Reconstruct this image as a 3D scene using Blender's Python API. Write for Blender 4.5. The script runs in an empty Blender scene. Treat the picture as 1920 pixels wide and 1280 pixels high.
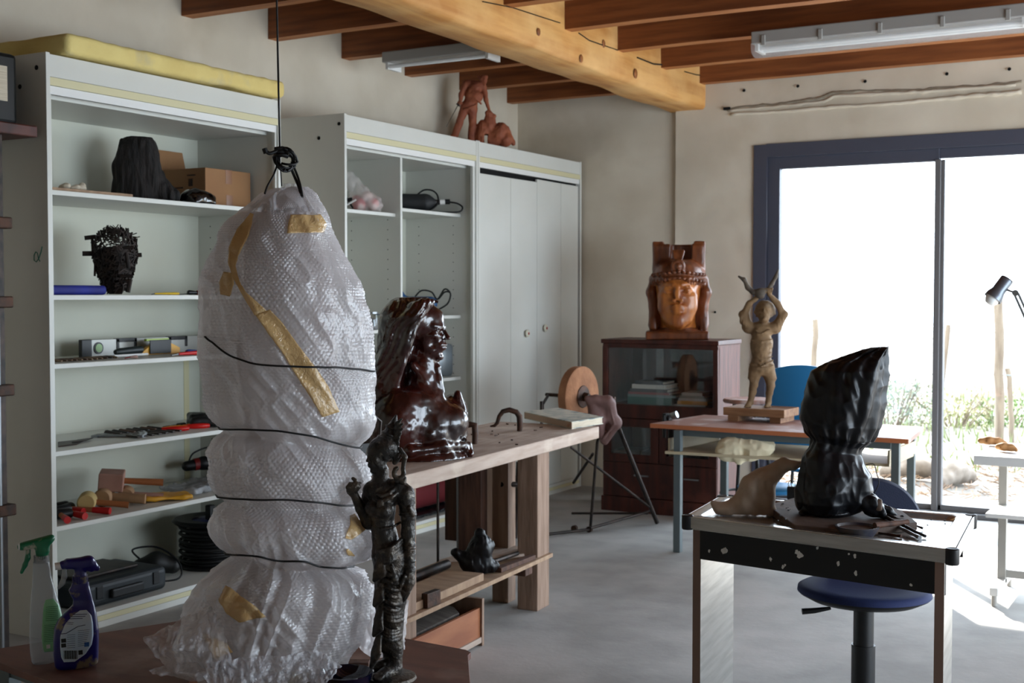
import bpy, bmesh, math, random
import numpy as np
from math import sin, cos, pi, radians, atan, sqrt, tan
from mathutils import Vector, Matrix, Euler, noise

# ------------------------------------------------------------------ camera, world, lights, exposure
SC = bpy.context.scene
COL = SC.collection
FPX, YAW, EYE = 2361.0, radians(29.6), 1.55
PITCH = atan(87 / FPX)
cam_data = bpy.data.cameras.new('camera')
cam_data.sensor_width = 36.0
cam_data.lens = 36.0 * FPX / 1920.0
cam_data.clip_start = 0.05
cam_data.clip_end = 300
cam_data.dof.use_dof = True
cam_data.dof.focus_distance = 3.2
cam_data.dof.aperture_fstop = 8.5
cam = bpy.data.objects.new('camera', cam_data)
COL.objects.link(cam)
cam.location = (0, 0, EYE)
cam.rotation_euler = (pi / 2 - PITCH, 0, YAW)
SC.camera = cam
SC.view_settings.view_transform = 'Standard'
SC.view_settings.look = 'None'
SC.view_settings.gamma = 1.0
SC.view_settings.use_curve_mapping = False
SC.view_settings.exposure = 1.85

world = bpy.data.worlds.new('overcast_sky')
SC.world = world
world.use_nodes = True
wn = world.node_tree
wn.nodes['Background'].inputs[0].default_value = (0.74, 0.87, 1.0, 1)
wn.nodes['Background'].inputs[1].default_value = 3.5

sun_data = bpy.data.lights.new('sun', 'SUN')
sun_data.energy = 8.0
sun_data.angle = radians(1.0)
sun_data.color = (1.0, 0.93, 0.82)
sun = bpy.data.objects.new('sun', sun_data)
COL.objects.link(sun)
sun.rotation_euler = Vector((0.53, -0.85, -0.34)).to_track_quat('-Z', 'Y').to_euler()

def portal(name, loc, rot, sx, sy):
    d = bpy.data.lights.new(name, 'AREA')
    d.shape = 'RECTANGLE'; d.size = sx; d.size_y = sy
    d.cycles.is_portal = True
    o = bpy.data.objects.new(name, d); COL.objects.link(o)
    o.location = loc; o.rotation_euler = rot
portal('window_portal', (0.2, 9.4, 1.35), (-pi / 2, 0, 0), 6.6, 2.7)
portal('side_window_portal', (3.55, 5.1, 1.35), (0, pi / 2, 0), 2.5, 5.0)

# ------------------------------------------------------------------ pixel rays onto real planes
_fw = np.array([-sin(YAW) * cos(PITCH), cos(YAW) * cos(PITCH), -sin(PITCH)])
_rt = np.array([cos(YAW), sin(YAW), 0.0])
_up = np.cross(_rt, _fw)
def _ray(x, y): return _fw + _rt * (x - 960) / FPX + _up * (640 - y) / FPX
def PZ(x, y, z):
    d = _ray(x, y); return np.array([0, 0, EYE]) + d * (z - EYE) / d[2]
def PX(x, y, v):
    d = _ray(x, y); return np.array([0, 0, EYE]) + d * v / d[0]
def PY(x, y, v):
    d = _ray(x, y); return np.array([0, 0, EYE]) + d * v / d[1]

# ------------------------------------------------------------------ mesh helpers
RND = random.Random(7)
def rotm(rx=0, ry=0, rz=0): return Euler((radians(rx), radians(ry), radians(rz))).to_matrix()
def world_m(o):
    m = o.matrix_basis.copy()
    while o.parent:
        o = o.parent; m = o.matrix_basis @ m
    return m
def P3(p): return Vector((float(p[0]), float(p[1]), float(p[2])))

class MB:
    def __init__(s): s.v = []; s.f = []; s.m = []
    def add(s, vs, fs, mi=0):
        n = len(s.v)
        s.v += [tuple(map(float, v)) for v in vs]; s.f += [tuple(i + n for i in f) for f in fs]; s.m += [mi] * len(fs)
        return s
    def box(s, c, size, R=None, mi=0):
        c = P3(c); h = [q / 2 for q in size]
        vs = [Vector((sx * h[0], sy * h[1], sz * h[2])) for sz in (-1, 1) for sy in (-1, 1) for sx in (-1, 1)]
        if R is not None: vs = [R @ v for v in vs]
        return s.add([v + c for v in vs], [(0, 2, 3, 1), (4, 5, 7, 6), (0, 1, 5, 4), (2, 6, 7, 3), (0, 4, 6, 2), (1, 3, 7, 5)], mi)
    def bb(s, lo, hi, mi=0):
        return s.box([(a + b) / 2 for a, b in zip(lo, hi)], [abs(b - a) for a, b in zip(lo, hi)], None, mi)
    def prism(s, poly, z0, z1, M=None, mi=0):
        n = len(poly)
        vs = [Vector((p[0], p[1], z)) for z in (z0, z1) for p in poly]
        if M is not None: vs = [M @ v for v in vs]
        fs = [tuple(range(n - 1, -1, -1)), tuple(range(n, 2 * n))] + [(i, (i + 1) % n, (i + 1) % n + n, i + n) for i in range(n)]
        return s.add(vs, fs, mi)
    def tube(s, path, r, n=10, cap=True, mi=0, closed=False, flat=1.0):
        path = [P3(p) for p in path]; k = len(path)
        rs = r if isinstance(r, (list, tuple)) else [r] * k
        vs = []; up = Vector((0.13, 0.21, 1)).normalized()
        for i, p in enumerate(path):
            a = path[(i - 1) % k] if (i > 0 or closed) else p
            b = path[(i + 1) % k] if (i < k - 1 or closed) else p
            t = (b - a).normalized()
            sd = t.cross(up)
            if sd.length < 1e-3: sd = t.cross(Vector((1, 0, 0)))
            sd.normalize(); w = sd.cross(t)
            if i and False: pass
            up = w
            for j in range(n):
                an = 2 * pi * j / n
                vs.append(p + sd * cos(an) * rs[i] + w * sin(an) * rs[i] * flat)
        fs = []
        for i in range(k if closed else k - 1):
            i2 = (i + 1) % k
            for j in range(n):
                j2 = (j + 1) % n
                fs.append((i * n + j, i * n + j2, i2 * n + j2, i2 * n + j))
        if cap and not closed: fs += [tuple(range(n - 1, -1, -1)), tuple((k - 1) * n + j for j in range(n))]
        return s.add(vs, fs, mi)
    def lathe(s, prof, c=(0, 0, 0), n=24, R=None, mi=0, sx=1, sy=1):
        c = P3(c); k = len(prof); vs = []
        for (r, z) in prof:
            for j in range(n):
                v = Vector((r * cos(2 * pi * j / n) * sx, r * sin(2 * pi * j / n) * sy, z))
                vs.append((R @ v if R is not None else v) + c)
        fs = [(i * n + j, i * n + (j + 1) % n, (i + 1) * n + (j + 1) % n, (i + 1) * n + j) for i in range(k - 1) for j in range(n)]
        if prof[0][0] > 1e-5: fs.append(tuple(range(n - 1, -1, -1)))
        if prof[-1][0] > 1e-5: fs.append(tuple((k - 1) * n + j for j in range(n)))
        return s.add(vs, fs, mi)
    def grid(s, fn, nu, nv, mi=0, wrap=False):
        vs = [fn(i / (nu - (0 if wrap else 1)), j / (nv - 1)) for j in range(nv) for i in range(nu)]
        fs = []
        for j in range(nv - 1):
            for i in range(nu if wrap else nu - 1):
                i2 = (i + 1) % nu
                fs.append((j * nu + i, j * nu + i2, (j + 1) * nu + i2, (j + 1) * nu + i))
        return s.add(vs, fs, mi)
    def build(s, name, mats, parent=None, bevel=0, smooth=None, local=False, seg=2, label=None, mods=None):
        mats = mats if isinstance(mats, (list, tuple)) else [mats]
        vs = s.v
        org = None
        if not local:
            if parent is not None:
                Mi = world_m(parent).inverted(); vs = [Mi @ Vector(v) for v in vs]
            a = np.array([tuple(v) for v in vs])
            org = Vector((float((a[:, 0].min() + a[:, 0].max()) / 2), float((a[:, 1].min() + a[:, 1].max()) / 2), float(a[:, 2].min())))
            if parent is not None: org = Vector((0, 0, 0))
            vs = [Vector(v) - org for v in vs]
        me = bpy.data.meshes.new(name)
        me.from_pydata([tuple(v) for v in vs], [], s.f)
        for m in mats: me.materials.append(m)
        if len(mats) > 1: me.polygons.foreach_set('material_index', s.m)
        bm = bmesh.new(); bm.from_mesh(me)
        bmesh.ops.remove_doubles(bm, verts=bm.verts, dist=1e-6)
        bmesh.ops.recalc_face_normals(bm, faces=bm.faces)
        bm.to_mesh(me); bm.free()
        if smooth is not None:
            for p in me.polygons: p.use_smooth = True
            if smooth < 180: me.set_sharp_from_angle(angle=radians(smooth))
        o = bpy.data.objects.new(name, me); COL.objects.link(o)
        if org is not None: o.location = org
        if parent is not None: o.parent = parent
        if bevel:
            b = o.modifiers.new('bevel', 'BEVEL'); b.width = bevel; b.segments = seg; b.limit_method = 'ANGLE'; b.angle_limit = radians(40)
        if label: o['label'] = label
        return o
def thing(name, label, cat, loc, rz=0, group=None):
    o = bpy.data.objects.new(name, None); COL.objects.link(o)
    o.empty_display_size = 0.05
    o.location = P3(loc); o.rotation_euler = (0, 0, rz)
    o['label'] = label; o['category'] = cat
    if group: o['group'] = group
    return o
def tag(o, label, cat, group=None, kind=None):
    o['label'] = label; o['category'] = cat
    if group: o['group'] = group
    if kind: o['kind'] = kind
    return o
def struct(o, label=None):
    o['kind'] = 'structure'
    if label: o['label'] = label
    return o
def copy_tree(o, parent=None):
    c = o.copy(); COL.objects.link(c)
    if parent is not None: c.parent = parent
    for ch in [q for q in bpy.data.objects if q.parent == o]: copy_tree(ch, c)
    return c
def place(o, loc, rot=(0, 0, 0)):
    o.location = P3(loc); o.rotation_euler = tuple(rot); return o

# ------------------------------------------------------------------ signed-distance sculpting (numpy surface nets)
class Sculpt:
    def __init__(s, lo, hi, res):
        s.lo = np.array(lo, np.float32); s.res = res
        s.n = [int(math.ceil((hi[i] - lo[i]) / res)) + 1 for i in range(3)]
        s.ax = [s.lo[i] + np.arange(s.n[i], dtype=np.float32) * res for i in range(3)]
        s.d = np.full(s.n, 1e3, np.float32)
        s.o = np.zeros(3); s.R = np.eye(3); s.s = 1.0
    def frame(s, o=(0, 0, 0), R=None, sc=1.0):
        s.o = np.array(o, float); s.R = np.array(R if R is not None else np.eye(3), float); s.s = sc; return s
    def w(s, p): return s.o + s.R @ (np.array(p, float) * s.s)
    def _sub(s, c, rad):
        i0 = [max(0, int((c[i] - rad - s.lo[i]) / s.res) - 1) for i in range(3)]
        i1 = [min(s.n[i], int((c[i] + rad - s.lo[i]) / s.res) + 3) for i in range(3)]
        if any(a >= b for a, b in zip(i0, i1)): return None
        sl = tuple(slice(a, b) for a, b in zip(i0, i1))
        X, Y, Z = np.meshgrid(s.ax[0][sl[0]], s.ax[1][sl[1]], s.ax[2][sl[2]], indexing='ij')
        P = np.stack([X, Y, Z], -1)
        return sl, ((P - s.o.astype(np.float32)) @ s.R.astype(np.float32)) / np.float32(s.s)
    def _op(s, sl, v, k, sub, inter=False):
        v = v * s.s; k = max(k * s.s, 1e-6); a = s.d[sl]
        if sub:
            h = np.clip(0.5 - 0.5 * (a + v) / k, 0, 1); s.d[sl] = a * (1 - h) - v * h + k * h * (1 - h)
        else:
            h = np.clip(0.5 + 0.5 * (a - v) / k, 0, 1); s.d[sl] = a * (1 - h) + v * h - k * h * (1 - h)
    def ell(s, c, r, R=None, k=0.02, sub=False):
        r = np.array(r, float) if hasattr(r, '__len__') else np.array([r, r, r], float)
        q = s._sub(s.w(c), (r.max() + k * 1.5) * s.s + 3 * s.res)
        if q is None: return s
        sl, P = q; p = P - np.array(c, np.float32)
        if R is not None: p = p @ np.array(R, np.float32)
        r = r.astype(np.float32)
        k0 = np.linalg.norm(p / r, axis=-1); k1 = np.linalg.norm(p / (r * r), axis=-1) + 1e-6
        s._op(sl, k0 * (k0 - 1) / k1, k, sub); return s
    def cone(s, a, b, ra, rb, k=0.02, sub=False):
        a = np.array(a, float); b = np.array(b, float)
        L = np.linalg.norm(b - a)
        q = s._sub(s.w((a + b) / 2), (L / 2 + max(ra, rb) + k * 1.5) * s.s + 3 * s.res)
        if q is None: return s
        sl, P = q; a32 = a.astype(np.float32); ab = (b - a).astype(np.float32)
        t = np.clip(((P - a32) @ ab) / max(L * L, 1e-9), 0, 1)
        v = np.linalg.norm(P - a32 - t[..., None] * ab, axis=-1) - (ra + (rb - ra) * t)
        s._op(sl, v, k, sub); return s
    def chain(s, pts, rs, k=0.02, sub=False):
        for i in range(len(pts) - 1): s.cone(pts[i], pts[i + 1], rs[i], rs[i + 1], k, sub)
        return s
    def box(s, c, h, r=0.0, R=None, k=0.01, sub=False):
        h = np.array(h, float)
        q = s._sub(s.w(c), (np.linalg.norm(h) + k * 1.5) * s.s + 3 * s.res)
        if q is None: return s
        sl, P = q; p = P - np.array(c, np.float32)
        if R is not None: p = p @ np.array(R, np.float32)
        u = np.abs(p) - (h - r).astype(np.float32)
        v = np.linalg.norm(np.maximum(u, 0), axis=-1) + np.minimum(u.max(-1), 0) - r
        s._op(sl, v, k, sub); return s
    def warp(s, fn):
        X, Y, Z = np.meshgrid(*s.ax, indexing='ij'); s.d = s.d + fn(X, Y, Z).astype(np.float32); return s
    def cut(s, n, c):
        X, Y, Z = np.meshgrid(*s.ax, indexing='ij')
        s.d = np.maximum(s.d, n[0] * X + n[1] * Y + n[2] * Z - c); return s
    def mesh(s):
        d = s.d.copy()
        for i in range(3):
            sl = [slice(None)] * 3
            for e in (0, -1):
                sl[i] = e; d[tuple(sl)] = np.maximum(d[tuple(sl)], s.res * 0.5)
        n = d.shape; ins = d < 0
        acc = np.zeros([n[0] - 1, n[1] - 1, n[2] - 1, 3], np.float32); cnt = np.zeros([n[0] - 1, n[1] - 1, n[2] - 1], np.float32)
        cs = [(a, b, c) for a in (0, 1) for b in (0, 1) for c in (0, 1)]
        def V(c): return tuple(slice(c[i], n[i] - 1 + c[i]) for i in range(3))
        for a in cs:
            for i in range(3):
                if a[i]: continue
                b = list(a); b[i] = 1
                da, db = d[V(a)], d[V(b)]
                m = (da < 0) != (db < 0)
                t = np.where(m, da / np.where(m, da - db, 1), 0)
                pos = np.zeros(acc.shape, np.float32)
                for j in range(3): pos[..., j] = a[j] + (t if j == i else 0)
                acc += pos * m[..., None]; cnt += m
        act = cnt > 0
        idx = np.full(act.shape, -1, np.int64); idx[act] = np.arange(act.sum())
        ii = np.argwhere(act)
        vs = (ii + acc[act] / cnt[act][:, None]) * s.res + s.lo
        fs = []
        for i in range(3):
            j, k = (i + 1) % 3, (i + 2) % 3
            sa = [slice(1, -1)] * 3; sb = [slice(1, -1)] * 3
            sa[i] = slice(0, -1); sb[i] = slice(1, None)
            A, B = ins[tuple(sa)], ins[tuple(sb)]
            for flip, m in ((False, A & ~B), (True, ~A & B)):
                e = np.argwhere(m)
                if len(e) == 0: continue
                e = e + np.array([0 if q == i else 1 for q in range(3)])
                def cell(dj, dk):
                    q = e.copy(); q[:, j] -= dj; q[:, k] -= dk
                    return idx[q[:, 0], q[:, 1], q[:, 2]]
                f = np.stack([cell(1, 1), cell(0, 1), cell(0, 0), cell(1, 0)], 1)
                fs.append(f[:, ::-1] if flip else f)
        return vs, np.concatenate(fs)
    def build(s, name, mat, parent=None, loc=(0, 0, 0), rz=0.0, it=1, scale=1.0):
        vs, fs = s.mesh()
        me = bpy.data.meshes.new(name)
        me.vertices.add(len(vs)); me.vertices.foreach_set('co', (vs * scale).astype(np.float32).ravel())
        me.loops.add(fs.size); me.loops.foreach_set('vertex_index', fs.astype(np.int32).ravel())
        me.polygons.add(len(fs)); me.polygons.foreach_set('loop_start', np.arange(0, fs.size, 4, dtype=np.int32))
        me.update(calc_edges=True); me.validate()
        for p in me.polygons: p.use_smooth = True
        me.materials.append(mat)
        o = bpy.data.objects.new(name, me); COL.objects.link(o)
        o.location = P3(loc); o.rotation_euler = (0, 0, rz)
        if parent is not None: o.parent = parent
        if it:
            m = o.modifiers.new('smooth', 'SMOOTH'); m.factor = 0.5; m.iterations = it
        return o

# ------------------------------------------------------------------ materials
MATS = {}
def mat(name, col, rough=0.6, metal=0.0, col2=None, nscale=8.0, stretch=(1, 1, 1), bump=0.0, bscale=60.0, coat=0.0, alpha=1.0,
        trans=0.0, spec=0.5, contrast=(0.35, 0.65), emit=None, estr=0.0, col3=None, nscale3=3.0, c3=(0.55, 0.7), ior=1.45, sub=0.0, detail=6, rvar=0.0):
    m = bpy.data.materials.new(name); m.use_nodes = True
    nt = m.node_tree; N = nt.nodes; L = nt.links
    b = N['Principled BSDF']
    def lin(c): return tuple((x / 12.92 if x <= 0.04045 else ((x + 0.055) / 1.055) ** 2.4) for x in c[:3]) + (1,)
    b.inputs['Base Color'].default_value = lin(col)
    b.inputs['Roughness'].default_value = rough
    b.inputs['Metallic'].default_value = metal
    b.inputs['Coat Weight'].default_value = coat
    b.inputs['Coat Roughness'].default_value = 0.08
    b.inputs['Alpha'].default_value = alpha
    b.inputs['Transmission Weight'].default_value = trans
    b.inputs['Specular IOR Level'].default_value = spec
    b.inputs['IOR'].default_value = ior
    if sub: b.inputs['Subsurface Weight'].default_value = sub; b.inputs['Subsurface Radius'].default_value = (0.02, 0.015, 0.01)
    if emit: b.inputs['Emission Color'].default_value = lin(emit); b.inputs['Emission Strength'].default_value = estr
    tc = N.new('ShaderNodeTexCoord'); mp = N.new('ShaderNodeMapping'); mp.inputs['Scale'].default_value = stretch
    L.new(tc.outputs['Object'], mp.inputs['Vector'])
    if col2:
        nz = N.new('ShaderNodeTexNoise'); nz.inputs['Scale'].default_value = nscale; nz.inputs['Detail'].default_value = detail
        L.new(mp.outputs[0], nz.inputs['Vector'])
        cr = N.new('ShaderNodeValToRGB'); cr.color_ramp.elements[0].position = contrast[0]; cr.color_ramp.elements[1].position = contrast[1]
        cr.color_ramp.elements[0].color = lin(col); cr.color_ramp.elements[1].color = lin(col2)
        L.new(nz.outputs['Fac'], cr.inputs['Fac']); out = cr.outputs['Color']
        if col3:
            n3 = N.new('ShaderNodeTexNoise'); n3.inputs['Scale'].default_value = nscale3; n3.inputs['Detail'].default_value = 8
            L.new(tc.outputs['Object'], n3.inputs['Vector'])
            c = N.new('ShaderNodeValToRGB'); c.color_ramp.elements[0].position = c3[0]; c.color_ramp.elements[1].position = c3[1]
            c.color_ramp.elements[0].color = (0, 0, 0, 1); c.color_ramp.elements[1].color = (1, 1, 1, 1)
            L.new(n3.outputs['Fac'], c.inputs['Fac'])
            mx = N.new('ShaderNodeMixRGB'); L.new(c.outputs['Color'], mx.inputs[0]); L.new(out, mx.inputs[1]); mx.inputs[2].default_value = lin(col3)
            out = mx.outputs[0]
        L.new(out, b.inputs['Base Color'])
        if rvar:
            mr = N.new('ShaderNodeMapRange'); mr.inputs['To Min'].default_value = max(0, rough - rvar); mr.inputs['To Max'].default_value = rough + rvar
            L.new(nz.outputs['Fac'], mr.inputs['Value']); L.new(mr.outputs[0], b.inputs['Roughness'])
    if bump:
        bz = N.new('ShaderNodeTexNoise'); bz.inputs['Scale'].default_value = bscale; bz.inputs['Detail'].default_value = 5
        L.new(mp.outputs[0], bz.inputs['Vector'])
        bp = N.new('ShaderNodeBump'); bp.inputs['Strength'].default_value = min(1.0, bump); bp.inputs['Distance'].default_value = 0.01
        L.new(bz.outputs['Fac'], bp.inputs['Height']); L.new(bp.outputs[0], b.inputs['Normal'])
    MATS[name] = m
    return m
M = {}
M['plaster'] = mat('plaster', (.83, .79, .72), .9, col2=(.78, .735, .66), nscale=2.2, bump=.35, bscale=9, col3=(.66, .60, .50), nscale3=.9, c3=(.55, .8))
M['plaster_dark'] = mat('plaster_shade', (.55, .50, .43), .95)  # darker plaster tone painted in for the shade of the wall crack
M['floor'] = mat('concrete', (.66, .655, .645), .8, col2=(.58, .575, .565), nscale=3.5, bump=.12, bscale=30, col3=(.72, .71, .70), nscale3=1.3, c3=(.5, .7))
M['beam'] = mat('beam_wood', (.83, .62, .36), .6, col2=(.70, .47, .23), nscale=3.0, stretch=(5, .5, 5), bump=.4, bscale=5, col3=(.87, .69, .45), nscale3=2, c3=(.45, .7))
M['joist'] = mat('joist_wood', (.56, .32, .16), .55, col2=(.42, .22, .10), nscale=3.0, stretch=(.6, 8, 8), bump=.15, bscale=6)
M['joist_edge'] = mat('joist_wood_pale', (.70, .46, .26), .6, col2=(.58, .34, .17), nscale=3.0, stretch=(.6, 8, 8))
M['board'] = mat('ceiling_board', (.42, .24, .12), .6, col2=(.30, .16, .07), nscale=3.0, stretch=(6, .5, 6))
M['melamine'] = mat('melamine', (.81, .81, .785), .42, col2=(.78, .78, .75), nscale=1.5, bump=.03, bscale=3)
M['melamine_edge'] = mat('melamine_edge', (.80, .78, .70), .5)
M['yellow_strip'] = mat('yellow_strip', (.80, .77, .62), .5)
M['alu'] = mat('aluminium', (.86, .85, .84), .32, 0.95, col2=(.76, .76, .76), nscale=4, stretch=(1, 1, 30))
M['backboard'] = mat('backboard', (.78, .785, .73), .75, col2=(.74, .74, .68), nscale=1.2)
M['black'] = mat('black_plastic', (.045, .047, .055), .45)
M['black_matt'] = mat('black_matt', (.03, .03, .035), .85)
M['hole'] = mat('dark_hole', (.02, .02, .02), .95)
M['frame'] = mat('window_frame', (.27, .28, .33), .5)  # haze over the frame is put into this lighter bluish grey
M['frame_lit'] = mat('window_frame_lit', (.37, .365, .37), .5)  # paler copy of the frame grey, light on the mullion put into colour
M['steel'] = mat('steel', (.55, .56, .57), .35, .9)
M['dark_steel'] = mat('dark_steel', (.17, .16, .155), .5, .7, col2=(.26, .22, .20), nscale=20)
M['white_paint'] = mat('white_paint', (.86, .86, .85), .4)
M['grey_lamp'] = mat('lamp_housing', (.62, .61, .59), .4)
M['tube'] = mat('lamp_tube', (.93, .94, .94), .25)
M['clear'] = mat('clear_cover', (.92, .92, .92), .12, alpha=.28, spec=.7)
def glass_mat(name, alpha, col=(.75, .8, .8), rough=.03):
    m = bpy.data.materials.new(name); m.use_nodes = True
    N = m.node_tree.nodes; L = m.node_tree.links; N.clear()
    o = N.new('ShaderNodeOutputMaterial'); t = N.new('ShaderNodeBsdfTransparent'); g = N.new('ShaderNodeBsdfGlossy'); x = N.new('ShaderNodeMixShader')
    g.inputs['Color'].default_value = col + (1,); g.inputs['Roughness'].default_value = rough
    lw = N.new('ShaderNodeLayerWeight'); pw = N.new('ShaderNodeMath'); pw.operation = 'POWER'; pw.inputs[1].default_value = 4
    L.new(lw.outputs['Facing'], pw.inputs[0])
    ad = N.new('ShaderNodeMath'); ad.operation = 'ADD'; ad.inputs[1].default_value = alpha + .04
    L.new(pw.outputs[0], ad.inputs[0]); L.new(ad.outputs[0], x.inputs[0]); L.new(t.outputs[0], x.inputs[1]); L.new(g.outputs[0], x.inputs[2]); L.new(x.outputs[0], o.inputs[0])
    return m
M['pane'] = glass_mat('window_glass', 0.0)
M['cab_glass'] = glass_mat('cabinet_glass', 0.03, (.6, .65, .68))
# ------------------------------------------------------------------ the room
XL, YW = -5.15, 9.13           # left wall, window wall
XR, YB, ZC = 3.4, -2.6, 3.42   # right wall, back wall, ceiling
def rough_panel(x0, x1, z0, z1, y, nu, nv, amp, seed=0):
    """plastered wall surface facing -Y, gently uneven"""
    b = MB()
    def f(u, v):
        x = x0 + (x1 - x0) * u; z = z0 + (z1 - z0) * v
        e = min(1, 8 * min(u, 1 - u)) * min(1, 8 * min(v, 1 - v))
        return (x, y - e * amp * (noise.noise(Vector((x * 1.3, z * 1.3, seed))) + .4 * noise.noise(Vector((x * 5, z * 5, seed)))), z)
    b.grid(f, nu, nv); return b
o = MB().bb((XL - .3, YB - .3, -.12), (XR + .3, YW + .35, 0)).build('floor', M['floor']); struct(o)
o = MB().bb((XL - .3, YB - .3, 3.36), (XR + .3, YW + .35, 3.5)).build('ceiling', M['board']); struct(o)
o = MB().bb((XL - .3, YB, 0), (XL, YW + .3, 3.4)).build('wall_left', M['plaster']); struct(o)
o = MB().bb((XL - .3, YB - .3, 0), (XR + .3, YB, 3.4)).build('wall_back', M['plaster']); struct(o)
# right wall with a wide window opening (beyond the frame of the photo)
b = MB(); b.bb((XR, YB, 0), (XR + .3, 2.6, 3.4)); b.bb((XR, 7.6, 0), (XR + .3, YW + .3, 3.4)); b.bb((XR, 2.6, 0), (XR + .3, 7.6, .1)); b.bb((XR, 2.6, 2.6), (XR + .3, 7.6, 3.4))
struct(b.build('wall_right', M['plaster']))
# window wall: opening from x=-3.10 to 3.1, z 0..2.667
WX0, WX1, WZ = -3.10, 3.1, 2.667
b = MB()
b.bb((XL, YW + .035, 0), (-3.73, YW + .35, 3.4))
b.bb((-3.73, YW, 0), (WX0, YW + .35, 3.4))
b.bb((WX1, YW, 0), (XR, YW + .35, 3.4))
b.bb((WX0, YW, WZ), (WX1, YW + .35, 3.4))
wall = b.build('wall_far', M['plaster']); struct(wall)
# plaster skin with an uneven surface
s = rough_panel(-3.73, WX1, WZ, 3.36, YW - .004, 160, 26, .012, 3)
struct(s.build('plaster_skin', M['plaster'], wall, smooth=180))
s = rough_panel(-3.73, WX0, 0, WZ, YW - .004, 30, 90, .012, 5); struct(s.build('plaster_skin', M['plaster'], wall, smooth=180))
s = rough_panel(XL, -3.73, 0, 3.36, YW + .031, 50, 110, .014, 6); struct(s.build('plaster_skin', M['plaster'], wall, smooth=180))
# cracked plaster ridge and its shadow gap painted as a dark strip, nail holes
def ridge(pts, r, name, m, flat=1.0):
    path = []
    for i in range(len(pts) - 1):
        for k in range(8):
            t = k / 8; x = pts[i][0] * (1 - t) + pts[i + 1][0] * t; y = pts[i][1] * (1 - t) + pts[i + 1][1] * t
            q = PY(x, y + 2.2 * noise.noise(Vector((x * .05, i, 3))), YW - .006); path.append(q)
    rr = [r * (.6 + .7 * abs(noise.noise(Vector((i * .35, 2, 1))))) for i in range(len(path))]
    return struct(MB().tube(path, rr, 6, flat=flat).build(name, m, wall, smooth=180))
ridge([(1362, 204), (1400, 199), (1430, 197), (1470, 193), (1500, 189), (1540, 182), (1562, 173), (1620, 170), (1680, 169), (1730, 168), (1760, 164), (1850, 160), (1925, 152)], .010, 'wall_crack', M['plaster_dark'])
ridge([(1366, 207), (1420, 203), (1500, 196), (1545, 190), (1565, 180), (1700, 174), (1760, 170), (1925, 158)], .022, 'plaster_ridge', M['plaster'], .7)
ridge([(1370, 214), (1460, 210), (1560, 201), (1650, 196), (1750, 187), (1850, 178), (1925, 172)], .030, 'plaster_ridge', M['plaster'], .6)
q = PY(1364, 204, YW); struct(MB().box((q[0], YW - .01, q[2]), (.05, .03, .02)).build('wall_hole', M['hole'], wall))
for (x, y) in ((1396, 170), (1497, 162), (1623, 153), (1776, 139), (1893, 130)):
    q = PY(x, y, YW)
    struct(MB().lathe([(0, 0), (.011, 0), (.012, .004), (0, .004)], (q[0], YW - .018, q[2]), 12, rotm(-90)).build('wall_hole', M['hole'], wall))
q = PY(1342, 585, YW); struct(MB().lathe([(0, 0), (.009, 0), (.009, .004), (0, .004)], (q[0], YW - .018, q[2]), 12, rotm(-90)).build('wall_hole', M['hole'], wall))
# ceiling joists (along X) on both sides of the big beam (along Y)
def joist_bm(x0, x1, y, zb, h, w, seed):
    b = MB(); n = 24
    def sect(t):
        x = x0 + (x1 - x0) * t
        dz = .006 * noise.noise(Vector((x * 1.2, seed, 0))); dy = .005 * noise.noise(Vector((x * 1.5, seed, 5)))
        return [(x, y - w / 2 + dy, zb + dz), (x, y + w / 2 + dy, zb + dz), (x, y + w / 2 + dy, zb + h), (x, y - w / 2 + dy, zb + h)]
    vs = []; fs = []
    for i in range(n): vs += sect(i / (n - 1))
    mi = []
    for i in range(n - 1):
        for j in range(4):
            fs.append((4 * i + j, 4 * i + (j + 1) % 4, 4 * i + 4 + (j + 1) % 4, 4 * i + 4 + j)); mi.append(1 if j == 0 else 0)
    fs += [(3, 2, 1, 0), (4 * n - 4, 4 * n - 3, 4 * n - 2, 4 * n - 1)]; mi += [0, 0]
    b.v = vs; b.f = fs; b.m = mi
    return b
ti = 1
BX0, BX1, BZ = -3.80, -3.49, 2.965
for k in range(-6, 6):
    y = 5.34 + k * .737
    for (x0, x1, zb) in ((XL + .002, BX0 + .03, 3.12), (BX1 - .03, XR - .002, 3.145)):
        yy = y + (.0 if x0 < -4 else .02)
        if yy > YW - .04: continue
        struct(joist_bm(x0, x1, yy, zb, .22, .09, k * 3.1 + x0).build('trim_%d' % ti, [M['joist'], M['joist_edge']], smooth=30)); ti += 1
struct(joist_bm(BX1 - .03, XR - .002, YW - .065, 3.15, .21, .10, 9).build('trim_%d' % ti, [M['joist'], M['joist_edge']], smooth=30)); ti += 1
# the big rough-hewn beam
b = MB(); n = 120; ring = 20; vs = []
for i in range(n):
    y = YB + (YW - YB) * i / (n - 1) + .05
    wob = .018 * noise.noise(Vector((y * .9, 1, 0))); hb = .016 * noise.noise(Vector((y * 1.1, 4, 0)))
    pts = []
    hw = (BX1 - BX0) / 2; cx = (BX0 + BX1) / 2; z0, z1 = BZ, 3.37; ch = .028 + .02 * noise.noise(Vector((y * .8, 7, 0)))
    prof = [(-hw, z1), (-hw, (z0 + z1) / 2), (-hw, z0 + ch), (-hw + ch * .5, z0 + ch * .3), (-hw + ch, z0), (0, z0), (hw - ch, z0), (hw - ch * .5, z0 + ch * .3), (hw, z0 + ch), (hw, z0 + .12), (hw, (z0 + z1) / 2), (hw, z1)]
    for (px, pz) in prof:
        dz = hb if pz < z0 + .1 else 0
        nx = .009 * noise.noise(Vector((y * 3, pz * 6, px * 5)))
        pts.append((cx + px + wob * .5 + nx, y, pz + dz + nx))
    vs += pts
m_ = 12
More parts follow.
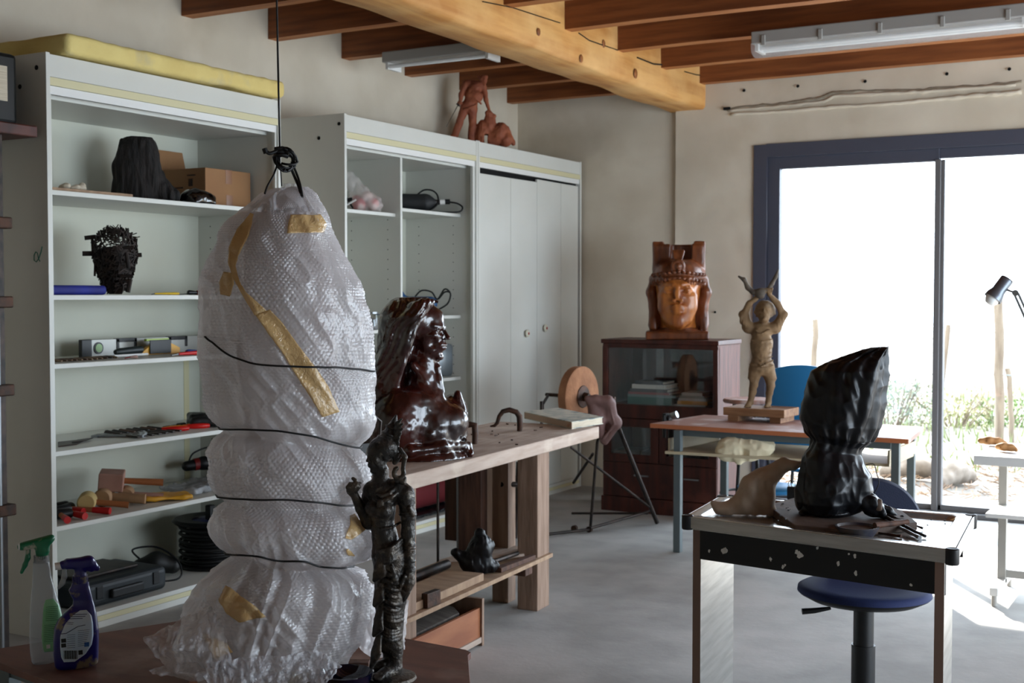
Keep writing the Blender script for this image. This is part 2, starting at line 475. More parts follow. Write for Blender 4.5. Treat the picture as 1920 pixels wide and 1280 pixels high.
fs = [(i * m_ + j, i * m_ + (j + 1) % m_, (i + 1) * m_ + (j + 1) % m_, (i + 1) * m_ + j) for i in range(n - 1) for j in range(m_)]
fs += [tuple(range(m_)), tuple((n - 1) * m_ + j for j in range(m_ - 1, -1, -1))]
b.v = vs; b.f = fs; b.m = [0] * len(fs)
beam = struct(b.build('trim_%d' % ti, M['beam'], smooth=45)); ti += 1
# long drying cracks in the beam side, knots
for (pts, r) in (([(1085, 62), (1105, 76), (1140, 88), (1158, 94)], .004), ([(1195, 108), (1225, 120), (1262, 123)], .005), ([(1283, 134), (1305, 140), (1312, 141)], .004), ([(905, 3), (960, 14), (1050, 43)], .003)):
    path = [PX(x, y, BX1 + .004) for (x, y) in pts]
    struct(MB().tube(path, r, 5, flat=1).build('beam_crack', M['hole'], beam))
M['knot'] = mat('wood_knot', (.60, .37, .18), .6, col2=(.46, .26, .12), nscale=30)
for (x, y, r) in ((1132, 82, .020), (1192, 138, .026), (1255, 122, .02), (1010, 60, .018), (1090, 110, .02)):
    q = PX(x, y, BX1 + .007)
    struct(MB().lathe([(0, 0), (r, 0), (r * .8, .004), (0, .006)], q, 14, rotm(0, 90, 0), sx=1.3).build('beam_knot', M['knot'], beam, smooth=60))
# the sliding window: dark aluminium frame, mullion, panes, threshold
win = thing('window_1', 'dark grey framed sliding glass door in the far wall', 'window', (WX0, YW, 0)); del win['category']; struct(win)
gx0 = PY(1459, 600, YW)[0]; zt = 2.485; mx = PY(1757, 600, YW)[0]
b = MB()
b.bb((WX0, YW - .02, 0), (WX0 + .10, YW + .1, WZ)); b.bb((WX0 + .10, YW - .02, WZ - .095), (WX1, YW + .1, WZ)); b.bb((WX1 - .1, YW - .02, 0), (WX1, YW + .1, WZ - .095))
struct(b.build('window_frame', M['frame'], win, bevel=.004))
b = MB(); b.bb((WX0 + .10, YW + .01, .06), (gx0, YW + .08, WZ - .095)); b.bb((gx0, YW + .01, zt), (mx, YW + .08, WZ - .095)); b.bb((mx, YW + .03, zt + .02), (WX1 - .1, YW + .09, WZ - .095))
struct(b.build('sash', M['frame'], win, bevel=.003))
b = MB(); b.bb((mx - .028, YW + .0, .02), (mx + .012, YW + .09, zt + .01)); b.bb((mx + .012, YW + .03, .02), (mx + .035, YW + .1, zt + .01))
struct(b.build('mullion', M['frame_lit'], win, bevel=.003))
for x in (.6, 1.9):
    struct(MB().bb((x, YW + .02, .02), (x + .07, YW + .09, zt + .02)).build('mullion', M['frame'], win, bevel=.003))
b = MB(); b.bb((WX0 + .1, YW - .03, 0), (WX1 - .1, YW + .12, .035)); b.bb((WX0 + .1, YW + .03, .035), (WX1 - .1, YW + .06, .075))
struct(b.build('threshold', M['frame_lit'], win, bevel=.003))
struct(MB().bb((gx0, YW + .045, .07), (mx - .02, YW + .051, zt)).build('pane', M['pane'], win))
struct(MB().bb((mx + .02, YW + .065, .07), (WX1 - .1, YW + .071, zt + .02)).build('pane', M['pane'], win))
w2 = thing('window_2', 'side window frame', 'window', (XR, 1.4, .4)); del w2['category']; struct(w2)
b = MB()
for y in (2.6, 4.22, 5.86, 7.52): b.bb((XR + .05, y, .1), (XR + .13, y + .08, 2.6))
b.bb((XR + .05, 2.6, .1), (XR + .13, 7.6, .17)); b.bb((XR + .05, 2.6, 2.53), (XR + .13, 7.6, 2.6))
struct(b.build('window_frame', M['frame'], w2))

# ------------------------------------------------------------------ the white cupboards on the left wall
CF, CT, CB = -4.54, 2.62, -5.14
MEL, EDG, YEL, ALU = M['melamine'], M['melamine_edge'], M['yellow_strip'], M['alu']
def peg_holes(b, y, ny, x_list, z0, z1, dz=.064, skip=()):
    z = z0
    while z < z1:
        for x in x_list:
            b.box((x, y + ny * .0004, z), (.006, .0012, .006))
        z += dz
def cabinet(name, label, y0, y1, open_=True):
    c = thing(name, label, 'cabinet', ((CF + CB) / 2, (y0 + y1) / 2, 0))
    MB().bb((CB, y0, 0), (CF, y0 + .022, CT)).build('side_panel', MEL, c, bevel=.0015)
    MB().bb((CB, y1 - .022, 0), (CF, y1, CT)).build('side_panel', MEL, c, bevel=.0015)
    MB().bb((CB, y0 + .022, CT - .03), (CF - .02, y1 - .022, CT - .008)).build('top_panel', MEL, c)
    MB().bb((CB, y0 + .022, 2.43), (CF - .08, y1 - .022, 2.45)).build('top_panel', MEL, c)
    MB().bb((CF - .02, y0 + .022, 2.515), (CF - .002, y1 - .022, CT - .006)).build('header', MEL, c, bevel=.0015)
    MB().bb((CF - .022, y0 + .022, 2.478), (CF - .001, y1 - .022, 2.513)).build('yellow_strip', YEL, c, label='pale yellow strip under the header')
    b = MB(); b.bb((CF - .075, y0 + .022, 2.452), (CF - .015, y1 - .022, 2.476)); b.bb((CF - .02, y0 + .022, 2.44), (CF - .012, y1 - .022, 2.477))
    b.build('sliding_rail', M['white_paint'], c, label='metal sliding rail, its shine painted on in white')  # white colour stands in for the shine of the metal rail
    MB().bb((CB, y0 + .022, 0), (CB + .008, y1 - .022, 2.43)).build('back_panel', M['backboard'], c)
    MB().bb((CB + .008, y0 + .022, .056), (CF - .004, y1 - .022, .078)).build('bottom_shelf', MEL, c, bevel=.0015)
    MB().bb((CF - .018, y0 + .022, 0), (CF - .003, y1 - .022, .030)).build('plinth', MEL, c); MB().bb((CF - .018, y0 + .022, .031), (CF - .004, y1 - .022, .055)).build('yellow_strip', YEL, c, label='pale yellow strip under the bottom shelf')
    return c
A0, A1 = 3.84, 5.42
ca = cabinet('shelf_cabinet', 'tall white open shelf cabinet nearest the camera, full of tools', A0, A1)
SHA = [2.02, 1.55, 1.24, .845, .505]
for z in SHA:
    MB().bb((CB + .008, A0 + .022, z - .022), (CF - .035, A1 - .022, z)).build('shelf', MEL, ca, bevel=.0015)
for (ya, yb) in ((A0 + .022, A0 + .036), (A1 - .036, A1 - .022)): MB().bb((CF - .03, ya, .079), (CF - .012, yb, 2.44)).build('side_rail', MEL, ca)
b = MB(); peg_holes(b, A1 - .0226, -1, (CF - .1, CB + .1), 1.62, 1.98); peg_holes(b, A1 - .0226, -1, (CF - .1, CB + .1), .6, .82); b.build('peg_holes', M['hole'], ca)['kind'] = 'stuff'
b = MB()
for (x, z) in ((CF - .06, 2.555), (CF - .17, 2.48)): b.lathe([(0, 0), (.011, 0), (.011, .003), (0, .003)], (x, A0 - .002, z), 12, rotm(-90))
b.build('screw_cap', M['hole'], ca)
# green marker scribble on the side panel
b = MB(); pts = []
for (x, y) in ((79, 462), (77, 472), (73, 484), (68, 491), (64, 488), (64, 478), (67, 472), (70, 474), (72, 484), (75, 490)): pts.append(PY(x, y, A0 - .001))
b.tube(pts, .0022, 5); b.build('marker_scribble', mat('green_ink', (.12, .42, .36), .6), ca, label='green marker scribble')
# beige stain strip and pipe behind
MB().bb((CB + .008, 5.27, .35), (CB + .011, 5.31, 1.2)).build('tape_strip', YEL, ca)
for (yy, z0, z1) in ((4.19, .06, .48),): MB().bb((CB + .008, yy, z0), (CB + .013, yy + .03, z1)).build('joint_strip', YEL, ca)
B0, B1, B2 = 5.995, 7.515, 9.125
cb = cabinet('shelf_cabinet', 'white open cupboard with centre divider, between shelves and folding doors', B0, B1)
YD = 6.70
MB().bb((CB + .008, YD, .058), (CF - .09, YD + .022, 2.43)).build('divider', MEL, cb, bevel=.001)
for (z, y0, y1) in ((2.075, B0 + .022, YD), (2.115, YD + .022, B1 - .022), (1.33, B0 + .022, YD), (1.41, YD + .022, B1 - .022), (.98, YD + .022, B1 - .022), (.62, B0 + .022, B1 - .022)):
    if z == .62:
        MB().bb((CB + .008, y0, z - .022), (CF - .16, YD, z)).build('shelf', MEL, cb, bevel=.0015); y0 = YD + .022
    MB().bb((CB + .008, y0, z - .022), (CF - .13, y1, z)).build('shelf', MEL, cb, bevel=.0015)
b = MB()
for (y, ny) in ((YD - .0006, -1), (B1 - .0226, -1)): peg_holes(b, y, ny, (CF - .19, CB + .12), 1.46, 2.04); peg_holes(b, y, ny, (CF - .19, CB + .12), 1.0, 1.36)
b.build('peg_holes', M['hole'], cb)['kind'] = 'stuff'
MB().bb((CB + .008, 6.12, 1.34), (CB + .02, 6.145, 2.42)).build('joint_strip', YEL, cb)
for (ya, yb, mm) in ((B1 - .05, B1 - .022, MEL), (B0 + .022, B0 + .036, MEL)): MB().bb((CF - .03, ya, .079), (CF - .012, yb, 2.44)).build('side_rail', mm, cb)
b = MB()
for (x, z) in ((CF - .04, 2.56), (CF - .19, 2.485)): b.lathe([(0, 0), (.011, 0), (.011, .003), (0, .003)], (x, B0 - .002, z), 12, rotm(-90))
b.build('screw_cap', M['hole'], cb)
cc = cabinet('wardrobe', 'white cupboard with four tall folding door leaves beside the far wall', B1 + .004, B2)
ys = [B1 + .035, 7.995, 8.375, 8.79, 9.09]; dz = [.012, .012, .03, .022]
for i in range(4):
    y0, y1 = ys[i] + .002, ys[i + 1] - .002
    x0 = CF - .034 + (.028 if i in (0, 3) else 0) * 0
    MB().prism([(CF - .03, y0), (CF - .03, y1), (CF - .012 , y1), (CF - .012, y0)] if i in (0, 3) else ([(CF - .03, y0), (CF - .018, y1), (CF + .0, y1), (CF - .012, y0)] if i == 1 else [(CF - .018, y0), (CF - .03, y1), (CF - .012, y1), (CF, y0)]), .08, 2.40 + (0.022 if i >= 2 else 0)).build('door', MEL, cc, bevel=.002)
for ch in [o for o in bpy.data.objects if o.parent == cc and o.name.startswith('door')]:
    pass
doors = [o for o in bpy.data.objects if o.parent == cc and o.name.startswith('door')]
for (x, y, di) in ((988, 625, 1), (1022, 615, 2)):
    q = PX(x, y, CF + .006)
    MB().lathe([(0, .0), (.024, 0), (.029, .006), (.024, .012), (.015, .015), (0, .015)], (q[0], q[1], q[2]), 20, rotm(0, 90)).build('knob', M['melamine_edge'], doors[di], smooth=50)
    MB().lathe([(0, 0), (.010, 0), (.010, .003), (0, .004)], (q[0] + .015, q[1], q[2]), 12, rotm(0, 90)).build('lock', mat('red_lock', (.6, .12, .1), .4), doors[di], smooth=50)
MB().bb((CF - .075, B1 + .03, 2.39), (CF - .035, B2 - .03, 2.44)).build('gap_shade', M['hole'], cc)  # black bar painted in for the shade in the gap over the doors
# ------------------------------------------------------------------ numpy value noise
_rs = np.random.RandomState(3); _perm = _rs.rand(4096).astype(np.float32)
def vn(X, Y, Z, seed=0):
    X, Y, Z = [np.asarray(q, np.float32) for q in np.broadcast_arrays(X, Y, Z)]
    xi, yi, zi = np.floor(X).astype(np.int64), np.floor(Y).astype(np.int64), np.floor(Z).astype(np.int64)
    fx, fy, fz = X - xi, Y - yi, Z - zi
    fx = fx * fx * (3 - 2 * fx); fy = fy * fy * (3 - 2 * fy); fz = fz * fz * (3 - 2 * fz)
    def h(a, b, c): return _perm[(a * 73 + b * 179 + c * 283 + seed * 31) & 4095]
    r = 0
    for dx in (0, 1):
        for dy in (0, 1):
            for dz in (0, 1):
                r = r + h(xi + dx, yi + dy, zi + dz) * (fx if dx else 1 - fx) * (fy if dy else 1 - fy) * (fz if dz else 1 - fz)
    return r * 2 - 1
class View:
    """local frame of a thing: x to the right as seen from the camera spot, y away, z up; origin at its base"""
    def __init__(s, px, py, z=None, Y=None, org=None):
        p = np.array(org) if org is not None else (PZ(px, py, z) if z is not None else PY(px, py, Y))
        s.o = p; s.px, s.py = px, py
        s.rz = YAW - atan((px - 960) / FPX)
        s.w = float((p - np.array([0, 0, EYE])) @ _fw)
        s.s = s.w / FPX
        s.h = math.hypot(p[0], p[1])
    def k(s, x, y, d=0.0):
        """pixel and depth (metres away from the origin plane) to local metres"""
        f = (s.h + d) / s.h
        return np.array([(x - s.px) * s.s * f, d, (EYE - s.o[2]) * (1 - f) + (s.py - y) * s.s * f])
    def wd(s, p):
        c, q = cos(s.rz), sin(s.rz); return np.array([s.o[0] + c * p[0] - q * p[1], s.o[1] + q * p[0] + c * p[1], s.o[2] + p[2]])
def basis(face, up=(0, 0, 1)):
    f = np.array(face, float); f /= np.linalg.norm(f); u = np.array(up, float); u = u - f * (u @ f); u /= np.linalg.norm(u)
    r = np.cross(f, u)
    return np.stack([r, f, u], 1)
def head(S, c, R, h, ears=True, neck=True, eyes='open', lipk=1.0, gaunt=0.0):
    S.frame(c, R, h)
    S.ell((0, -.05, .13), (.30, .38, .36), k=.03)
    S.ell((0, .08, -.10), (.25, .26, .33), k=.08)
    S.ell((0, .10, -.28), (.18, .21, .18), k=.06)
    S.ell((0, .25, -.42), (.085, .07, .06), k=.05)
    for q in (-1, 1):
        S.ell((q * .165, .22, -.075), (.075, .07, .055), k=.05)
        S.ell((q * .115, .375, .0), (.082, .075, .058), k=.05, sub=True)
        S.cone((q * .20, .245, .085), (q * .05, .325, .06), .028, .034, k=.03)
        if gaunt: S.ell((q * .19, .25, -.21), (.06, .07, .09), k=.05, sub=True)
    for q in (-1, 1):
        S.ell((q * .115, .262, .0), (.062, .055, .052), k=.01)
        S.chain([(q * .185, .265, .0), (q * .15, .315, .032), (q * .10, .33, .036), (q * .055, .31, .008)], [.009, .012, .012, .01], k=.008)
        S.chain([(q * .18, .265, -.008), (q * .13, .315, -.034), (q * .07, .315, -.022)], [.007, .01, .008], k=.01)
        if eyes == 'open': S.ell((q * .115, .325, .0), (.017, .012, .017), k=.004, sub=True)
    S.cone((0, .325, .06), (0, .40, -.10), .026, .038, k=.025)
    S.ell((0, .415, -.115), (.042, .04, .034), k=.02)
    for q in (-1, 1):
        S.ell((q * .045, .375, -.128), (.030, .036, .024), k=.012); S.ell((q * .024, .41, -.150), (.012, .018, .012), k=.006, sub=True)
    S.ell((0, .315, -.235), (.12, .06, .075), k=.05)
    S.cone((-.07, .345, -.232), (0, .372, -.222), .014, .02 * lipk, k=.012); S.cone((.07, .345, -.232), (0, .372, -.222), .014, .02 * lipk, k=.012)
    S.cone((-.06, .345, -.275), (.06, .345, -.275), .016 * lipk, .016 * lipk, k=.012); S.ell((0, .355, -.277), (.05, .03, .02 * lipk), k=.012)
    S.chain([(-.09, .335, -.252), (-.03, .385, -.251), (.03, .385, -.251), (.09, .335, -.252)], [.006, .008, .008, .006], k=.006, sub=True)
    if ears:
        for q in (-1, 1):
            S.ell((q * .30, -.02, -.02), (.035, .07, .12), k=.015); S.ell((q * .33, .0, -.01), (.02, .035, .07), k=.015, sub=True)
    if neck: S.cone((0, -.08, -.25), (0, -.12, -.78), .19, .21, k=.06)
    S.frame()

SM = {}
SM['bust'] = mat('lacquered_dark_wood', (.22, .06, .04), .27, col2=(.11, .03, .02), nscale=9, stretch=(1, 1, .4), coat=.8, bump=.15, bscale=25, rvar=.08)
SM['bronze'] = mat('dark_bronze', (.20, .19, .18), .40, .5, col2=(.34, .29, .24), nscale=26, bump=.35, bscale=120, contrast=(.45, .75), col3=(.48, .46, .42), nscale3=60, c3=(.60, .76), rvar=.1)
SM['carved'] = mat('carved_orange_wood', (.72, .44, .20), .38, col2=(.50, .26, .10), nscale=7, stretch=(2.5, 2.5, .5), coat=.25, bump=.25, bscale=14, rvar=.08)
SM['carved_dark'] = mat('carved_brown_wood', (.48, .26, .13), .42, col2=(.30, .15, .07), nscale=8, stretch=(2, 2, .6), coat=.2, bump=.3, bscale=18)
SM['clay'] = mat('brown_clay', (.50, .40, .28), .75, col2=(.42, .33, .23), nscale=14, bump=.3, bscale=50)
SM['terra'] = mat('terracotta', (.62, .35, .23), .7, col2=(.50, .26, .17), nscale=12, bump=.3, bscale=50)
SM['pale_clay'] = mat('pale_clay', (.68, .62, .55), .8, col2=(.62, .55, .48), nscale=12, bump=.2, bscale=40)
SM['black_bag'] = mat('black_bin_liner', (.045, .05, .065), .38, spec=.4, bump=.15, bscale=25)
SM['charred'] = mat('charred_wood', (.05, .042, .038), .8, col2=(.10, .07, .055), nscale=9, stretch=(4, 4, .6), bump=1.0, bscale=22)

# ---- 1. dark lacquered bust on the bench
def make_bust():
    V = View(790, 856, z=.84); s = V.s; K = V.k
    S = Sculpt((-.33, -.27, -.01), (.25, .27, .70), .0052)
    def E(x, y, d, rx, ry, rz, k=.02, sub=False, R=None): S.ell(K(x, y, d), (rx * s, ry, rz * s), R, k, sub)
    # plinth and torso
    S.ell(K(782, 862, 0), (.225, .19, .085), k=.02)
    E(790, 800, .0, 78, .15, 68, .03)
    E(745, 795, -.09, 52, .11, 62, .03)             # near shoulder and arm stump
    E(722, 820, .02, 52, .13, 60, .03)
    E(850, 775, .10, 28, .08, 38, .03)              # far shoulder
    E(838, 790, -.01, 42, .10, 34, .02)             # chest
    E(846, 812, .07, 32, .07, 26, .02)
    E(770, 752, -.03, 52, .12, 30, .04)
    for (x, y, d, a) in ((806, 812, -.10, 30), (815, 828, -.08, 34), (835, 836, -.02, 36)):  # folded drapery ridges
        S.chain([K(x - a, y - 6, d - .02), K(x, y + 3, d - .03), K(x + a, y - 8, d + .05)], [.010, .02, .012], k=.012)
    S.chain([K(700, 838, -.10), K(770, 846, -.17), K(830, 838, -.12), K(878, 835, .0)], [.018, .022, .022, .018], k=.015)
    for (x, y) in ((872, 838), (880, 845), (862, 846)): S.cone(K(x, y - 12, .02), K(x + 3, y + 6, -.03), .012, .014, k=.008)
    for i, y in enumerate((795, 806, 817)):
        S.cone(K(818, y, -.115), K(850, y - 3, -.07), .010, .009, k=.012)
    S.chain([K(762, 742, -.09), K(800, 752, -.075), K(830, 748, -.03)], [.012, .014, .010], k=.012)   # collar bones
    S.cone(K(858, 738, .06), K(866, 772, .05), .018, .022, k=.012)
    # neck with tendons
    S.cone(K(792, 672, .02), K(798, 752, .01), .070, .085, k=.03)
    S.cone(K(775, 685, -.055), K(826, 746, -.035), .014, .012, k=.014)
    S.cone(K(820, 690, -.02), K(828, 735, -.025), .018, .012, k=.012)
    head(S, K(797, 620, .01), basis((cos(radians(22)), -sin(radians(22)), 0), (0.02, 0, 1)), 114 * s, ears=False, neck=False, gaunt=.5)
    # mass of long hair running back and down
    E(765, 598, .02, 52, .125, 42, .02); E(742, 640, .02, 34, .12, 55, .03); E(728, 695, .02, 32, .11, 50, .03); E(712, 745, .04, 34, .11, 45, .03)
    rr = random.Random(4)
    for i in range(30):
        a = i / 29
        x0, y0 = 812 - 50 * a, 566 + 10 * a * a; d0 = -.02 - .085 * sin(pi * min(1, .25 + a * .7))
        x1, y1 = 775 - 50 * a + rr.uniform(-3, 3), 625 + 10 * a; d1 = -.115 + .04 * a
        x2, y2 = 752 - 40 * a, 690 + 18 * rr.random(); x3, y3 = 738 - 45 * a + rr.uniform(-5, 5), 745 + rr.uniform(-10, 12)
        S.chain([K(x0, y0, d0), K((x0 + x1) / 2 - 6, (y0 + y1) / 2 - 4, (d0 + d1) / 2 - .015), K(x1, y1, d1), K(x2, y2, d1 + .015), K(x3, y3, d1 + .02 - .02 * a)], [.010, .015, .015, .014, .008], k=.009)
    for i in range(8):
        S.chain([K(822 - 5 * i, 566 - 1.0 * i, -.03 + .02 * i), K(775 - 3 * i, 556 + 3 * i, -.02 + .02 * i), K(735, 600 + 6 * i, .0 + .015 * i)], [.008, .016, .014], k=.01)
    def hairw(X, Y, Z):
        fx = -.045 + (Z - .49) * .6
        m = np.clip((fx - X) / .03, 0, 1) * np.clip((Z - .21) / .05, 0, 1)
        u = X * .9 - Z * .42 + .012 * np.sin(Z * 26 + X * 6) + .35 * Y
        g = np.abs(np.sin(u * 105 + 1.5 * vn(X * 9, Y * 9, Z * 9))) ** .7
        return m * (.0085 * (.6 - g) + .004 * vn(X * 14, Y * 14, Z * 8))
    S.warp(hairw)
    S.warp(lambda X, Y, Z: .0035 * vn(X * 24, Y * 24, Z * 24) + .0018 * vn(X * 60, Y * 60, Z * 60))
    S.cut((0, 0, -1), 0)
    o = S.build('bust_sculpture', SM['bust'], None, V.o, V.rz, it=1)
    tag(o, 'glossy dark red-brown carved bust of a long-haired figure on the workbench', 'sculpture')
make_bust()

# ---- 2. dark bronze lady on the near table
def make_bronze():
    V = View(733, 1274, z=.70); s = V.s; K = V.k
    root = thing('bronze_figurine', 'slim dark bronze figure with tall crown and one raised hand', 'figurine', V.o, V.rz)
    S = Sculpt((-.115, -.08, .0), (.08, .09, .605), .0021)
    def P(x, y, d=0): return K(x, y, d)
    def C(pts, rs, k=.006): S.chain([K(*p) for p in pts], rs, k)
    # feet and ankles
    C([(742, 1215, .0), (742, 1248, .0)], [.017, .014]); C([(742, 1254, .0), (722, 1262, -.02), (706, 1268, -.035)], [.015, .013, .009])
    C([(730, 1215, .03), (730, 1240, .03), (712, 1248, .01), (700, 1254, .0)], [.016, .013, .012, .008])
    for i in range(4): C([(711 + 2 * i, 1265 + 1.2 * i, -.035 - .002 * i), (703 + 3 * i, 1270 + 1.4 * i, -.045)], [.005, .0035], .002)
    # legs inside the wrapped skirt
    C([(732, 1040, .0), (728, 1120, .0), (728, 1205, .005)], [.037, .029, .024], .01)
    C([(735, 1040, -.01), (738, 1120, -.01), (738, 1200, .0)], [.033, .027, .020], .01)
    # torso
    C([(727, 1035, .0), (722, 1000, .0), (719, 985, .0), (717, 955, .0), (720, 925, .0)], [.034, .026, .023, .028, .029], .010)
    S.ell(K(702, 950, -.018), (.019, .019, .018), k=.006); S.ell(K(722, 955, -.026), (.019, .019, .018), k=.006)
    C([(700, 915, .005), (745, 918, .0), (760, 925, .0)], [.020, .024, .020], .012)
    C([(716, 880, .0), (714, 912, .0)], [.017, .019], .008)
    # head, facing left and a little to the viewer
    R = basis((-cos(radians(33)), -sin(radians(33)), -.06))
    head(S, K(713, 851, .0), R, 66 * s, ears=True, neck=False, eyes='shut', lipk=1.2)
    # hair cap and stepped crown
    S.ell(K(722, 838, .006), (.033, .034, .028), k=.006)
    C([(726, 826, .006), (738, 800, .01), (744, 778, .012)], [.020, .012, .003], .004)
    for (x, y, r) in ((728, 822, .024), (732, 812, .0195), (736, 800, .0155)):
        S.ell(K(x, y, .007), (r, r, .004), R=np.array(Matrix.Rotation(radians(22), 3, 'Y')), k=.003)
    rr = random.Random(2)
    for i in range(9):
        x = 752 - i * .6; y = 790 + i * 9
        S.cone(K(x - 6, y + 3, -.006), K(x + 3 + 3 * sin(i), y - 6, -.012), .006, .002, k=.003)
    # ear ornament: big curl
    ang = [radians(a) for a in range(-40, 250, 24)]
    C([(749 + 9 * cos(a), 885 - 10 * sin(a) * -1, -.028) for a in ang], [.0045] * len(ang), .003)
    C([(752, 840, -.025), (760, 855, -.027), (757, 875, -.028)], [.004, .006, .005], .003)
    C([(745, 900, -.028), (758, 902, -.028), (762, 893, -.028)], [.006, .006, .002], .003)
    # hanging arm with armlet and bangles
    C([(762, 925, -.01), (766, 965, -.012), (766, 1000, -.014), (768, 1040, -.02), (769, 1065, -.024)], [.020, .0165, .015, .0125, .011], .006)
    for y, r in ((958, .020), (963, .021)): S.ell(K(765, y, -.012), (r, r, .0032), k=.002)
    S.cone(K(768, 950, -.03), K(774, 962, -.026), .004, .006, k=.003)
    for i in range(8): S.ell(K(767.5 + i * .15, 1020 + i * 6, -.018 - .0006 * i), (.0158 - .0003 * i, .0155 - .0003 * i, .0026), k=.0015)
    C([(769, 1068, -.024), (766, 1088, -.026), (764, 1098, -.027)], [.012, .015, .013], .005)
    for i, (dx, L) in enumerate(((-6, 20), (-3, 27), (1, 29), (5, 26))):
        C([(764 + dx * .8, 1095, -.028 + .003 * abs(i - 1.5)), (761 + dx, 1095 + L * .55, -.03), (758 + dx * .6, 1095 + L, -.028)], [.0052, .0048, .0033], .0015)
    C([(759, 1080, -.035), (752, 1095, -.038), (750, 1104, -.036)], [.006, .005, .0035], .002)
    # raised arm
    C([(695, 918, .015), (688, 950, .02), (692, 978, .012)], [.016, .014, .0135], .006)
    C([(692, 978, .012), (678, 950, .0), (667, 925, -.008)], [.0135, .0115, .009], .005)
    S.ell(K(662, 915, -.01), (.0125, .010, .014), k=.005)
    for i in range(4): C([(658 + i * 3, 918 - i * 1, -.018), (654 + i * 4, 911, -.024), (659 + i * 4, 904 + i, -.022), (664 + i * 3, 908 + i, -.015)], [.0048, .0045, .0042, .0035], .0015)
    C([(668, 918, -.014), (675, 910, -.018), (672, 903, -.02)], [.0052, .0045, .0035], .002)
    C([(668, 908, -.018), (669, 897, -.018), (664, 894, -.016)], [.004, .0035, .004], .002); C([(668, 902, -.018), (678, 903, -.014)], [.004, .003], .002)
    # skirt: sash, layered swags, side pleats, tail
    def swag(y0, dy, r, x0=703, x1=757, d=-.040, n=11):
        d -= .004; pts = []
        for i in range(n):
            t = i / (n - 1); a = pi * t
            x = x0 + (x1 - x0) * t; pts.append((x, y0 + dy * t + 10 * sin(a), -.012 + (d + .012) * sin(a)))
        C(pts, [r] * n, .0015)
    for j in range(5): swag(1030 + j * 5, -26 + j * 2, .0042, 704, 758, -.044)
    for j in range(6): swag(1058 + j * 13, 18, .0046, 712, 758 - j, -.044)
    for j in range(4): swag(1125 + j * 7, 14, .0038, 710, 756, -.038)
    for j in range(4): swag(1165 + j * 6, 12, .0036, 708, 752, -.034)
    for tier, (yt, yb, xo, xm) in enumerate(((1035, 1085, 703, 722), (1085, 1132, 703, 718), (1130, 1188, 702, 716), (1190, 1248, 697, 712))):
        for j in range(6):
            t = j / 5
            C([(xo + 12 + 5 * t, yt, -.028 - .006 * t), (xo + (xm - xo) * t * .6 + 4, (yt + yb) / 2, -.033 - .008 * t), (xo + (xm - xo) * t, yb - 10 * t * (1 if tier != 3 else 2.4), -.037 - .008 * t)], [.0045, .0058, .0052], .0014)
    S.cone(K(735, 1060, -.045), K(742, 1085, -.046), .004, .008, k=.003)
    C([(702, 930, -.02), (716, 938, -.036), (735, 930, -.034), (750, 918, -.02)], [.004, .005, .005, .004], .002)
    C([(703, 922, -.018), (716, 928, -.034), (732, 922, -.032), (744, 912, -.02)], [.003, .004, .004, .003], .002)
    S.ell(K(714, 941, -.038), (.008, .004, .008), k=.002)
    C([(699, 985, -.01), (716, 990, -.027), (738, 986, -.024), (750, 978, -.005)], [.003] * 4, .002)
    S.warp(lambda X, Y, Z: .0006 * vn(X * 160, Y * 160, Z * 160) + .0004 * vn(X * 320, Y * 320, Z * 320))
    S.build('figure', SM['bronze'], root, it=0)
    c = K(733, 1274, 0)
    MB().lathe([(0, 0), (.054, 0), (.057, .004), (.055, .010), (.048, .013), (0, .0135)], (0, 0, .0), 40).build('round_base', SM['bronze'], root, smooth=40, local=True)
make_bronze()

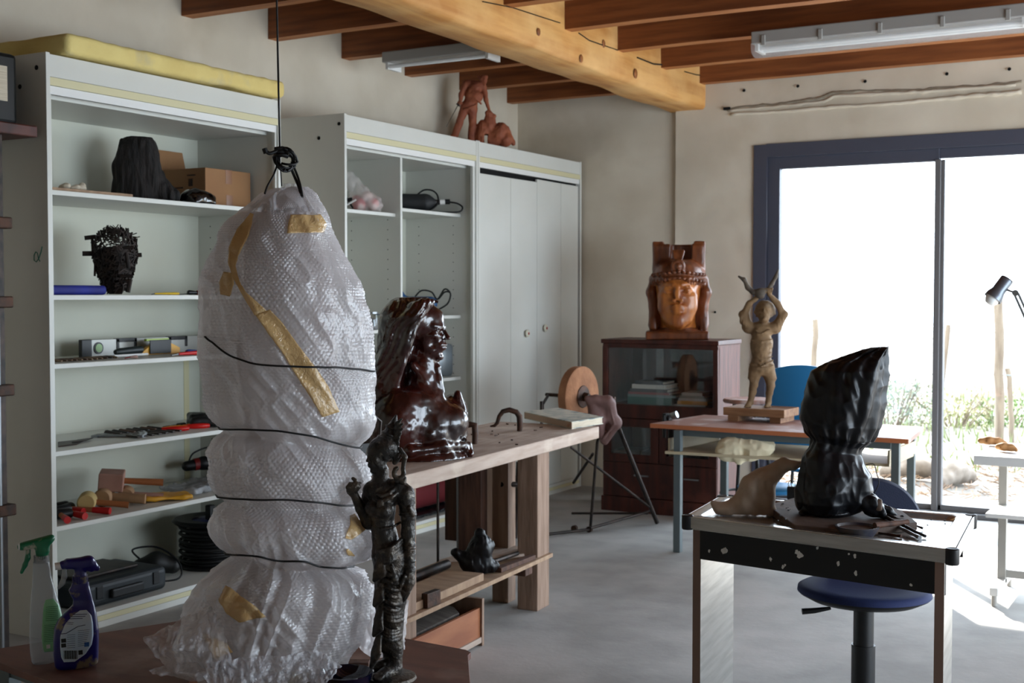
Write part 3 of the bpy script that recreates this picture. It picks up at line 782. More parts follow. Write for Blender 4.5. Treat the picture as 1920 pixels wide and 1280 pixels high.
# ---- 3. carved wooden head on the glazed cupboard
def make_wood_head():
    V = View(1271, 630, org=(PY(1271, 626, 8.42)[0], 8.42, 1.235)); V.py = 633; s = V.s; K = V.k
    root = thing('carved_head', 'large orange-brown carved wooden head with a high headdress on the glazed cupboard', 'sculpture', V.o, V.rz)
    S = Sculpt((-.24, -.24, 0), (.24, .22, .72), .0062)
    R = basis((-.03, -1, 0.0))
    head(S, K(1271, 541, -.02), R, 150 * s, ears=False, neck=False, eyes='open', lipk=.8, gaunt=0)
    S.frame(K(1271, 541, -.02), R, 150 * s)
    for q in (-1, 1):
        S.ell((q * .15, .22, -.20), (.09, .08, .13), k=.06); S.cone((q * .02, .375, -.185), (q * .10, .335, -.215), .018, .012, k=.01); S.cone((q * .06, .335, .075), (q * .20, .26, .085), .016, .010, k=.008)
    S.ell((0, .20, -.36), (.17, .12, .10), k=.08); S.frame()
    S.frame(); S.cone(K(1271, 580, .02), K(1271, 630, .02), .13, .15, k=.04)
    S.cut((0, 0, 1), K(1272, 519, 0)[2])
    S.warp(lambda X, Y, Z: .0022 * vn(X * 30, Y * 30, Z * 16) + .001 * vn(X * 80, Y * 80, Z * 40))
    S.cut((0, 0, -1), 0)
    S.build('face', SM['carved'], root, it=1)
    S = Sculpt((-.26, -.30, 0), (.26, .26, .74), .0065)
    S.box(K(1270, 626, .0), (.222, .18, .032), .012)                                # plinth
    S.ell(K(1272, 620, -.06), (.15, .09, .05), k=.03)
    S.box(K(1272, 500, .09), (.17, .10, .10), .03)                                   # back of helmet
    S.ell(K(1272, 516, .0), (.190, .225, .135), k=.03); S.cut((0, 0, 9), 9 * 9) if 0 else None
    S.box(K(1272, 482, .08), (.18, .11, .10), .02, k=.02)
    S.ell(K(1272, 519, -.01), (.200, .235, .022), k=.01)
    for q in (-1, 1):
        S.box(K(1272 + q * 38, 478, .06), (.040, .08, .105), .012, k=.01)
        S.chain([K(1272 + q * 46, 520, -.02), K(1272 + q * 51, 545, -.05), K(1272 + q * 47, 572, -.05), K(1272 + q * 48, 606, -.05)], [.03, .036, .03, .032], k=.02)
        S.box(K(1272 + q * 47, 604, -.03), (.026, .05, .045), .01, k=.01)
        S.cone(K(1272 + q * 38, 600, .0), K(1272 + q * 40, 560, .0), .05, .06, k=.03)
    S.box(K(1276, 468, -.02), (.075, .10, .060), .01, k=.01, sub=True)               # hollow between the horns
    S.box(K(1263, 464, .05), (.014, .2, .03), .004, k=.004, sub=True)
    S.box(K(1272, 478, .12), (.12, .03, .08), .01)
    S.ell(K(1271, 497, -.215), (.052, .022, .050), k=.006)                            # medallion
    S.ell(K(1271, 497, -.235), (.040, .014, .038), k=.004, sub=True); S.ell(K(1271, 497, -.228), (.022, .012, .022), k=.005)
    for i in range(5): S.cone(K(1265 + 3 * i, 486, -.19), K(1262 + 4.6 * i, 468, -.15), .008, .011, k=.004)
    for i in range(15):                                                               # beaded bands
        a = radians(-68 + i * 136 / 14)
        for (yy, r) in ((508, .016), (520, .015)):
            S.ell((K(1272, yy, 0)[0] + .197 * sin(a), -.01 - .225 * cos(a), K(1272, yy + 6 * abs(sin(a)) , 0)[2] - .0), (r, r, r * .8), k=.006)
    for i in range(24):
        a = radians(-72 + i * 6.2); S.cone((K(1272, 530, 0)[0] + .19 * sin(a), -.0 - .215 * cos(a), K(1272, 530, 0)[2] - .01 * abs(sin(a))), (K(1272, 526, 0)[0] + .195 * sin(a), -.0 - .222 * cos(a), K(1272, 523, 0)[2]), .006, .008, k=.004)
    # keep the face opening clear
    S.frame(K(1271, 541, -.02), R, 150 * s); S.ell((0, .40, -.20), (.265, .40, .33), k=.02, sub=True); S.frame()
    S.warp(lambda X, Y, Z: .003 * vn(X * 26, Y * 26, Z * 14) + .0012 * vn(X * 80, Y * 80, Z * 40))
    S.cut((0, 0, -1), 0)
    S.build('headdress', SM['carved_dark'], root, it=1)
make_wood_head()

# ---- 4. clay figure lifting antlers, on its wooden stand
TBZ = .765
def make_antler():
    V = View(1424, 772, org=(PZ(1424, 789, TBZ)[0], PZ(1424, 789, TBZ)[1] + .03, TBZ)); V.py = 791; s = V.s; K = V.k
    root = thing('wooden_modelling_stand', 'low wooden stand with two bearers, under the standing clay figure', 'stand', V.o, 0)
    b = MB(); w0, w1 = V.wd(K(1358, 0)), V.wd(K(1489, 0))
    Rz = Matrix.Rotation(radians(-3), 3, 'Z')
    c = V.o
    b.box((c[0], c[1], TBZ + .060), (.40, .26, .050), Rz); b.build('top_board', WOODM, root, bevel=.004)
    for q in (-1, 1): MB().box((c[0] + q * .135, c[1] - .0, TBZ + .0175), (.07, .24, .035), Rz).build('bearer', WOODM, root, bevel=.002)
    zb = .0855
    S = Sculpt((-.18, -.14, zb - .002), (.18, .14, .92), .0055)
    def C(pts, rs, k=.01): S.chain([K(*p) for p in pts], rs, k)
    for (x0, x1, x2, xf, dd) in ((1413, 1410, 1404, 1398, .0), (1437, 1441, 1437, 1434, .01)):
        C([(x0, 695, dd), (x1, 725, dd - .01), (x2, 757, dd), ], [.034, .027, .018], .01)
        C([(x2, 757, dd), (xf, 765, dd - .05)], [.021, .016]); 
        for i in range(4): C([(xf - 3 + 3 * i, 765, dd - .05), (xf - 5 + 4 * i, 767, dd - .075)], [.009, .006], .003)
        C([(x0, 690, dd), (x1, 709, dd)], [.039, .035], .01); S.ell(K(x1, 712, dd), (.037, .037, .012), k=.006)
    C([(1424, 690, .0), (1424, 650, -.01), (1424, 625, .0)], [.056, .062, .060], .03)
    C([(1424, 676, -.02), (1424, 660, -.04)], [.05, .05], .02)
    C([(1402, 618, .0), (1447, 618, .0)], [.036, .036], .02)
    for q, ex, hx, hy in ((-1, 1391, 1417, 553), (1, 1463, 1437, 549)):
        C([(1424 + q * 26, 617, .0), (ex, 592, .0)], [.035, .027], .015); S.ell(K(ex, 592, 0), (.034, .032, .03), k=.01)
        C([(ex, 592, .0), ((ex + hx) / 2 + q * 3, 572, -.02), (hx, hy + 6, -.03)], [.024, .020, .015], .01)
        S.ell(K(hx, hy, -.04), (.022, .018, .022), k=.008)
        for i in range(4): C([(hx - 6 + 4 * i, hy + 2, -.055), (hx - 6 + 4 * i, hy - 5, -.05), (hx - 6 + 4 * i, hy - 6, -.03)], [.006, .006, .005], .003)
    C([(1427, 615, .0), (1427, 600, -.01)], [.03, .028], .015)
    head(S, K(1428, 592, -.02), basis((0, -1, .75), (0, .7, 1)), 46 * s, ears=True, neck=False)
    S.ell(K(1430, 583, .03), (.062, .055, .062), k=.015)
    for i in range(14): S.cone(K(1414 + 2.4 * i, 572 + 4 * abs(i - 7) * .5, .02), K(1411 + 2.8 * i, 588 + 3 * (i % 3), .04), .012, .009, k=.006)
    for i in range(6): C([(1404 + 2 * i, 640 + 8 * i, -.05), (1424, 644 + 9 * i, -.078), (1444, 638 + 8 * i, -.05)], [.005, .006, .005], .006)
    C([(1403, 686, -.03), (1424, 690, -.075), (1446, 686, -.03)], [.007, .008, .007], .004)
    for q, ex in ((-1, 1391), (1, 1463)):
        for j in range(3): S.ell(K(1424 + q * (30 + 4 * j), 612 - 5 * j, -.0), (.010, .040 - .003 * j, .034), k=.006)
    C([(1412, 622, -.055), (1424, 628, -.07), (1438, 621, -.055)], [.005, .006, .005], .004)
    for q in (-1, 1): S.chain([K(1424 + q * 6, 700, -.05), K(1424 + q * 14, 712, -.045)], [.006, .006], .006, sub=True)
    S.warp(lambda X, Y, Z: .003 * vn(X * 40, Y * 40, Z * 40) + .002 * (1 - 2 * np.abs(vn(X * 30, Y * 30, Z * 60))))
    S.cut((0, 0, -1), -zb)
    f = S.build('antler_figure', SM['clay'], None, V.o, V.rz, it=1)
    tag(f, 'brown clay standing figure with arms raised holding antlers', 'figurine')
    S2 = Sculpt((-.2, -.1, .7), (.16, .1, 1.0), .0045)
    def C2(pts, rs, k=.008): S2.chain([K(*p) for p in pts], rs, k)
    C2([(1381, 521, -.03), (1391, 527, -.03), (1398, 542, -.035), (1408, 551, -.04), (1424, 549, -.04)], [.006, .013, .015, .017, .02])
    C2([(1424, 549, -.04), (1436, 547, -.04), (1442, 535, -.035), (1449, 522, -.03), (1454, 508, -.03)], [.02, .016, .013, .011, .004])
    S2.ell(K(1421, 553, -.05), (.030, .022, .035), k=.01)
    S2.warp(lambda X, Y, Z: .002 * vn(X * 70, Y * 70, Z * 70))
    S2.build('antlers', mat('antler_clay', (.36, .32, .27), .7, col2=(.20, .17, .15), nscale=12), f, it=1)
WOODM = mat('stand_wood', (.60, .45, .32), .65, col2=(.48, .33, .22), nscale=4, stretch=(1, 8, 8), bump=.15, bscale=12)
make_antler()

# ---- 5. terracotta swordsman on top of the cupboard
def make_swordsman():
    p = PX(905, 262, -4.80)
    V = View(905, 268, org=(p[0], p[1], CT)); V.py = pjy(p[0], p[1], CT); s = V.s; K = V.k
    root = thing('terracotta_figure', 'terracotta swordsman leaning on a rock, on top of the cupboards', 'figurine', V.o, V.rz)
    S = Sculpt((-.27, -.15, 0), (.24, .15, .54), .0042)
    def C(pts, rs, k=.008): S.chain([K(*q) for q in pts], rs, k)
    C([(873, 200, .0), (862, 228, -.01), (853, 252, -.01)], [.038, .026, .022]); C([(862, 230, -.01), (853, 254, -.01), (848, 258, -.04)], [.028, .026, .018], .004)
    C([(886, 202, .0), (886, 235, .0), (883, 258, .0)], [.038, .026, .024]); C([(886, 238, .0), (883, 264, .0), (878, 267, -.04)], [.03, .027, .018], .004)
    C([(880, 200, .0), (886, 180, -.01), (892, 165, -.01)], [.046, .05, .045], .02); S.ell(K(893, 182, -.03), (.05, .045, .045), k=.015)
    C([(876, 158, .0), (905, 163, .0)], [.03, .03], .015)
    C([(874, 158, .0), (865, 178, -.02), (863, 192, -.03)], [.026, .019, .014]); S.ell(K(862, 193, -.03), (.018, .016, .016), k=.005)
    C([(907, 165, .0), (911, 188, -.01), (918, 210, -.02)], [.026, .019, .013]); S.ell(K(918, 211, -.02), (.017, .016, .013), k=.005)
    for i in range(4): C([(862 - 2 + 1.5 * i, 193, -.045), (859 + 1.5 * i, 197, -.04)], [.005, .004], .002); C([(914 + 2 * i, 212, -.03), (915 + 2 * i, 217, -.03)], [.005, .004], .002)
    C([(897, 160, .0), (903, 156, -.01)], [.022, .02])
    head(S, K(907, 149, -.02), basis((.75, -.6, -.35)), 24 * s, ears=True, neck=False)
    S.ell(K(903, 143, .0), (.036, .034, .026), k=.008); C([(903, 139, 0), (905, 132, 0)], [.014, .012], .004)
    C([(870, 205, -.04), (880, 203, -.05), (895, 196, -.045)], [.006] * 3, .003); C([(900, 160, -.03), (892, 185, -.06), (902, 195, -.04)], [.008, .009, .008], .004)
    # rock
    for (x, y, d, a, b_, c) in ((905, 250, .0, .05, .06, .10), (918, 232, .0, .05, .05, .09), (935, 250, .0, .06, .07, .09), (948, 262, .0, .05, .06, .06), (925, 258, .02, .08, .07, .08), (898, 256, .0, .03, .05, .06)):
        S.ell(K(x, y, d), (a, b_, c), R=np.array(rotm(0, 25 * (x > 920), 20)), k=.015)
    S.box(K(911, 262, 0), (.012, .3, .035), .003, k=.004, sub=True)
    S.cone(K(952, 240, -.01), K(963, 268, -.01), .012, .02, k=.01); S.cone(K(914, 212, -.02), K(926, 218, -.02), .022, .02, k=.01)
    S.warp(lambda X, Y, Z: .0025 * vn(X * 60, Y * 60, Z * 60) + .006 * np.abs(vn(X * 18, Y * 18, Z * 18)) * (X > .0))
    S.cut((0, 0, -1), 0)
    S.build('figure', SM['terra'], root, it=1)
    a, b_ = K(863, 190, -.045), K(837, 238, -.05)
    b_[2] = max(b_[2], .004)
    MB().tube([a, a * .8 + b_ * .2, b_], [.004, .0035, .001], 8).build('sword', M['dark_steel'], root, local=True)
    g = a * .85 + b_ * .15
    MB().box(g, (.03, .008, .012), rotm(0, 40)).build('sword_guard', M['dark_steel'], root, local=True)
def pjy(x, y, z):
    q = np.array([x, y, z - EYE]); return 640 - FPX * (q @ _up) / (q @ _fw)
make_swordsman()
# ------------------------------------------------------------------ workbench
M['bench'] = mat('bench_wood', (.72, .65, .60), .85, col2=(.64, .56, .50), nscale=5, stretch=(6, .7, 6), bump=.25, bscale=10, col3=(.78, .72, .66), nscale3=5, c3=(.5, .7))
M['bench_dark'] = mat('bench_dark_wood', (.36, .24, .18), .75, col2=(.24, .15, .11), nscale=5, stretch=(6, 6, .7), bump=.2, bscale=12)
M['bench_leg'] = mat('bench_leg_wood', (.60, .50, .43), .8, col2=(.50, .40, .33), nscale=5, stretch=(6, 6, .7), bump=.2, bscale=12)
M['ply'] = mat('plywood', (.66, .55, .44), .75, col2=(.56, .45, .36), nscale=6, stretch=(1, 4, 1), bump=.1, bscale=20)
M['iron'] = mat('rusty_iron', (.20, .165, .145), .6, .6, col2=(.30, .20, .15), nscale=25, bump=.2, bscale=60)
bang = atan((2.948 - 2.809) / 2.04)         # bench turned slightly
bench = thing('workbench', 'heavy pale wooden workbench with a vise, below the dark bust', 'workbench', (-3.2, 4.95, 0), bang)
BR_ = Matrix.Rotation(bang, 3, 'Z')
def BP(u, v, z):
    """bench point: u along its length from the near corner, v towards the cupboards"""
    return Vector((-2.782, 3.73, 0)) + BR_ @ Vector((-v, u, 0)) + Vector((0, 0, z))
def bbox(b, u0, u1, v0, v1, z0, z1):
    return b.box(BP((u0 + u1) / 2, (v0 + v1) / 2, (z0 + z1) / 2), (abs(v1 - v0), abs(u1 - u0), abs(z1 - z0)), BR_)
bbox(MB(), 0, 2.42, 0, .62, .775, .84).build('benchtop', M['bench'], bench, bevel=.006)
for (u0, u1, v0, v1) in ((1.66, 1.80, .02, .13), (.36, .48, .02, .13), (2.22, 2.34, .48, .59), (.36, .48, .48, .59)):
    bbox(MB(), u0, u1, v0, v1, 0, .775).build('leg', M['bench_leg'], bench, bevel=.004)
bbox(MB(), .10, 1.80, .0, .42, .245, .265).build('lower_shelf', M['ply'], bench, bevel=.002)
bbox(MB(), 1.52, 1.60, .02, .44, .20, .245).build('rail', M['bench_dark'], bench, bevel=.003); bbox(MB(), .48, .58, .13, .48, .20, .245).build('rail', M['bench_dark'], bench, bevel=.003)
def PB(x, y, u): # pixel ray onto the bench cross plane at length u
    n = BR_ @ Vector((0, 1, 0)); c = BP(u, 0, 0); d = Vector(_ray(x, y)); o = Vector((0, 0, EYE)); t = (c - o).dot(n) / d.dot(n); return o + d * t
vz = bench
b = MB(); bbox(b, 1.66, 1.73, .33, .46, .10, .775); b.build('vise_jaw', M['bench_dark'], bench, bevel=.004)
b = MB(); bbox(b, 1.74, 1.83, .22, .31, .0, .775); b.build('vise_post', M['bench_leg'], bench, bevel=.004)
b = MB(); bbox(b, 1.70, 1.75, .485, .56, .30, .77); b.build('vise_guide', M['bench_dark'], bench, bevel=.004)
MB().tube([BP(1.69, .475, .25), BP(1.69, .475, .77)], .010, 12).build('steel_rod', M['steel'], bench, smooth=50)
MB().tube([BP(1.62, .555, .0), BP(1.62, .555, .775)], .007, 10).build('steel_rod', M['dark_steel'], bench, smooth=50)
MB().tube([BP(1.74, .26, .60), BP(1.90, .15, .585)], .013, 12).build('vise_bar', M['dark_steel'], bench, smooth=50)

# holdfasts on the bench
def holdfast(px, py, pts, label, z=.84):
    o = PZ(px, py, z); rz = YAW - atan((px - 960) / FPX); R = Matrix.Rotation(rz, 3, 'Z'); s = float((o - np.array([0, 0, EYE])) @ _fw) / FPX
    path = [P3(o) + R @ Vector(((x - px) * s, dd, (py - y) * s)) for (x, y, dd, r) in pts]
    q = MB().tube(path, [p[3] for p in pts], 8, flat=1.0).build('holdfast', M['iron'], smooth=60); tag(q, label, 'clamp', 'holdfasts on the workbench')
holdfast(974, 808, [(919, 799, 0, .004), (927, 798, 0, .008), (932, 793, 0, .010), (936, 780, 0, .011), (943, 771, 0, .013), (955, 768, 0, .014), (968, 772, 0, .015), (974, 780, 0, .017), (975, 795, 0, .0165), (974, 808, 0, .014)], 'dark iron holdfast arching over the bench beside the album')
holdfast(890, 832, [(868, 796, .02, .013), (880, 796, .01, .016), (890, 797, 0, .017), (891, 812, 0, .015), (890, 832, 0, .013)], 'short dark iron holdfast right behind the bust')
# album
a = [PZ(983, 783, .845), PZ(1072, 803, .845), PZ(1131, 793, .845), PZ(1046, 775, .845)]
album = thing('album', 'thick dusty album lying flat at the bench end', 'book', (a[0] + a[2]) / 2 * [1, 1, 0] + [0, 0, .841])
pl = [(q[0], q[1]) for q in a]
cx_, cy_ = sum(q[0] for q in pl) / 4, sum(q[1] for q in pl) / 4
pin = [(cx_ + (x - cx_) * .975, cy_ + (y - cy_) * .975) for x, y in pl]
M['paper'] = mat('old_paper', (.80, .76, .68), .85, col2=(.70, .65, .57), nscale=9, stretch=(1, 1, 40))
M['cover'] = mat('album_cover', (.66, .67, .63), .7, col2=(.44, .50, .50), nscale=9, contrast=(.5, .6), col3=(.78, .76, .70), nscale3=16, c3=(.45, .6))
MB().prism(pin, .844, .876).build('pages', M['paper'], album); b = MB(); b.prism(pl, .8405, .844); b.prism(pl, .876, .880); b.build('cover', M['cover'], album)
MB().prism([pl[0], (pl[0][0] * .985 + pl[3][0] * .015, pl[0][1] * .985 + pl[3][1] * .015), (pl[1][0] * .985 + pl[2][0] * .015, pl[1][1] * .985 + pl[2][1] * .015), pl[1]], .844, .876).build('spine', mat('album_spine', (.70, .60, .52), .8, col2=(.66, .30, .24), nscale=6, contrast=(.58, .62)), album)
# wood crumbs
rr = random.Random(11)
for i in range(14):
    q = BP(rr.uniform(1.3, 2.3), rr.uniform(.03, .5), .8402)
    tag(MB().box(q + Vector((0, 0, .003)), (.012 * rr.uniform(.5, 1.6), .006, .005), rotm(0, 0, rr.uniform(0, 180))).build('wood_chip', M['iron']), 'tiny dark wood chip lying on the workbench top', 'debris', 'wood chips on the workbench')
# things on the lower shelf
def slab(name, label, cat, pts, z0, z1, m, group=None, bevel=.003):
    return tag(MB().prism([(float(p[0]), float(p[1])) for p in pts], z0, z1).build(name, m, bevel=bevel), label, cat, group)
zz = .266
slab('board', 'grey wooden board lying near the front of the bench lower shelf', 'board', [BP(.30, .03, 0), BP(1.10, .03, 0), BP(1.10, .21, 0), BP(.30, .21, 0)], zz, zz + .035, M['ply'])
slab('board', 'pale plank lying under the right end of the bench behind the black bundle', 'board', [BP(1.50, .16, 0), BP(1.78, .04, 0), BP(1.84, .34, 0), BP(1.35, .40, 0)], zz, zz + .014, M['bench'])
slab('wood_block', 'small reddish brown wood strip on the bench lower shelf right of the black bundle', 'wood block', [BP(1.28, .03, 0), BP(1.62, .01, 0), BP(1.62, .045, 0), BP(1.28, .075, 0)], zz, zz + .022, M['bench_dark'])
tag(MB().tube([BP(.25, .30, zz + .022), BP(1.25, .30, zz + .022)], .022, 14).build('pipe', M['dark_steel'], smooth=50), 'dark steel pipe lying behind the grey board on the bench lower shelf', 'pipe')
tag(MB().bb((0, 0, 0), (.03, .10, .06)).build('iron_block', M['iron'], bevel=.002), 'small brown iron block at the near end of the bench lower shelf', 'iron block').location = BP(.60, .02, zz)
tag(MB().tube([BP(1.60, .10, zz + .026), BP(1.35, .12, zz + .026)], .011, 10).build('dark_rod', M['dark_steel'], smooth=50), 'thin dark rod lying across the pale plank under the bench', 'rod')
# crate under the bench
M['orange_wood'] = mat('orange_wood', (.64, .40, .25), .65, col2=(.54, .31, .18), nscale=4, stretch=(3, .6, 3), bump=.05)
cr = thing('wooden_crate', 'open orange wooden crate standing on the floor under the workbench', 'crate', BP(.62, .18, 0), bang)
bbox(MB(), .20, 1.00, -.002, .014, .04, .17).build('front_panel', M['orange_wood'], cr, bevel=.001)
bbox(MB(), .20, 1.00, .33, .345, .04, .17).build('rear_panel', M['orange_wood'], cr, bevel=.001)
bbox(MB(), 1.00, 1.02, -.012, .355, .0, .21).build('end_panel', M['bench_leg'], cr, bevel=.001); bbox(MB(), .18, .20, -.012, .355, .0, .21).build('end_panel', M['bench_leg'], cr, bevel=.001)
bbox(MB(), .20, 1.00, -.010, .345, .015, .04).build('bottom_panel', M['bench'], cr, bevel=.001)
tag(MB().prism([(-.36, -.12), (.30, -.12), (.36, -.06), (.36, .10), (.30, .13), (-.36, .13)], 0, .03, Matrix.Translation(BP(.58, .16, .155)) @ Matrix.Rotation(bang + pi / 2, 4, 'Z') @ Matrix.Rotation(radians(7), 4, 'X')).build('worn_board', mat('worn_board', (.36, .33, .30), .8, col2=(.26, .23, .21), nscale=7, stretch=(.6, 6, 6), bump=.2), bevel=.004), 'dark worn board with rounded corners lying in the crate', 'board')

# ------------------------------------------------------------------ glazed cupboard by the far wall
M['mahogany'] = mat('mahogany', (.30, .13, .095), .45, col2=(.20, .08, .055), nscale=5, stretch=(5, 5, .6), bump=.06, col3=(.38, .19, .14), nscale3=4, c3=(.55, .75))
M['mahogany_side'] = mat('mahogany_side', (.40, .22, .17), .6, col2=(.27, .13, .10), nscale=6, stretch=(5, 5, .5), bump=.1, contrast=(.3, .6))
gx0_, gx1_, gy0, gy1, gz = -3.905, -3.035, 8.20, 8.66, 1.235
gc = thing('glazed_cupboard', 'old dark reddish wooden cupboard with glass doors, under the carved head', 'cupboard', ((gx0_ + gx1_) / 2, 8.43, 0))
def gb(x0, x1, y0, y1, z0, z1, name, m, bv=.002, par=None): return MB().bb((x0, y0, z0), (x1, y1, z1)).build(name, m, par or gc, bevel=bv)
gb(gx0_ - .01, gx1_ + .01, gy0 - .015, gy1, gz - .03, gz, 'top_panel', M['mahogany'], .003)
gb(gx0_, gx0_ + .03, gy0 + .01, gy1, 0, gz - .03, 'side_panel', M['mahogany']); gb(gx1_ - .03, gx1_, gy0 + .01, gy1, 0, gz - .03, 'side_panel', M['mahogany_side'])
gb(gx0_ + .03, gx1_ - .03, gy1 - .012, gy1, .05, gz - .03, 'back_panel', M['mahogany'])
zA, zB = .77, .70
gb(gx0_ + .03, gx1_ - .03, gy0 + .03, gy1 - .012, zA - .02, zA, 'shelf', M['mahogany']); gb(gx0_ + .03, gx1_ - .03, gy0 + .02, gy1 - .012, .36, .38, 'shelf', M['mahogany'])
b = MB(); b.bb((gx0_, gy0, 1.175), (gx1_, gy0 + .03, 1.205)); b.bb((gx0_, gy0, .675), (gx1_, gy0 + .03, .77)); b.bb((gx0_, gy0, .77), (gx0_ + .035, gy0 + .03, 1.175)); b.bb((gx1_ - .035, gy0, .77), (gx1_, gy0 + .03, 1.175))
b.build('face_frame', M['mahogany'], gc, bevel=.003)
for (x0, x1, yo) in ((gx0_ + .035, (gx0_ + gx1_) / 2 + .03, .012), ((gx0_ + gx1_) / 2 - .03, gx1_ - .035, .02)): gb(x0, x1, gy0 + yo, gy0 + yo + .004, .77, 1.175, 'sliding_glass', M['cab_glass'], 0)
xm = gx0_ + .435
for (x0, x1) in ((gx0_, xm), (xm, gx1_)):
    d = MB(); t = .06
    d.bb((x0 + .003, gy0, .36), (x0 + t, gy0 + .022, .67)); d.bb((x1 - t, gy0, .36), (x1 - .003, gy0 + .022, .67)); d.bb((x0 + t, gy0, .61), (x1 - t, gy0 + .022, .67)); d.bb((x0 + t, gy0, .36), (x1 - t, gy0 + .022, .415))
    dd = d.build('door', M['mahogany'], gc, bevel=.002)
    gb(x0 + t, x1 - t, gy0 + .009, gy0 + .013, .415, .61, 'glass', M['cab_glass'], 0, dd)
    MB().lathe([(0, 0), (.010, .002), (.013, .01), (.009, .018), (0, .02)], (x1 - .03 if x0 == gx0_ else x1 - .25, gy0 - .0, .625), 14, rotm(90)).build('knob', M['paper'], dd, smooth=60)
dr = MB().bb((gx0_ + .003, gy0, .11), (gx1_ - .003, gy0 + .022, .355)).build('drawer', M['mahogany'], gc, bevel=.003)
for xx in (-3.60, -3.22): MB().bb((xx - .055, gy0 - .014, .262), (xx + .055, gy0 - .0, .272)).build('handle', M['steel'], dr)
gb(gx0_ - .008, gx1_ + .008, gy0 - .008, gy0 + .02, 0, .105, 'plinth', M['mahogany'], .003)
gb(gx0_ + .03, gx1_ - .03, gy0 + .022, gy1 - .012, .09, .11, 'bottom_panel', M['mahogany'])
def book(x0, x1, y0, y1, z0, z1, col, label, rz=0, cat='book', group='books in the glazed cupboard'):
    r = thing('book', label, cat, ((x0 + x1) / 2, (y0 + y1) / 2, z0), radians(rz), group)
    w, d, h = (x1 - x0) / 2, (y1 - y0) / 2, z1 - z0
    m = mat('book_cover', col, .6)
    b = MB(); b.bb((-w, -d, 0), (w, d, .003)); b.bb((-w, -d, h - .003), (w, d, h)); b.bb((-w, -d, .003), (w, -d + .003, h - .003)); b.build('cover', m, r, local=True)
    MB().bb((-w + .004, -d + .004, .003), (w - .004, d - .006, h - .003)).build('pages', M['paper'], r, local=True)
z = zA
X_ = lambda px: float(PY(px, 720, 8.3)[0])
stack = [(1180, 1262, .052, (.22, .40, .37), 'large teal book at the bottom of the left stack'), (1180, 1270, .018, (.45, .52, .50), 'pale grey book above the teal one'), (1181, 1258, .016, (.55, .33, .34), 'pink book in the left stack'), (1184, 1254, .024, (.28, .28, .28), 'dark grey book under the white-spined one'), (1188, 1252, .030, (.80, .80, .76), 'white-spined book near the top of the left stack'), (1194, 1246, .022, (.22, .21, .22), 'small dark book on top of the left stack')]
for (a0, a1, h, c, l) in stack:
    book(X_(a0), X_(a1), 8.27, 8.50, z, z + h, c, l + ' behind glass'); z += h + .0005
z = zA
for (a0, a1, h, c, l) in [(1262, 1322, .012, (.62, .62, .60), 'thin pale booklet at the bottom of the right pile'), (1268, 1325, .026, (.72, .52, .25), 'mustard yellow book in the right pile'), (1270, 1322, .018, (.60, .60, .58), 'grey magazine above the yellow book'), (1272, 1320, .018, (.45, .46, .44), 'dull grey-green magazine in the right pile'), (1276, 1316, .02, (.58, .58, .55), 'pale magazine topping the right pile')]:
    book(X_(a0) + .02, X_(a1) + .01, 8.26, 8.48, z, z + h, c, l + ' behind glass', 4); z += h + .0005
for i, (x, z) in enumerate(((-3.74, .3805), (-3.52, .3805))): book(x - .12, x + .08, 8.28, 8.5, z, z + .05, (.30, .28, .27), ('dark folder on the lower shelf behind the left glass door', 'dark folder on the lower shelf behind the right glass door')[i], 5)

# ------------------------------------------------------------------ round grindstone on an iron stand
gs = thing('grindstone', 'big round orange-brown grindstone on a spindly iron stand beside the bench', 'grindstone', (-3.66, 7.3, 0))
wc = Vector((-3.64, 7.28, .895)); ax = rotm(0, 0, 0) @ Vector((.98, -.12, 0)); 
Rw = ax.to_track_quat('Z', 'Y').to_matrix()
M['stone'] = mat('grindstone_stone', (.62, .43, .30), .9, col2=(.52, .35, .24), nscale=9, bump=.4, bscale=45, col3=(.42, .28, .20), nscale3=4, c3=(.55, .8))
MB().lathe([(0, -.035), (.185, -.035), (.195, -.028), (.195, .028), (.185, .035), (0, .035)], wc, 64, Rw).build('wheel', M['stone'], gs, smooth=40)
MB().lathe([(0, 0), (.075, 0), (.07, .008), (.03, .014), (.022, .05), (0, .05)], wc + ax * .033, 24, Rw).build('hub', M['iron'], gs, smooth=40)
MB().tube([wc - ax * .26, wc + ax * .28], .012, 10).build('axle', M['iron'], gs, smooth=50)
def tb(pts, r, name='strut', m=None): MB().tube([P3(p) for p in pts], r, 8).build(name, m or M['dark_steel'], gs, smooth=50)
ft = {k: PZ(*k, 0.0) for k in ((957, 1005), (1012, 1003), (1107, 992), (1232, 983))}
topc = wc + Vector((0, 0, -.03))
tb([ft[(1232, 983)] + [0, 0, .012], topc + ax * .22 + Vector((0, .02, 0))], .015)
tb([PY(1218, 950, 7.75), PY(1070, 838, 7.30)], .009); tb([ft[(1107, 992)] + [0, 0, .01], PY(1120, 828, 7.30)], .010)
tb([PZ(1013, 1003, .01), PY(1016, 752, 7.1)], .010); tb([PY(1016, 780, 7.1), PY(1016, 752, 7.1)], .014, 'bearing')
tb([PZ(1013, 1003, .02), PZ(1107, 992, .02)], .010); tb([PZ(1107, 990, .04), PY(1218, 958, 7.8)], .010); tb([PZ(985, 1000, .02), PZ(1013, 1003, .02)], .010)
tb([PY(1072, 962, 7.7), PY(1215, 962, 7.8)], .008); tb([PY(1075, 905, 7.6), PY(1112, 850, 7.5)], .010)
tb([PY(1016, 760, 7.1), wc - ax * .24], .010); tb([PY(1120, 828, 7.30), wc + ax * .26], .010)
tb([PY(964, 1008, 6.95), PY(970, 960, 6.95)], .020, 'pedal_tube'); tb([PY(970, 960, 6.95), PY(975, 866, 6.95)], .024, 'pedal_tube'); tb([PY(950, 872, 6.98), PY(978, 912, 6.98)], .008)
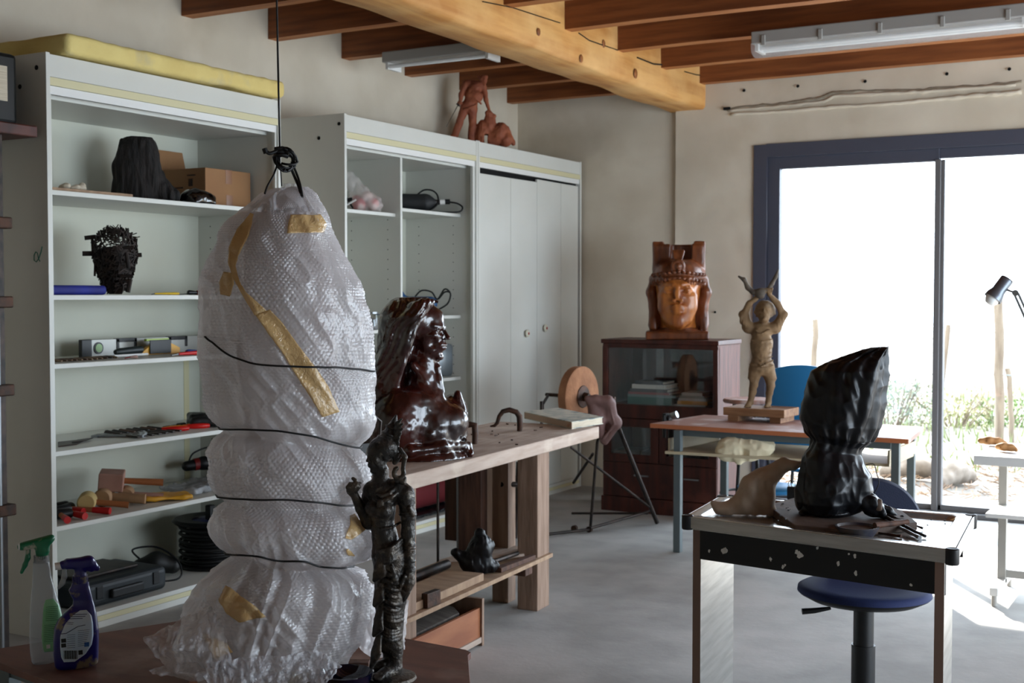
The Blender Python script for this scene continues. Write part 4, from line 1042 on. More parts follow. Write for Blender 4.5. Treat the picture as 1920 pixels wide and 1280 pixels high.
for p in ((985, 1000), (1013, 1000), (1077, 990), (1105, 992)):
    q = PZ(p[0], p[1], .02); MB().lathe([(0, -.012), (.02, -.012), (.02, .012), (0, .012)], q, 14, rotm(90)).build('foot', M['iron'], gs, smooth=50)
# leather-like saddle hanging over the axle end
S = Sculpt((-.16, -.1, -.02), (.16, .1, .40), .0045)
def SC_(x, y, d): return ((x - 1127) * .00335, d, (835 - y) * .00335)
S.box(SC_(1128, 765, 0), (.075, .03, .075), .025, R=np.array(rotm(0, 14, 0)), k=.02)
S.chain([SC_(1100, 745, -.02), SC_(1140, 750, -.02), SC_(1154, 792, 0), SC_(1135, 828, 0)], [.018, .03, .035, .018], k=.03)
S.chain([SC_(1105, 752, 0), SC_(1122, 790, -.01), SC_(1130, 825, 0)], [.02, .035, .018], k=.03)
S.cone(SC_(1140, 748, -.045), SC_(1152, 793, -.04), .006, .006, k=.006); S.cone(SC_(1152, 793, -.04), SC_(1130, 822, -.03), .006, .006, k=.006)
S.warp(lambda X, Y, Z: .003 * vn(X * 30, Y * 30, Z * 30))
q = PY(1127, 835, 7.22)
tag(S.build('leather_saddle', mat('saddle_leather', (.48, .36, .34), .6, col2=(.38, .27, .25), nscale=9, bump=.2), None, q, YAW - .07), 'pinkish brown leather saddle shape hanging at the grindstone side', 'saddle')

# ------------------------------------------------------------------ drawing table with the antler figure
M['table_steel'] = mat('green_grey_steel', (.36, .40, .41), .45, .3)
M['table_top'] = mat('pinkish_laminate', (.60, .44, .38), .5, col2=(.54, .38, .33), nscale=5, stretch=(.6, 5, 5), col3=(.74, .68, .66), nscale3=6, c3=(.52, .7))
M['table_edge'] = mat('orange_edge', (.70, .42, .27), .6)
M['beige'] = mat('beige_board', (.72, .67, .56), .6)
dt = thing('work_table', 'long table with orange edge and grey steel legs, carrying the clay figure', 'table', (-2.3, 7.4, 0))
tp = [(-3.06, 7.10), (-1.50, 7.02), (-1.56, 7.72), (-2.98, 7.80)]
MB().prism(tp, .738, .765).build('table_top', M['table_top'], dt, bevel=.002)
MB().prism([(tp[0][0], tp[0][1] - .003), (tp[1][0], tp[1][1] - .003), (tp[1][0], tp[1][1]), (tp[0][0], tp[0][1])], .739, .764).build('edge_strip', M['table_edge'], dt)
def beam2(p, q, w, h, name, m, par):
    p, q = P3(p), P3(q); d = (q - p); L = d.length; c = (p + q) / 2; R = d.to_track_quat('X', 'Z').to_matrix(); return MB().box(c, (L, w, h), R).build(name, m, par, bevel=.002)
beam2((-2.86, 7.13, .718), (-1.60, 7.06, .718), .03, .038, 'frame_rail', M['table_steel'], dt); beam2((-2.86, 7.72, .718), (-1.64, 7.66, .718), .03, .038, 'frame_rail', M['table_steel'], dt)
for (x, y) in ((-2.86, 7.06), (-1.58, 7.08), (-2.80, 7.70), (-1.62, 7.66)):
    MB().bb((x - .022, y - .022, 0), (x + .022, y + .022, .738)).build('leg', M['table_steel'], dt, bevel=.003)
MB().prism([(-2.93, 7.02), (-1.62, 7.10), (-1.60, 7.68), (-2.84, 7.74)], .595, .612).build('lower_shelf', M['beige'], dt, bevel=.002)
beam2((-2.92, 7.06, .648), (-2.84, 7.72, .648), .012, .075, 'shelf_side', M['beige'], dt); beam2((-1.625, 7.10, .648), (-1.60, 7.66, .648), .012, .075, 'shelf_side', M['beige'], dt)
# lamp clamp at its left corner
cl = thing('clamp', 'small black and chrome clamp gripping the table left corner', 'clamp', PZ(1252, 787, .766))
q = PZ(1252, 787, .766)
MB().bb((q[0] - .02, q[1] - .03, .765), (q[0] + .02, q[1] + .03, .80)).build('jaw', M['black'], cl, bevel=.004)
MB().lathe([(0, 0), (.022, 0), (.022, .04), (0, .04)], (q[0] + .025, q[1], .79), 16, rotm(0, 70)).build('knob', M['steel'], cl, smooth=50)
MB().tube([(q[0], q[1] - .055, .66), (q[0], q[1] - .055, .80)], .012, 8).build('screw', M['black'], cl)
MB().bb((q[0] - .012, q[1] - .06, .79), (q[0] + .012, q[1], .81)).build('arm', M['black'], cl)
# crumpled cream cloth on the shelf
S = Sculpt((-.22, -.16, -.10), (.22, .16, .14), .0055)
S.ell((0, 0, .035), (.17, .11, .06), k=.02); S.ell((-.08, -.06, -.01), (.09, .05, .06), k=.04); S.ell((.11, -.05, .02), (.06, .06, .06), k=.03); S.ell((.05, -.08, -.02), (.05, .03, .04), k=.03); S.ell((-.03, -.085, -.03), (.03, .02, .05), k=.03)
S.warp(lambda X, Y, Z: .010 * vn(X * 16, Y * 16, Z * 16) + .007 * np.abs(vn(X * 34, Y * 34, Z * 34)))
q = PY(1396, 843, 7.13)
tag(S.build('crumpled_cloth', mat('cream_cloth', (.86, .82, .70), .8, bump=.2, bscale=25), None, (q[0], 7.16, .632), .1), 'crumpled cream cloth spilling off the shelf under the clay figure table', 'cloth')
# blue chairs and stools
M['blue_fabric'] = mat('blue_shell', (.10, .42, .62), .55)
M['navy'] = mat('navy_fabric', (.075, .105, .20), .8, bump=.15, bscale=250)
M['navy_seat'] = mat('blue_fabric', (.08, .13, .30), .8, bump=.15, bscale=250)
def shell_back(c, w, h, th, bow, R, name, m, par, n=18):
    b = MB()
    def f(sgn):
        def g(u, v):
            x = (u - .5) * 2; z = v
            ww = w * (1 - .12 * (1 - v) ** 2) * (1 - .10 * max(0, v - .75) * 4 * max(0, v - .75))
            zz = z * h - .10 * h * max(0, z - .6) * 2 * x * x
            p = Vector((x * ww, sgn * th / 2 - bow * (x * x) + .02 * sin(v * 3), zz)); return R @ p + P3(c)
        return g
    b.grid(f(1), n, 12); b.grid(f(-1), n, 12)
    k = n * 12
    ed = [i for i in range(n)] + [j * n + n - 1 for j in range(1, 12)] + [11 * n + i for i in range(n - 2, -1, -1)] + [j * n for j in range(10, 0, -1)]
    for i in range(len(ed)):
        a, c2 = ed[i], ed[(i + 1) % len(ed)]; b.f.append((a, c2, c2 + k, a + k)); b.m.append(0)
    return b.build(name, m, par, smooth=50)
bc = thing('blue_chair', 'bright blue shell chair behind the clay figure table', 'chair', (-2.37, 8.05, 0))
shell_back((-2.36, 7.93, .58), .215, .525, .02, -.03, rotm(4, 0, 4), 'backrest', M['blue_fabric'], bc)
MB().grid(lambda u, v: (-2.37 + (u - .5) * .42 * (1 - .2 * abs(v - .5)), 7.95 + v * .42 - .01, .43 + .03 * (2 * u - 1) ** 2 - .025 * sin(pi * v)), 14, 12).build('seat', M['blue_fabric'], bc, smooth=180).modifiers.new('thick', 'SOLIDIFY').thickness = .02
for (x, y) in ((-.17, 7.97), (.17, 7.97), (-.17, 8.33), (.17, 8.33)): MB().tube([(-2.37 + x, y, .43), (-2.37 + x * 1.2, y + (.03 if y > 8.1 else -.03), 0.002)], .011, 10).build('leg', M['black'], bc)
for x in (-.13, .13): MB().tube([(-2.37 + x, 7.96, .42), (-2.37 + x, 7.945, .62)], .010, 8).build('back_support', M['black'], bc)
# lighter seat edge seen under the table belongs to a second blue chair
bc2 = thing('blue_chair', 'second bright blue chair, only its round seat showing below the table shelf', 'chair', (-2.42, 7.50, 0))
MB().lathe([(0, .35), (.15, .35), (.20, .365), (.205, .38), (.19, .39), (0, .385)], (-2.40, 7.42, 0), 40, sy=.9).build('seat', M['blue_fabric'], bc2, smooth=60)
MB().tube([(-2.40, 7.42, .05), (-2.40, 7.42, .35)], .02, 12).build('column', M['black'], bc2)
for k in range(4): a = k * pi / 2 + .4; MB().tube([(-2.40, 7.42, .06), (-2.40 + .2 * cos(a), 7.42 + .2 * sin(a), .015)], .013, 8).build('leg', M['black'], bc2)
# wooden stool with ring
ws = thing('round_stool', 'tall stool with round pinkish wooden seat between cupboard and clay figure table', 'stool', (-2.80, 8.08, 0))
MB().lathe([(0, .83), (.16, .83), (.168, .838), (.168, .85), (.16, .858), (0, .858)], (-2.78, 8.1, 0), 40).build('seat', M['table_top'], ws, smooth=40)
for k in range(4):
    a = k * pi / 2 + .75; MB().tube([(-2.78 + .10 * cos(a), 8.1 + .10 * sin(a), .83), (-2.78 + .20 * cos(a), 8.1 + .20 * sin(a), .008)], .012, 10).build('leg', M['black'], ws)
MB().tube([(-2.78 + .18 * cos(t * pi / 12), 8.1 + .18 * sin(t * pi / 12), .22) for t in range(24)], .009, 8, closed=True).build('foot_ring', M['black'], ws, smooth=60)

# ------------------------------------------------------------------ metal-rimmed typing table with the bagged sculpture
M['brushed'] = mat('brushed_steel', (.78, .77, .75), .33, .9, col2=(.68, .67, .65), nscale=4, stretch=(1, 1, 12), rvar=.08)
M['tray'] = mat('tray_steel', (.80, .80, .79), .22, .75, col2=(.66, .64, .62), nscale=6, rvar=.1)
M['shaded_edge'] = mat('shaded_edge', (.42, .33, .28), .6)  # shade on the narrow side of the steel legs, put in as brown
tt = thing('typing_table', 'steel table with rounded metal rim and black apron in the right foreground', 'table', (-1.18, 4.3, 0))
A_, B_, C_, D_ = Vector((-1.628, 4.088, 0)), Vector((-.700, 3.935, 0)), Vector((-.648, 4.50, 0)), Vector((-1.690, 4.60, 0))
C_ = P3(PZ(1826, 966, .78)) * 1; C_.z = 0; D_ = P3(PZ(1352, 930, .78)); D_.z = 0
def TQ(u, v, z=0):
    p = (A_ * (1 - u) + B_ * u) * (1 - v) + (D_ * (1 - u) + C_ * u) * v; return Vector((p.x, p.y, z))
def ring_poly(mu, mv, r, n=6):
    out = []
    for (cu, cv, a0) in ((mu + r, mv + r, pi), (1 - mu - r, mv + r, 1.5 * pi), (1 - mu - r, 1 - mv - r, 0), (mu + r, 1 - mv - r, .5 * pi)):
        for k in range(n + 1):
            a = a0 + (pi / 2) * k / n; out.append(TQ(cu + r * cos(a), cv + r * 1.4 * sin(a)))
    return out
b = MB(); outer = ring_poly(.003, .004, .001); inner = ring_poly(.055, .085, .04); n = len(outer)
lv = [(outer, .738), (outer, .780), ([o * .985 + i * .015 for o, i in zip(outer, inner)], .783), ([o * .15 + i * .85 for o, i in zip(outer, inner)], .783), (inner, .780), ([TQ(.5, .5) * .03 + i * .97 for i in inner], .768)]
vs = []
for (pp, z) in lv: vs += [(p.x, p.y, z) for p in pp]
fs = [(k * n + i, k * n + (i + 1) % n, (k + 1) * n + (i + 1) % n, (k + 1) * n + i) for k in range(len(lv) - 1) for i in range(n)]
fs.append(tuple((len(lv) - 1) * n + i for i in range(n))); fs.append(tuple(range(n - 1, -1, -1)))
b.add(vs, fs); b.build('tray_top', M['tray'], tt, smooth=30)
# rim facing strips (brushed) and black plastic corners
def strip(p, q, z0, z1, off, name, m, th=.004):
    d = (q - p).normalized(); nrm = Vector((d.y, -d.x, 0)) * off
    return MB().prism([(p.x, p.y), (q.x, q.y), (q.x + nrm.x, q.y + nrm.y), (p.x + nrm.x, p.y + nrm.y)], z0, z1).build(name, m, tt, bevel=.001)
strip(TQ(.02, 0), TQ(.975, 0), .742, .781, .004, 'rim_strip', M['brushed']); strip(TQ(1, .04), TQ(1, .96), .742, .781, .004, 'rim_strip', M['brushed']); strip(TQ(0, .96), TQ(0, .04), .742, .781, .004, 'rim_strip', M['brushed'])
for (u, v) in ((.008, .012), (.99, .012), (.99, .985), (.008, .985)):
    p = TQ(u, v); MB().lathe([(0, .736), (.019, .736), (.021, .740), (.021, .783), (.017, .786), (.010, .784), (0, .784)], (p.x, p.y, 0), 20).build('corner_cap', M['black'], tt, smooth=40)
ap = MB(); 
def wallp(b, u0, v0, u1, v1, z0, z1, th):
    p, q = TQ(u0, v0), TQ(u1, v1); d = (q - p).normalized(); nn = Vector((-d.y, d.x, 0)) * th
    b.prism([(p.x, p.y), (q.x, q.y), (q.x + nn.x, q.y + nn.y), (p.x + nn.x, p.y + nn.y)], z0, z1); return b
M['apron'] = mat('black_apron', (.035, .035, .04), .5)
apr = wallp(MB(), .03, .03, .965, .03, .635, .738, .012).build('apron', M['apron'], tt)
wallp(MB(), .03, .97, .965, .97, .635, .738, -.012).build('apron', M['apron'], tt)
M['white_splat'] = mat('white_plaster_splat', (.80, .80, .78), .8)
rr = random.Random(5)
for (x, y, r) in ((1357, 1033, .010), (1361, 1031, .008), (1500, 1040, .013), (1494, 1034, .008), (1445, 1048, .006), (1468, 1062, .006), (1572, 1056, .007), (1603, 1042, .006), (1605, 1074, .007), (1533, 1027, .005), (1330, 1032, .006), (1592, 1038, .004), (1708, 1096, .005), (1472, 1059, .004)):
    p0, p1 = TQ(.03, .03), TQ(.965, .03); nn = Vector((p1.y - p0.y, -(p1.x - p0.x), 0)).normalized()
    d = Vector(_ray(x, y)); o = Vector((0, 0, EYE)); t = (p0 - o).dot(nn) / d.dot(nn); q = o + d * t + nn * .001
    pts = [(r * rr.uniform(.45, 1.1) * cos(a), r * rr.uniform(.6, 1.4) * sin(a)) for a in [k * pi / 5 for k in range(10)]]
    Mx = Matrix.Translation(q) @ nn.to_track_quat('Z', 'Y').to_matrix().to_4x4()
    MB().prism(pts, -.0008, .0008, Mx).build('plaster_splat', M['white_splat'], apr)
for (u, uo) in ((.03, .012), (.965, -.012)):
    for (v0, v1) in (((.02, .97),) if u < .5 else ((.02, .42),)):
        p, q = TQ(u, v0), TQ(u, v1); d = (q - p).normalized(); nn = Vector((d.y, -d.x, 0)) * (.028 if u < .5 else -.0)
        n2 = Vector((-d.y, d.x, 0)) * .028
        pl_ = [(p.x, p.y), (q.x, q.y), (q.x + n2.x, q.y + n2.y), (p.x + n2.x, p.y + n2.y)] if u > .5 else [(p.x, p.y), (q.x, q.y), (q.x + nn.x * 1, q.y + nn.y), (p.x + nn.x, p.y + nn.y)]
        if v0 > .5 and u > .5: pass
        lg = MB().prism(pl_, 0, .738).build('leg', M['brushed'], tt, bevel=.002)
        c2 = sum((Vector((a[0], a[1], 0)) for a in pl_), Vector()) / 4
        e = (p - d * .0015); MB().prism([(e.x, e.y), (p.x, p.y), (pl_[3][0], pl_[3][1]), (pl_[3][0] - d.x * .0015, pl_[3][1] - d.y * .0015)], 0, .738).build('edge_shade', M['shaded_edge'], lg)  # thin strip that paints the leg's front edge as shaded
# office chair behind the typing table
oc = thing('office_chair', 'navy swivel chair pushed under the steel typing table', 'chair', (-1.12, 4.47, 0))
c = P3(PZ(1620, 1104, .50)); c.z = 0
def seat_prof(b):
    vs = []
    return b.lathe([(0, .455), (.12, .455), (.20, .468), (.233, .485), (.238, .496), (.225, .508), (.15, .500), (0, .494)], c, 48, sx=1.0, sy=.95)
MB().lathe([(.02, .500), (.15, .505), (.215, .512), (.232, .503), (.234, .488), (.20, .478), (0, .470)][::-1], c, 56, sy=.95).build('seat', M['navy_seat'], oc, smooth=60)
MB().lathe([(0, .445), (.10, .447), (.19, .462), (.228, .482), (.231, .490), (.2, .478), (0, .47)], c, 56, sy=.95).build('seat_shell', M['black'], oc, smooth=60)
MB().tube([c + Vector((0, 0, .16)), c + Vector((0, 0, .45))], .036, 20).build('column', M['black'], oc, smooth=50)
MB().tube([c + Vector((0, 0, .05)), c + Vector((0, 0, .30))], .042, 20).build('column_sleeve', M['black'], oc, smooth=50)
for k in range(5):
    a = 2 * pi * k / 5 + 1.9; p = c + Vector((.27 * cos(a), .27 * sin(a), .055)); MB().tube([c + Vector((0, 0, .09)), p], [.026, .018], 10).build('leg', M['black'], oc, smooth=50)
    MB().lathe([(0, -.018), (.022, -.018), (.025, -.01), (.025, .01), (.022, .018), (0, .018)], p + Vector((0, 0, -.030)), 16, rotm(90, 0, 40 * k)).build('caster', M['black'], oc, smooth=50)
fr_ = Vector((-sin(YAW) * .9, cos(YAW), 0)).normalized(); sd_ = Vector((fr_.y, -fr_.x, 0))
lq = c - sd_ * .13 - fr_ * .06
MB().tube([lq + Vector((0, 0, .445)), lq - sd_ * .055 + Vector((0, 0, .436)), lq - sd_ * .10 + Vector((0, 0, .432))], [.006, .010, .011], 10).build('lever', M['black'], oc, smooth=60)
bcn = P3(PY(1634, 990, c.y + .34)); Rb = Matrix(((sd_.x, fr_.x, 0), (sd_.y, fr_.y, 0), (0, 0, 1)))
MB().lathe([(0, -.03), (.12, -.03), (.185, -.02), (.195, 0), (.185, .02), (0, .025)], bcn, 56, Rb @ rotm(90), sy=1.0).build('backrest', M['navy'], oc, smooth=60)
MB().tube([c + fr_ * .1 + Vector((0, 0, .45)), c + fr_ * .38 + Vector((0, 0, .45)), bcn + fr_ * .035 + Vector((0, 0, -.1))], .014, 10).build('back_support', M['black'], oc, smooth=60)

# ------------------------------------------------------------------ white drafting table and lamp at the right edge
dq = thing('white_table', 'white two-level table on T-shaped feet by the glass door', 'table', (-.7, 6.85, 0))
MB().bb((-1.075, 6.50, .715), (.25, 7.15, .76)).build('table_top', M['white_paint'], dq, bevel=.003)
MB().bb((-1.02, 6.52, .455), (.40, 6.95, .475)).build('lower_shelf', M['white_paint'], dq, bevel=.003)
for x in (-.985, .36):
    MB().bb((x - .02, 6.82, .07), (x + .02, 6.87, .715)).build('leg', M['beige'] if 0 else M['grey_lamp'], dq, bevel=.002)
    MB().bb((x - .02, 6.58, .055), (x + .02, 7.12, .095)).build('foot_bar', M['white_paint'], dq, bevel=.003)
    for y in (6.60, 7.10): MB().tube([(x, y, .002), (x, y, .06)], .013, 10).build('foot', M['grey_lamp'], dq)
MB().bb((-.985, 6.84, .10), (.36, 6.86, .14)).build('cross_bar', M['grey_lamp'], dq)
M['pale_wood'] = mat('pale_wood', (.80, .62, .42), .7, col2=(.68, .48, .30), nscale=8, bump=.2)
def woodpiece(px, py, L, r, rz, label):
    q = PZ(px, py, .762); S = Sculpt((-.12, -.06, 0), (.12, .06, .08), .003)
    S.chain([(-L, 0, r), (-L * .3, 0, r * 1.05), (L * .4, .005, r * .95), (L, 0, r * .6)], [r * .7, r, r * .9, r * .5], k=.01)
    for i in range(3): S.cone((-L * .55, -r, r), (-L * .55, r, r * 2), .004, .004, k=.003, sub=True) if i == 0 else None
    S.warp(lambda X, Y, Z: .002 * vn(X * 60, Y * 60, Z * 60)); S.cut((0, 0, -1), 0)
    tag(S.build('wood_offcut', M['pale_wood'], None, q, rz), label, 'wood piece', 'wood pieces on the white table')
woodpiece(1862, 834, .062, .021, .1, 'longer pale wood piece, left one on the white table')
woodpiece(1888, 846, .045, .021, -.2, 'shorter pale wood piece, right one on the white table')
lp = thing('desk_lamp', 'silver jointed desk lamp on the white table against the glass', 'lamp', (-.55, 6.7, .762))
hc = P3(PY(1872, 545, 6.70)); s_ = .00265; RL = Matrix.Rotation(YAW - atan((1872 - 960) / FPX), 3, 'Z')
axd = (RL @ Vector((-.55, -.25, -.80))).normalized(); Rh = (-axd).to_track_quat('Z', 'Y').to_matrix()
MB().lathe([(.030, .075), (.034, .065), (.034, .0), (.044, -.03), (.046, -.05), (.043, -.05), (.036, -.02), (.030, .0), (.030, .06)], hc, 28, Rh).build('lamp_shade', mat('lamp_silver', (.42, .44, .47), .35, .7), lp, smooth=50)
MB().lathe([(0, -.085), (.022, -.08), (.034, -.062), (.036, -.045), (.025, -.01), (0, .0)], hc, 24, Rh).build('bulb', M['tube'], lp, smooth=60)
MB().lathe([(0, .079), (.033, .074), (.033, .068), (0, .068)], hc, 24, Rh).build('shade_cap', M['black'], lp, smooth=50)
j = P3(PY(1904, 549, 6.70)); k2 = P3(PY(1945, 640, 6.72)); k3 = Vector((k2.x + .02, 6.75, .80))
MB().tube([hc + Rh @ Vector((0, 0, .02)), j], .006, 8).build('bracket', M['steel'], lp)
for dx in (-.008, .012): MB().tube([j + Vector((dx, 0, 0)), k2 + Vector((dx, 0, 0))], .007, 8).build('arm', M['steel'], lp)
MB().tube([k2, k3], .007, 8).build('arm', M['steel'], lp)
MB().lathe([(0, -.01), (.016, -.01), (.016, .01), (0, .01)], j, 14, rotm(90)).build('joint', M['steel'], lp)
MB().lathe([(0, .0), (.08, 0), (.08, .02), (.02, .04), (0, .04)], (k3.x, k3.y, .761), 24).build('base', M['grey_lamp'], lp, smooth=40)

# ------------------------------------------------------------------ fluorescent lamps under the joists
def batten(p, q, w, label, cover):
    p, q = P3(p), P3(q); r = thing('fluorescent_lamp', label, 'ceiling lamp', (p + q) / 2)
    zt_, zb_ = 3.118, p.z
    L = q.x - p.x; c_ = (p + q) / 2
    MB().bb((p.x, c_.y - w / 2, p.z + .05), (q.x, c_.y + w / 2, zt_)).build('housing', M['grey_lamp'], r, bevel=.006)
    for yy in ((-w * .22, w * .22) if cover else (-w * .35,)):
        MB().tube([(p.x + .04, c_.y + yy, p.z + .025), (q.x - .04, c_.y + yy, p.z + .025)], .013, 14).build('tube', M['tube'], r, smooth=50)
    for x in (p.x + .02, q.x - .04): MB().bb((x, c_.y - w * .42, p.z + .008), (x + .02, c_.y + w * .42, p.z + .05)).build('end_cap', M['white_paint'], r)
    if cover:
        n = 14; b = MB()
        b.grid(lambda u, v: (p.x + L * u, c_.y - cos(pi * v) * w * .52, p.z + .055 - .075 * sin(pi * v) ** .55), 2, n)
        b.build('diffuser', M['clear'], r, smooth=60)
        for k in range(5):
            x = p.x + L * (.05 + .22 * k); MB().bb((x - .012, c_.y - w * .56, p.z + .035), (x + .012, c_.y - w * .5, p.z + .095)).build('clip', M['grey_lamp'], r, bevel=.003)
    return r
batten((-2.50, 7.37, 2.995), (-.95, 7.37, 2.995), .17, 'long fluorescent lamp with clear cover under the joists near the glass door', True)
batten((-4.78, 6.80, 3.0), (-3.97, 6.80, 3.0), .18, 'short bare fluorescent lamp under the joists left of the big beam', False)
# ------------------------------------------------------------------ near table
NT = .70
M['near_top'] = mat('dusty_brown_laminate', (.42, .27, .22), .55, col2=(.35, .22, .18), nscale=4, stretch=(1, 6, 1), col3=(.56, .47, .43), nscale3=5, c3=(.52, .75), bump=.05)
nt = thing('near_table', 'dusty reddish brown table in the left foreground under the wrapped sculpture', 'table', (-1.9, 2.2, 0))
np_ = [(-2.585, 1.945), (-2.28, 2.59), (-1.575, 2.548), (-1.552, 2.535), (-1.545, 2.51), (-1.37, 2.24), (-1.37, 1.72)]
MB().prism(np_, NT - .016, NT).build('table_top', M['near_top'], nt, bevel=.0015)
for (x, y) in ((-2.50, 1.985), (-2.23, 2.50), (-1.64, 2.47), (-1.45, 1.83)): MB().bb((x - .018, y - .018, 0), (x + .018, y + .018, NT - .016)).build('leg', M['table_steel'], nt, bevel=.002)
beam2((-2.50, 1.985, .665), (-1.45, 1.83, .665), .02, .035, 'frame_rail', M['table_steel'], nt)
beam2((-2.23, 2.50, .665), (-1.64, 2.47, .665), .02, .035, 'frame_rail', M['table_steel'], nt); beam2((-2.50, 1.985, .665), (-2.23, 2.50, .665), .02, .035, 'frame_rail', M['table_steel'], nt)

# ------------------------------------------------------------------ bodies lofted from left/right outline rows
def loft(V, rows, nu, nv, depth, disp=None, power=1.0, d0=0.0):
    """rows: (xl, yl, xr, yr[, depth factor]) in reference pixels at the plane of V; returns (nv, nu, 3) local points"""
    R = []
    for r in rows:
        a, b = V.k(r[0], r[1], d0), V.k(r[2], r[3], d0); R.append(list(a) + list(b) + [r[4] if len(r) > 4 else depth])
    R = np.array(R); seg = np.linalg.norm(np.diff((R[:, :3] + R[:, 3:6]) / 2, axis=0), axis=1) + np.linalg.norm(np.diff((R[:, :3] - R[:, 3:6]) / 2, axis=0), axis=1)
    t = np.concatenate([[0], np.cumsum(seg)]); tt_ = np.linspace(0, t[-1], nv)
    Q = np.stack([np.interp(tt_, t, R[:, i]) for i in range(7)], 1)
    kk = max(1, nv // 150)
    ker = np.hanning(2 * kk + 3)[1:-1]; ker /= ker.sum()
    for i in range(7):
        pad = np.concatenate([np.full(kk, Q[0, i]), Q[:, i], np.full(kk, Q[-1, i])]); Q[:, i] = np.convolve(pad, ker, 'valid')
    mid = (Q[:, :3] + Q[:, 3:6]) / 2; half = (Q[:, 3:6] - Q[:, :3]) / 2
    th = np.linspace(0, 2 * pi, nu, endpoint=False)
    c, s = np.cos(th), np.sin(th)
    cp = np.sign(c) * np.abs(c) ** power; sp = np.sign(s) * np.abs(s) ** power
    hw = np.linalg.norm(half, axis=1)
    P = mid[:, None] + half[:, None] * cp[None, :, None] + np.array([0, 1, 0]) * (hw * Q[:, 6])[:, None, None] * sp[None, :, None]
    if disp is not None:
        N = np.stack([c, s * 1.0, np.zeros_like(c)], 1)[None].repeat(nv, 0)
        arc = np.cumsum(np.full(nv, tt_[1] - tt_[0]))
        P = P + N * disp(th[None, :], P, hw[:, None], arc[:, None])[..., None]
    return P
def loft_mesh(name, P, m, parent=None, loc=(0, 0, 0), rz=0, cap=True):
    nv, nu = P.shape[:2]; me = bpy.data.meshes.new(name)
    idx = np.arange(nv * nu).reshape(nv, nu)
    f = np.stack([idx[:-1], np.roll(idx[:-1], -1, 1), np.roll(idx[1:], -1, 1), idx[1:]], -1).reshape(-1, 4)[:, ::-1]
    me.vertices.add(nv * nu); me.vertices.foreach_set('co', P.astype(np.float32).ravel())
    loops = f.ravel(); starts = np.arange(0, f.size, 4)
    if cap:
        loops = np.concatenate([loops, idx[0][::1], idx[-1][::-1]]); starts = np.concatenate([starts, [f.size, f.size + nu]])
    me.loops.add(len(loops)); me.loops.foreach_set('vertex_index', loops.astype(np.int32))
    me.polygons.add(len(starts)); me.polygons.foreach_set('loop_start', starts.astype(np.int32))
    me.update(calc_edges=True); me.validate()
    for p in me.polygons: p.use_smooth = True
    me.materials.append(m)
    o = bpy.data.objects.new(name, me); COL.objects.link(o); o.location = P3(loc); o.rotation_euler = (0, 0, rz)
    if parent: o.parent = parent
    return o
def film_mat(name, col, op, tl, rough=.12, bubbles=0.0, bscale=110, creases=.6):
    m = bpy.data.materials.new(name); m.use_nodes = True; N = m.node_tree.nodes; L = m.node_tree.links
    b = N['Principled BSDF']; out = N['Material Output']
    b.inputs['Base Color'].default_value = col + (1,); b.inputs['Roughness'].default_value = rough; b.inputs['Specular IOR Level'].default_value = 1.0
    b.inputs['Coat Weight'].default_value = .5; b.inputs['Coat Roughness'].default_value = .05
    tr = N.new('ShaderNodeBsdfTransparent'); tl_ = N.new('ShaderNodeBsdfTranslucent'); tl_.inputs[0].default_value = col + (1,)
    m1 = N.new('ShaderNodeMixShader'); m1.inputs[0].default_value = tl; m2 = N.new('ShaderNodeMixShader'); m2.inputs[0].default_value = op
    L.new(b.outputs[0], m1.inputs[1]); L.new(tl_.outputs[0], m1.inputs[2]); L.new(tr.outputs[0], m2.inputs[1]); L.new(m1.outputs[0], m2.inputs[2]); L.new(m2.outputs[0], out.inputs[0])
    tc = N.new('ShaderNodeTexCoord')
    bz = N.new('ShaderNodeTexNoise'); bz.inputs['Scale'].default_value = 95; bz.inputs['Detail'].default_value = 3; bz.inputs['Distortion'].default_value = 1.5
    L.new(tc.outputs['Object'], bz.inputs[0]); bp = N.new('ShaderNodeBump'); bp.inputs['Strength'].default_value = creases; bp.inputs['Distance'].default_value = .006
    L.new(bz.outputs['Fac'], bp.inputs['Height']); L.new(bp.outputs[0], b.inputs['Normal'])
    if bubbles:
        v = N.new('ShaderNodeTexVoronoi'); v.inputs['Scale'].default_value = bscale; L.new(tc.outputs['Object'], v.inputs['Vector'])
        b2 = N.new('ShaderNodeBump'); b2.invert = True; b2.inputs['Strength'].default_value = bubbles; b2.inputs['Distance'].default_value = .004
        L.new(v.outputs['Distance'], b2.inputs['Height']); L.new(bp.outputs[0], b2.inputs['Normal']); L.new(b2.outputs[0], b.inputs['Normal'])
    return m
M['bubble'] = film_mat('bubble_wrap_film', (.80, .78, .79), .80, .48, .07, bubbles=.25, bscale=150, creases=.3)
M['bubble_loose'] = film_mat('loose_bubble_wrap', (.82, .81, .84), .50, .35, .14, bubbles=1.0, bscale=120, creases=.9)
M['tape'] = film_mat('tan_packing_tape', (.78, .55, .26), .85, .35, .22, bubbles=.25, bscale=120, creases=.5)
M['inner_clay'] = mat('wrapped_clay', (.60, .50, .46), .8, col2=(.50, .40, .36), nscale=5)
M['cord'] = mat('black_cord', (.02, .02, .022), .6)

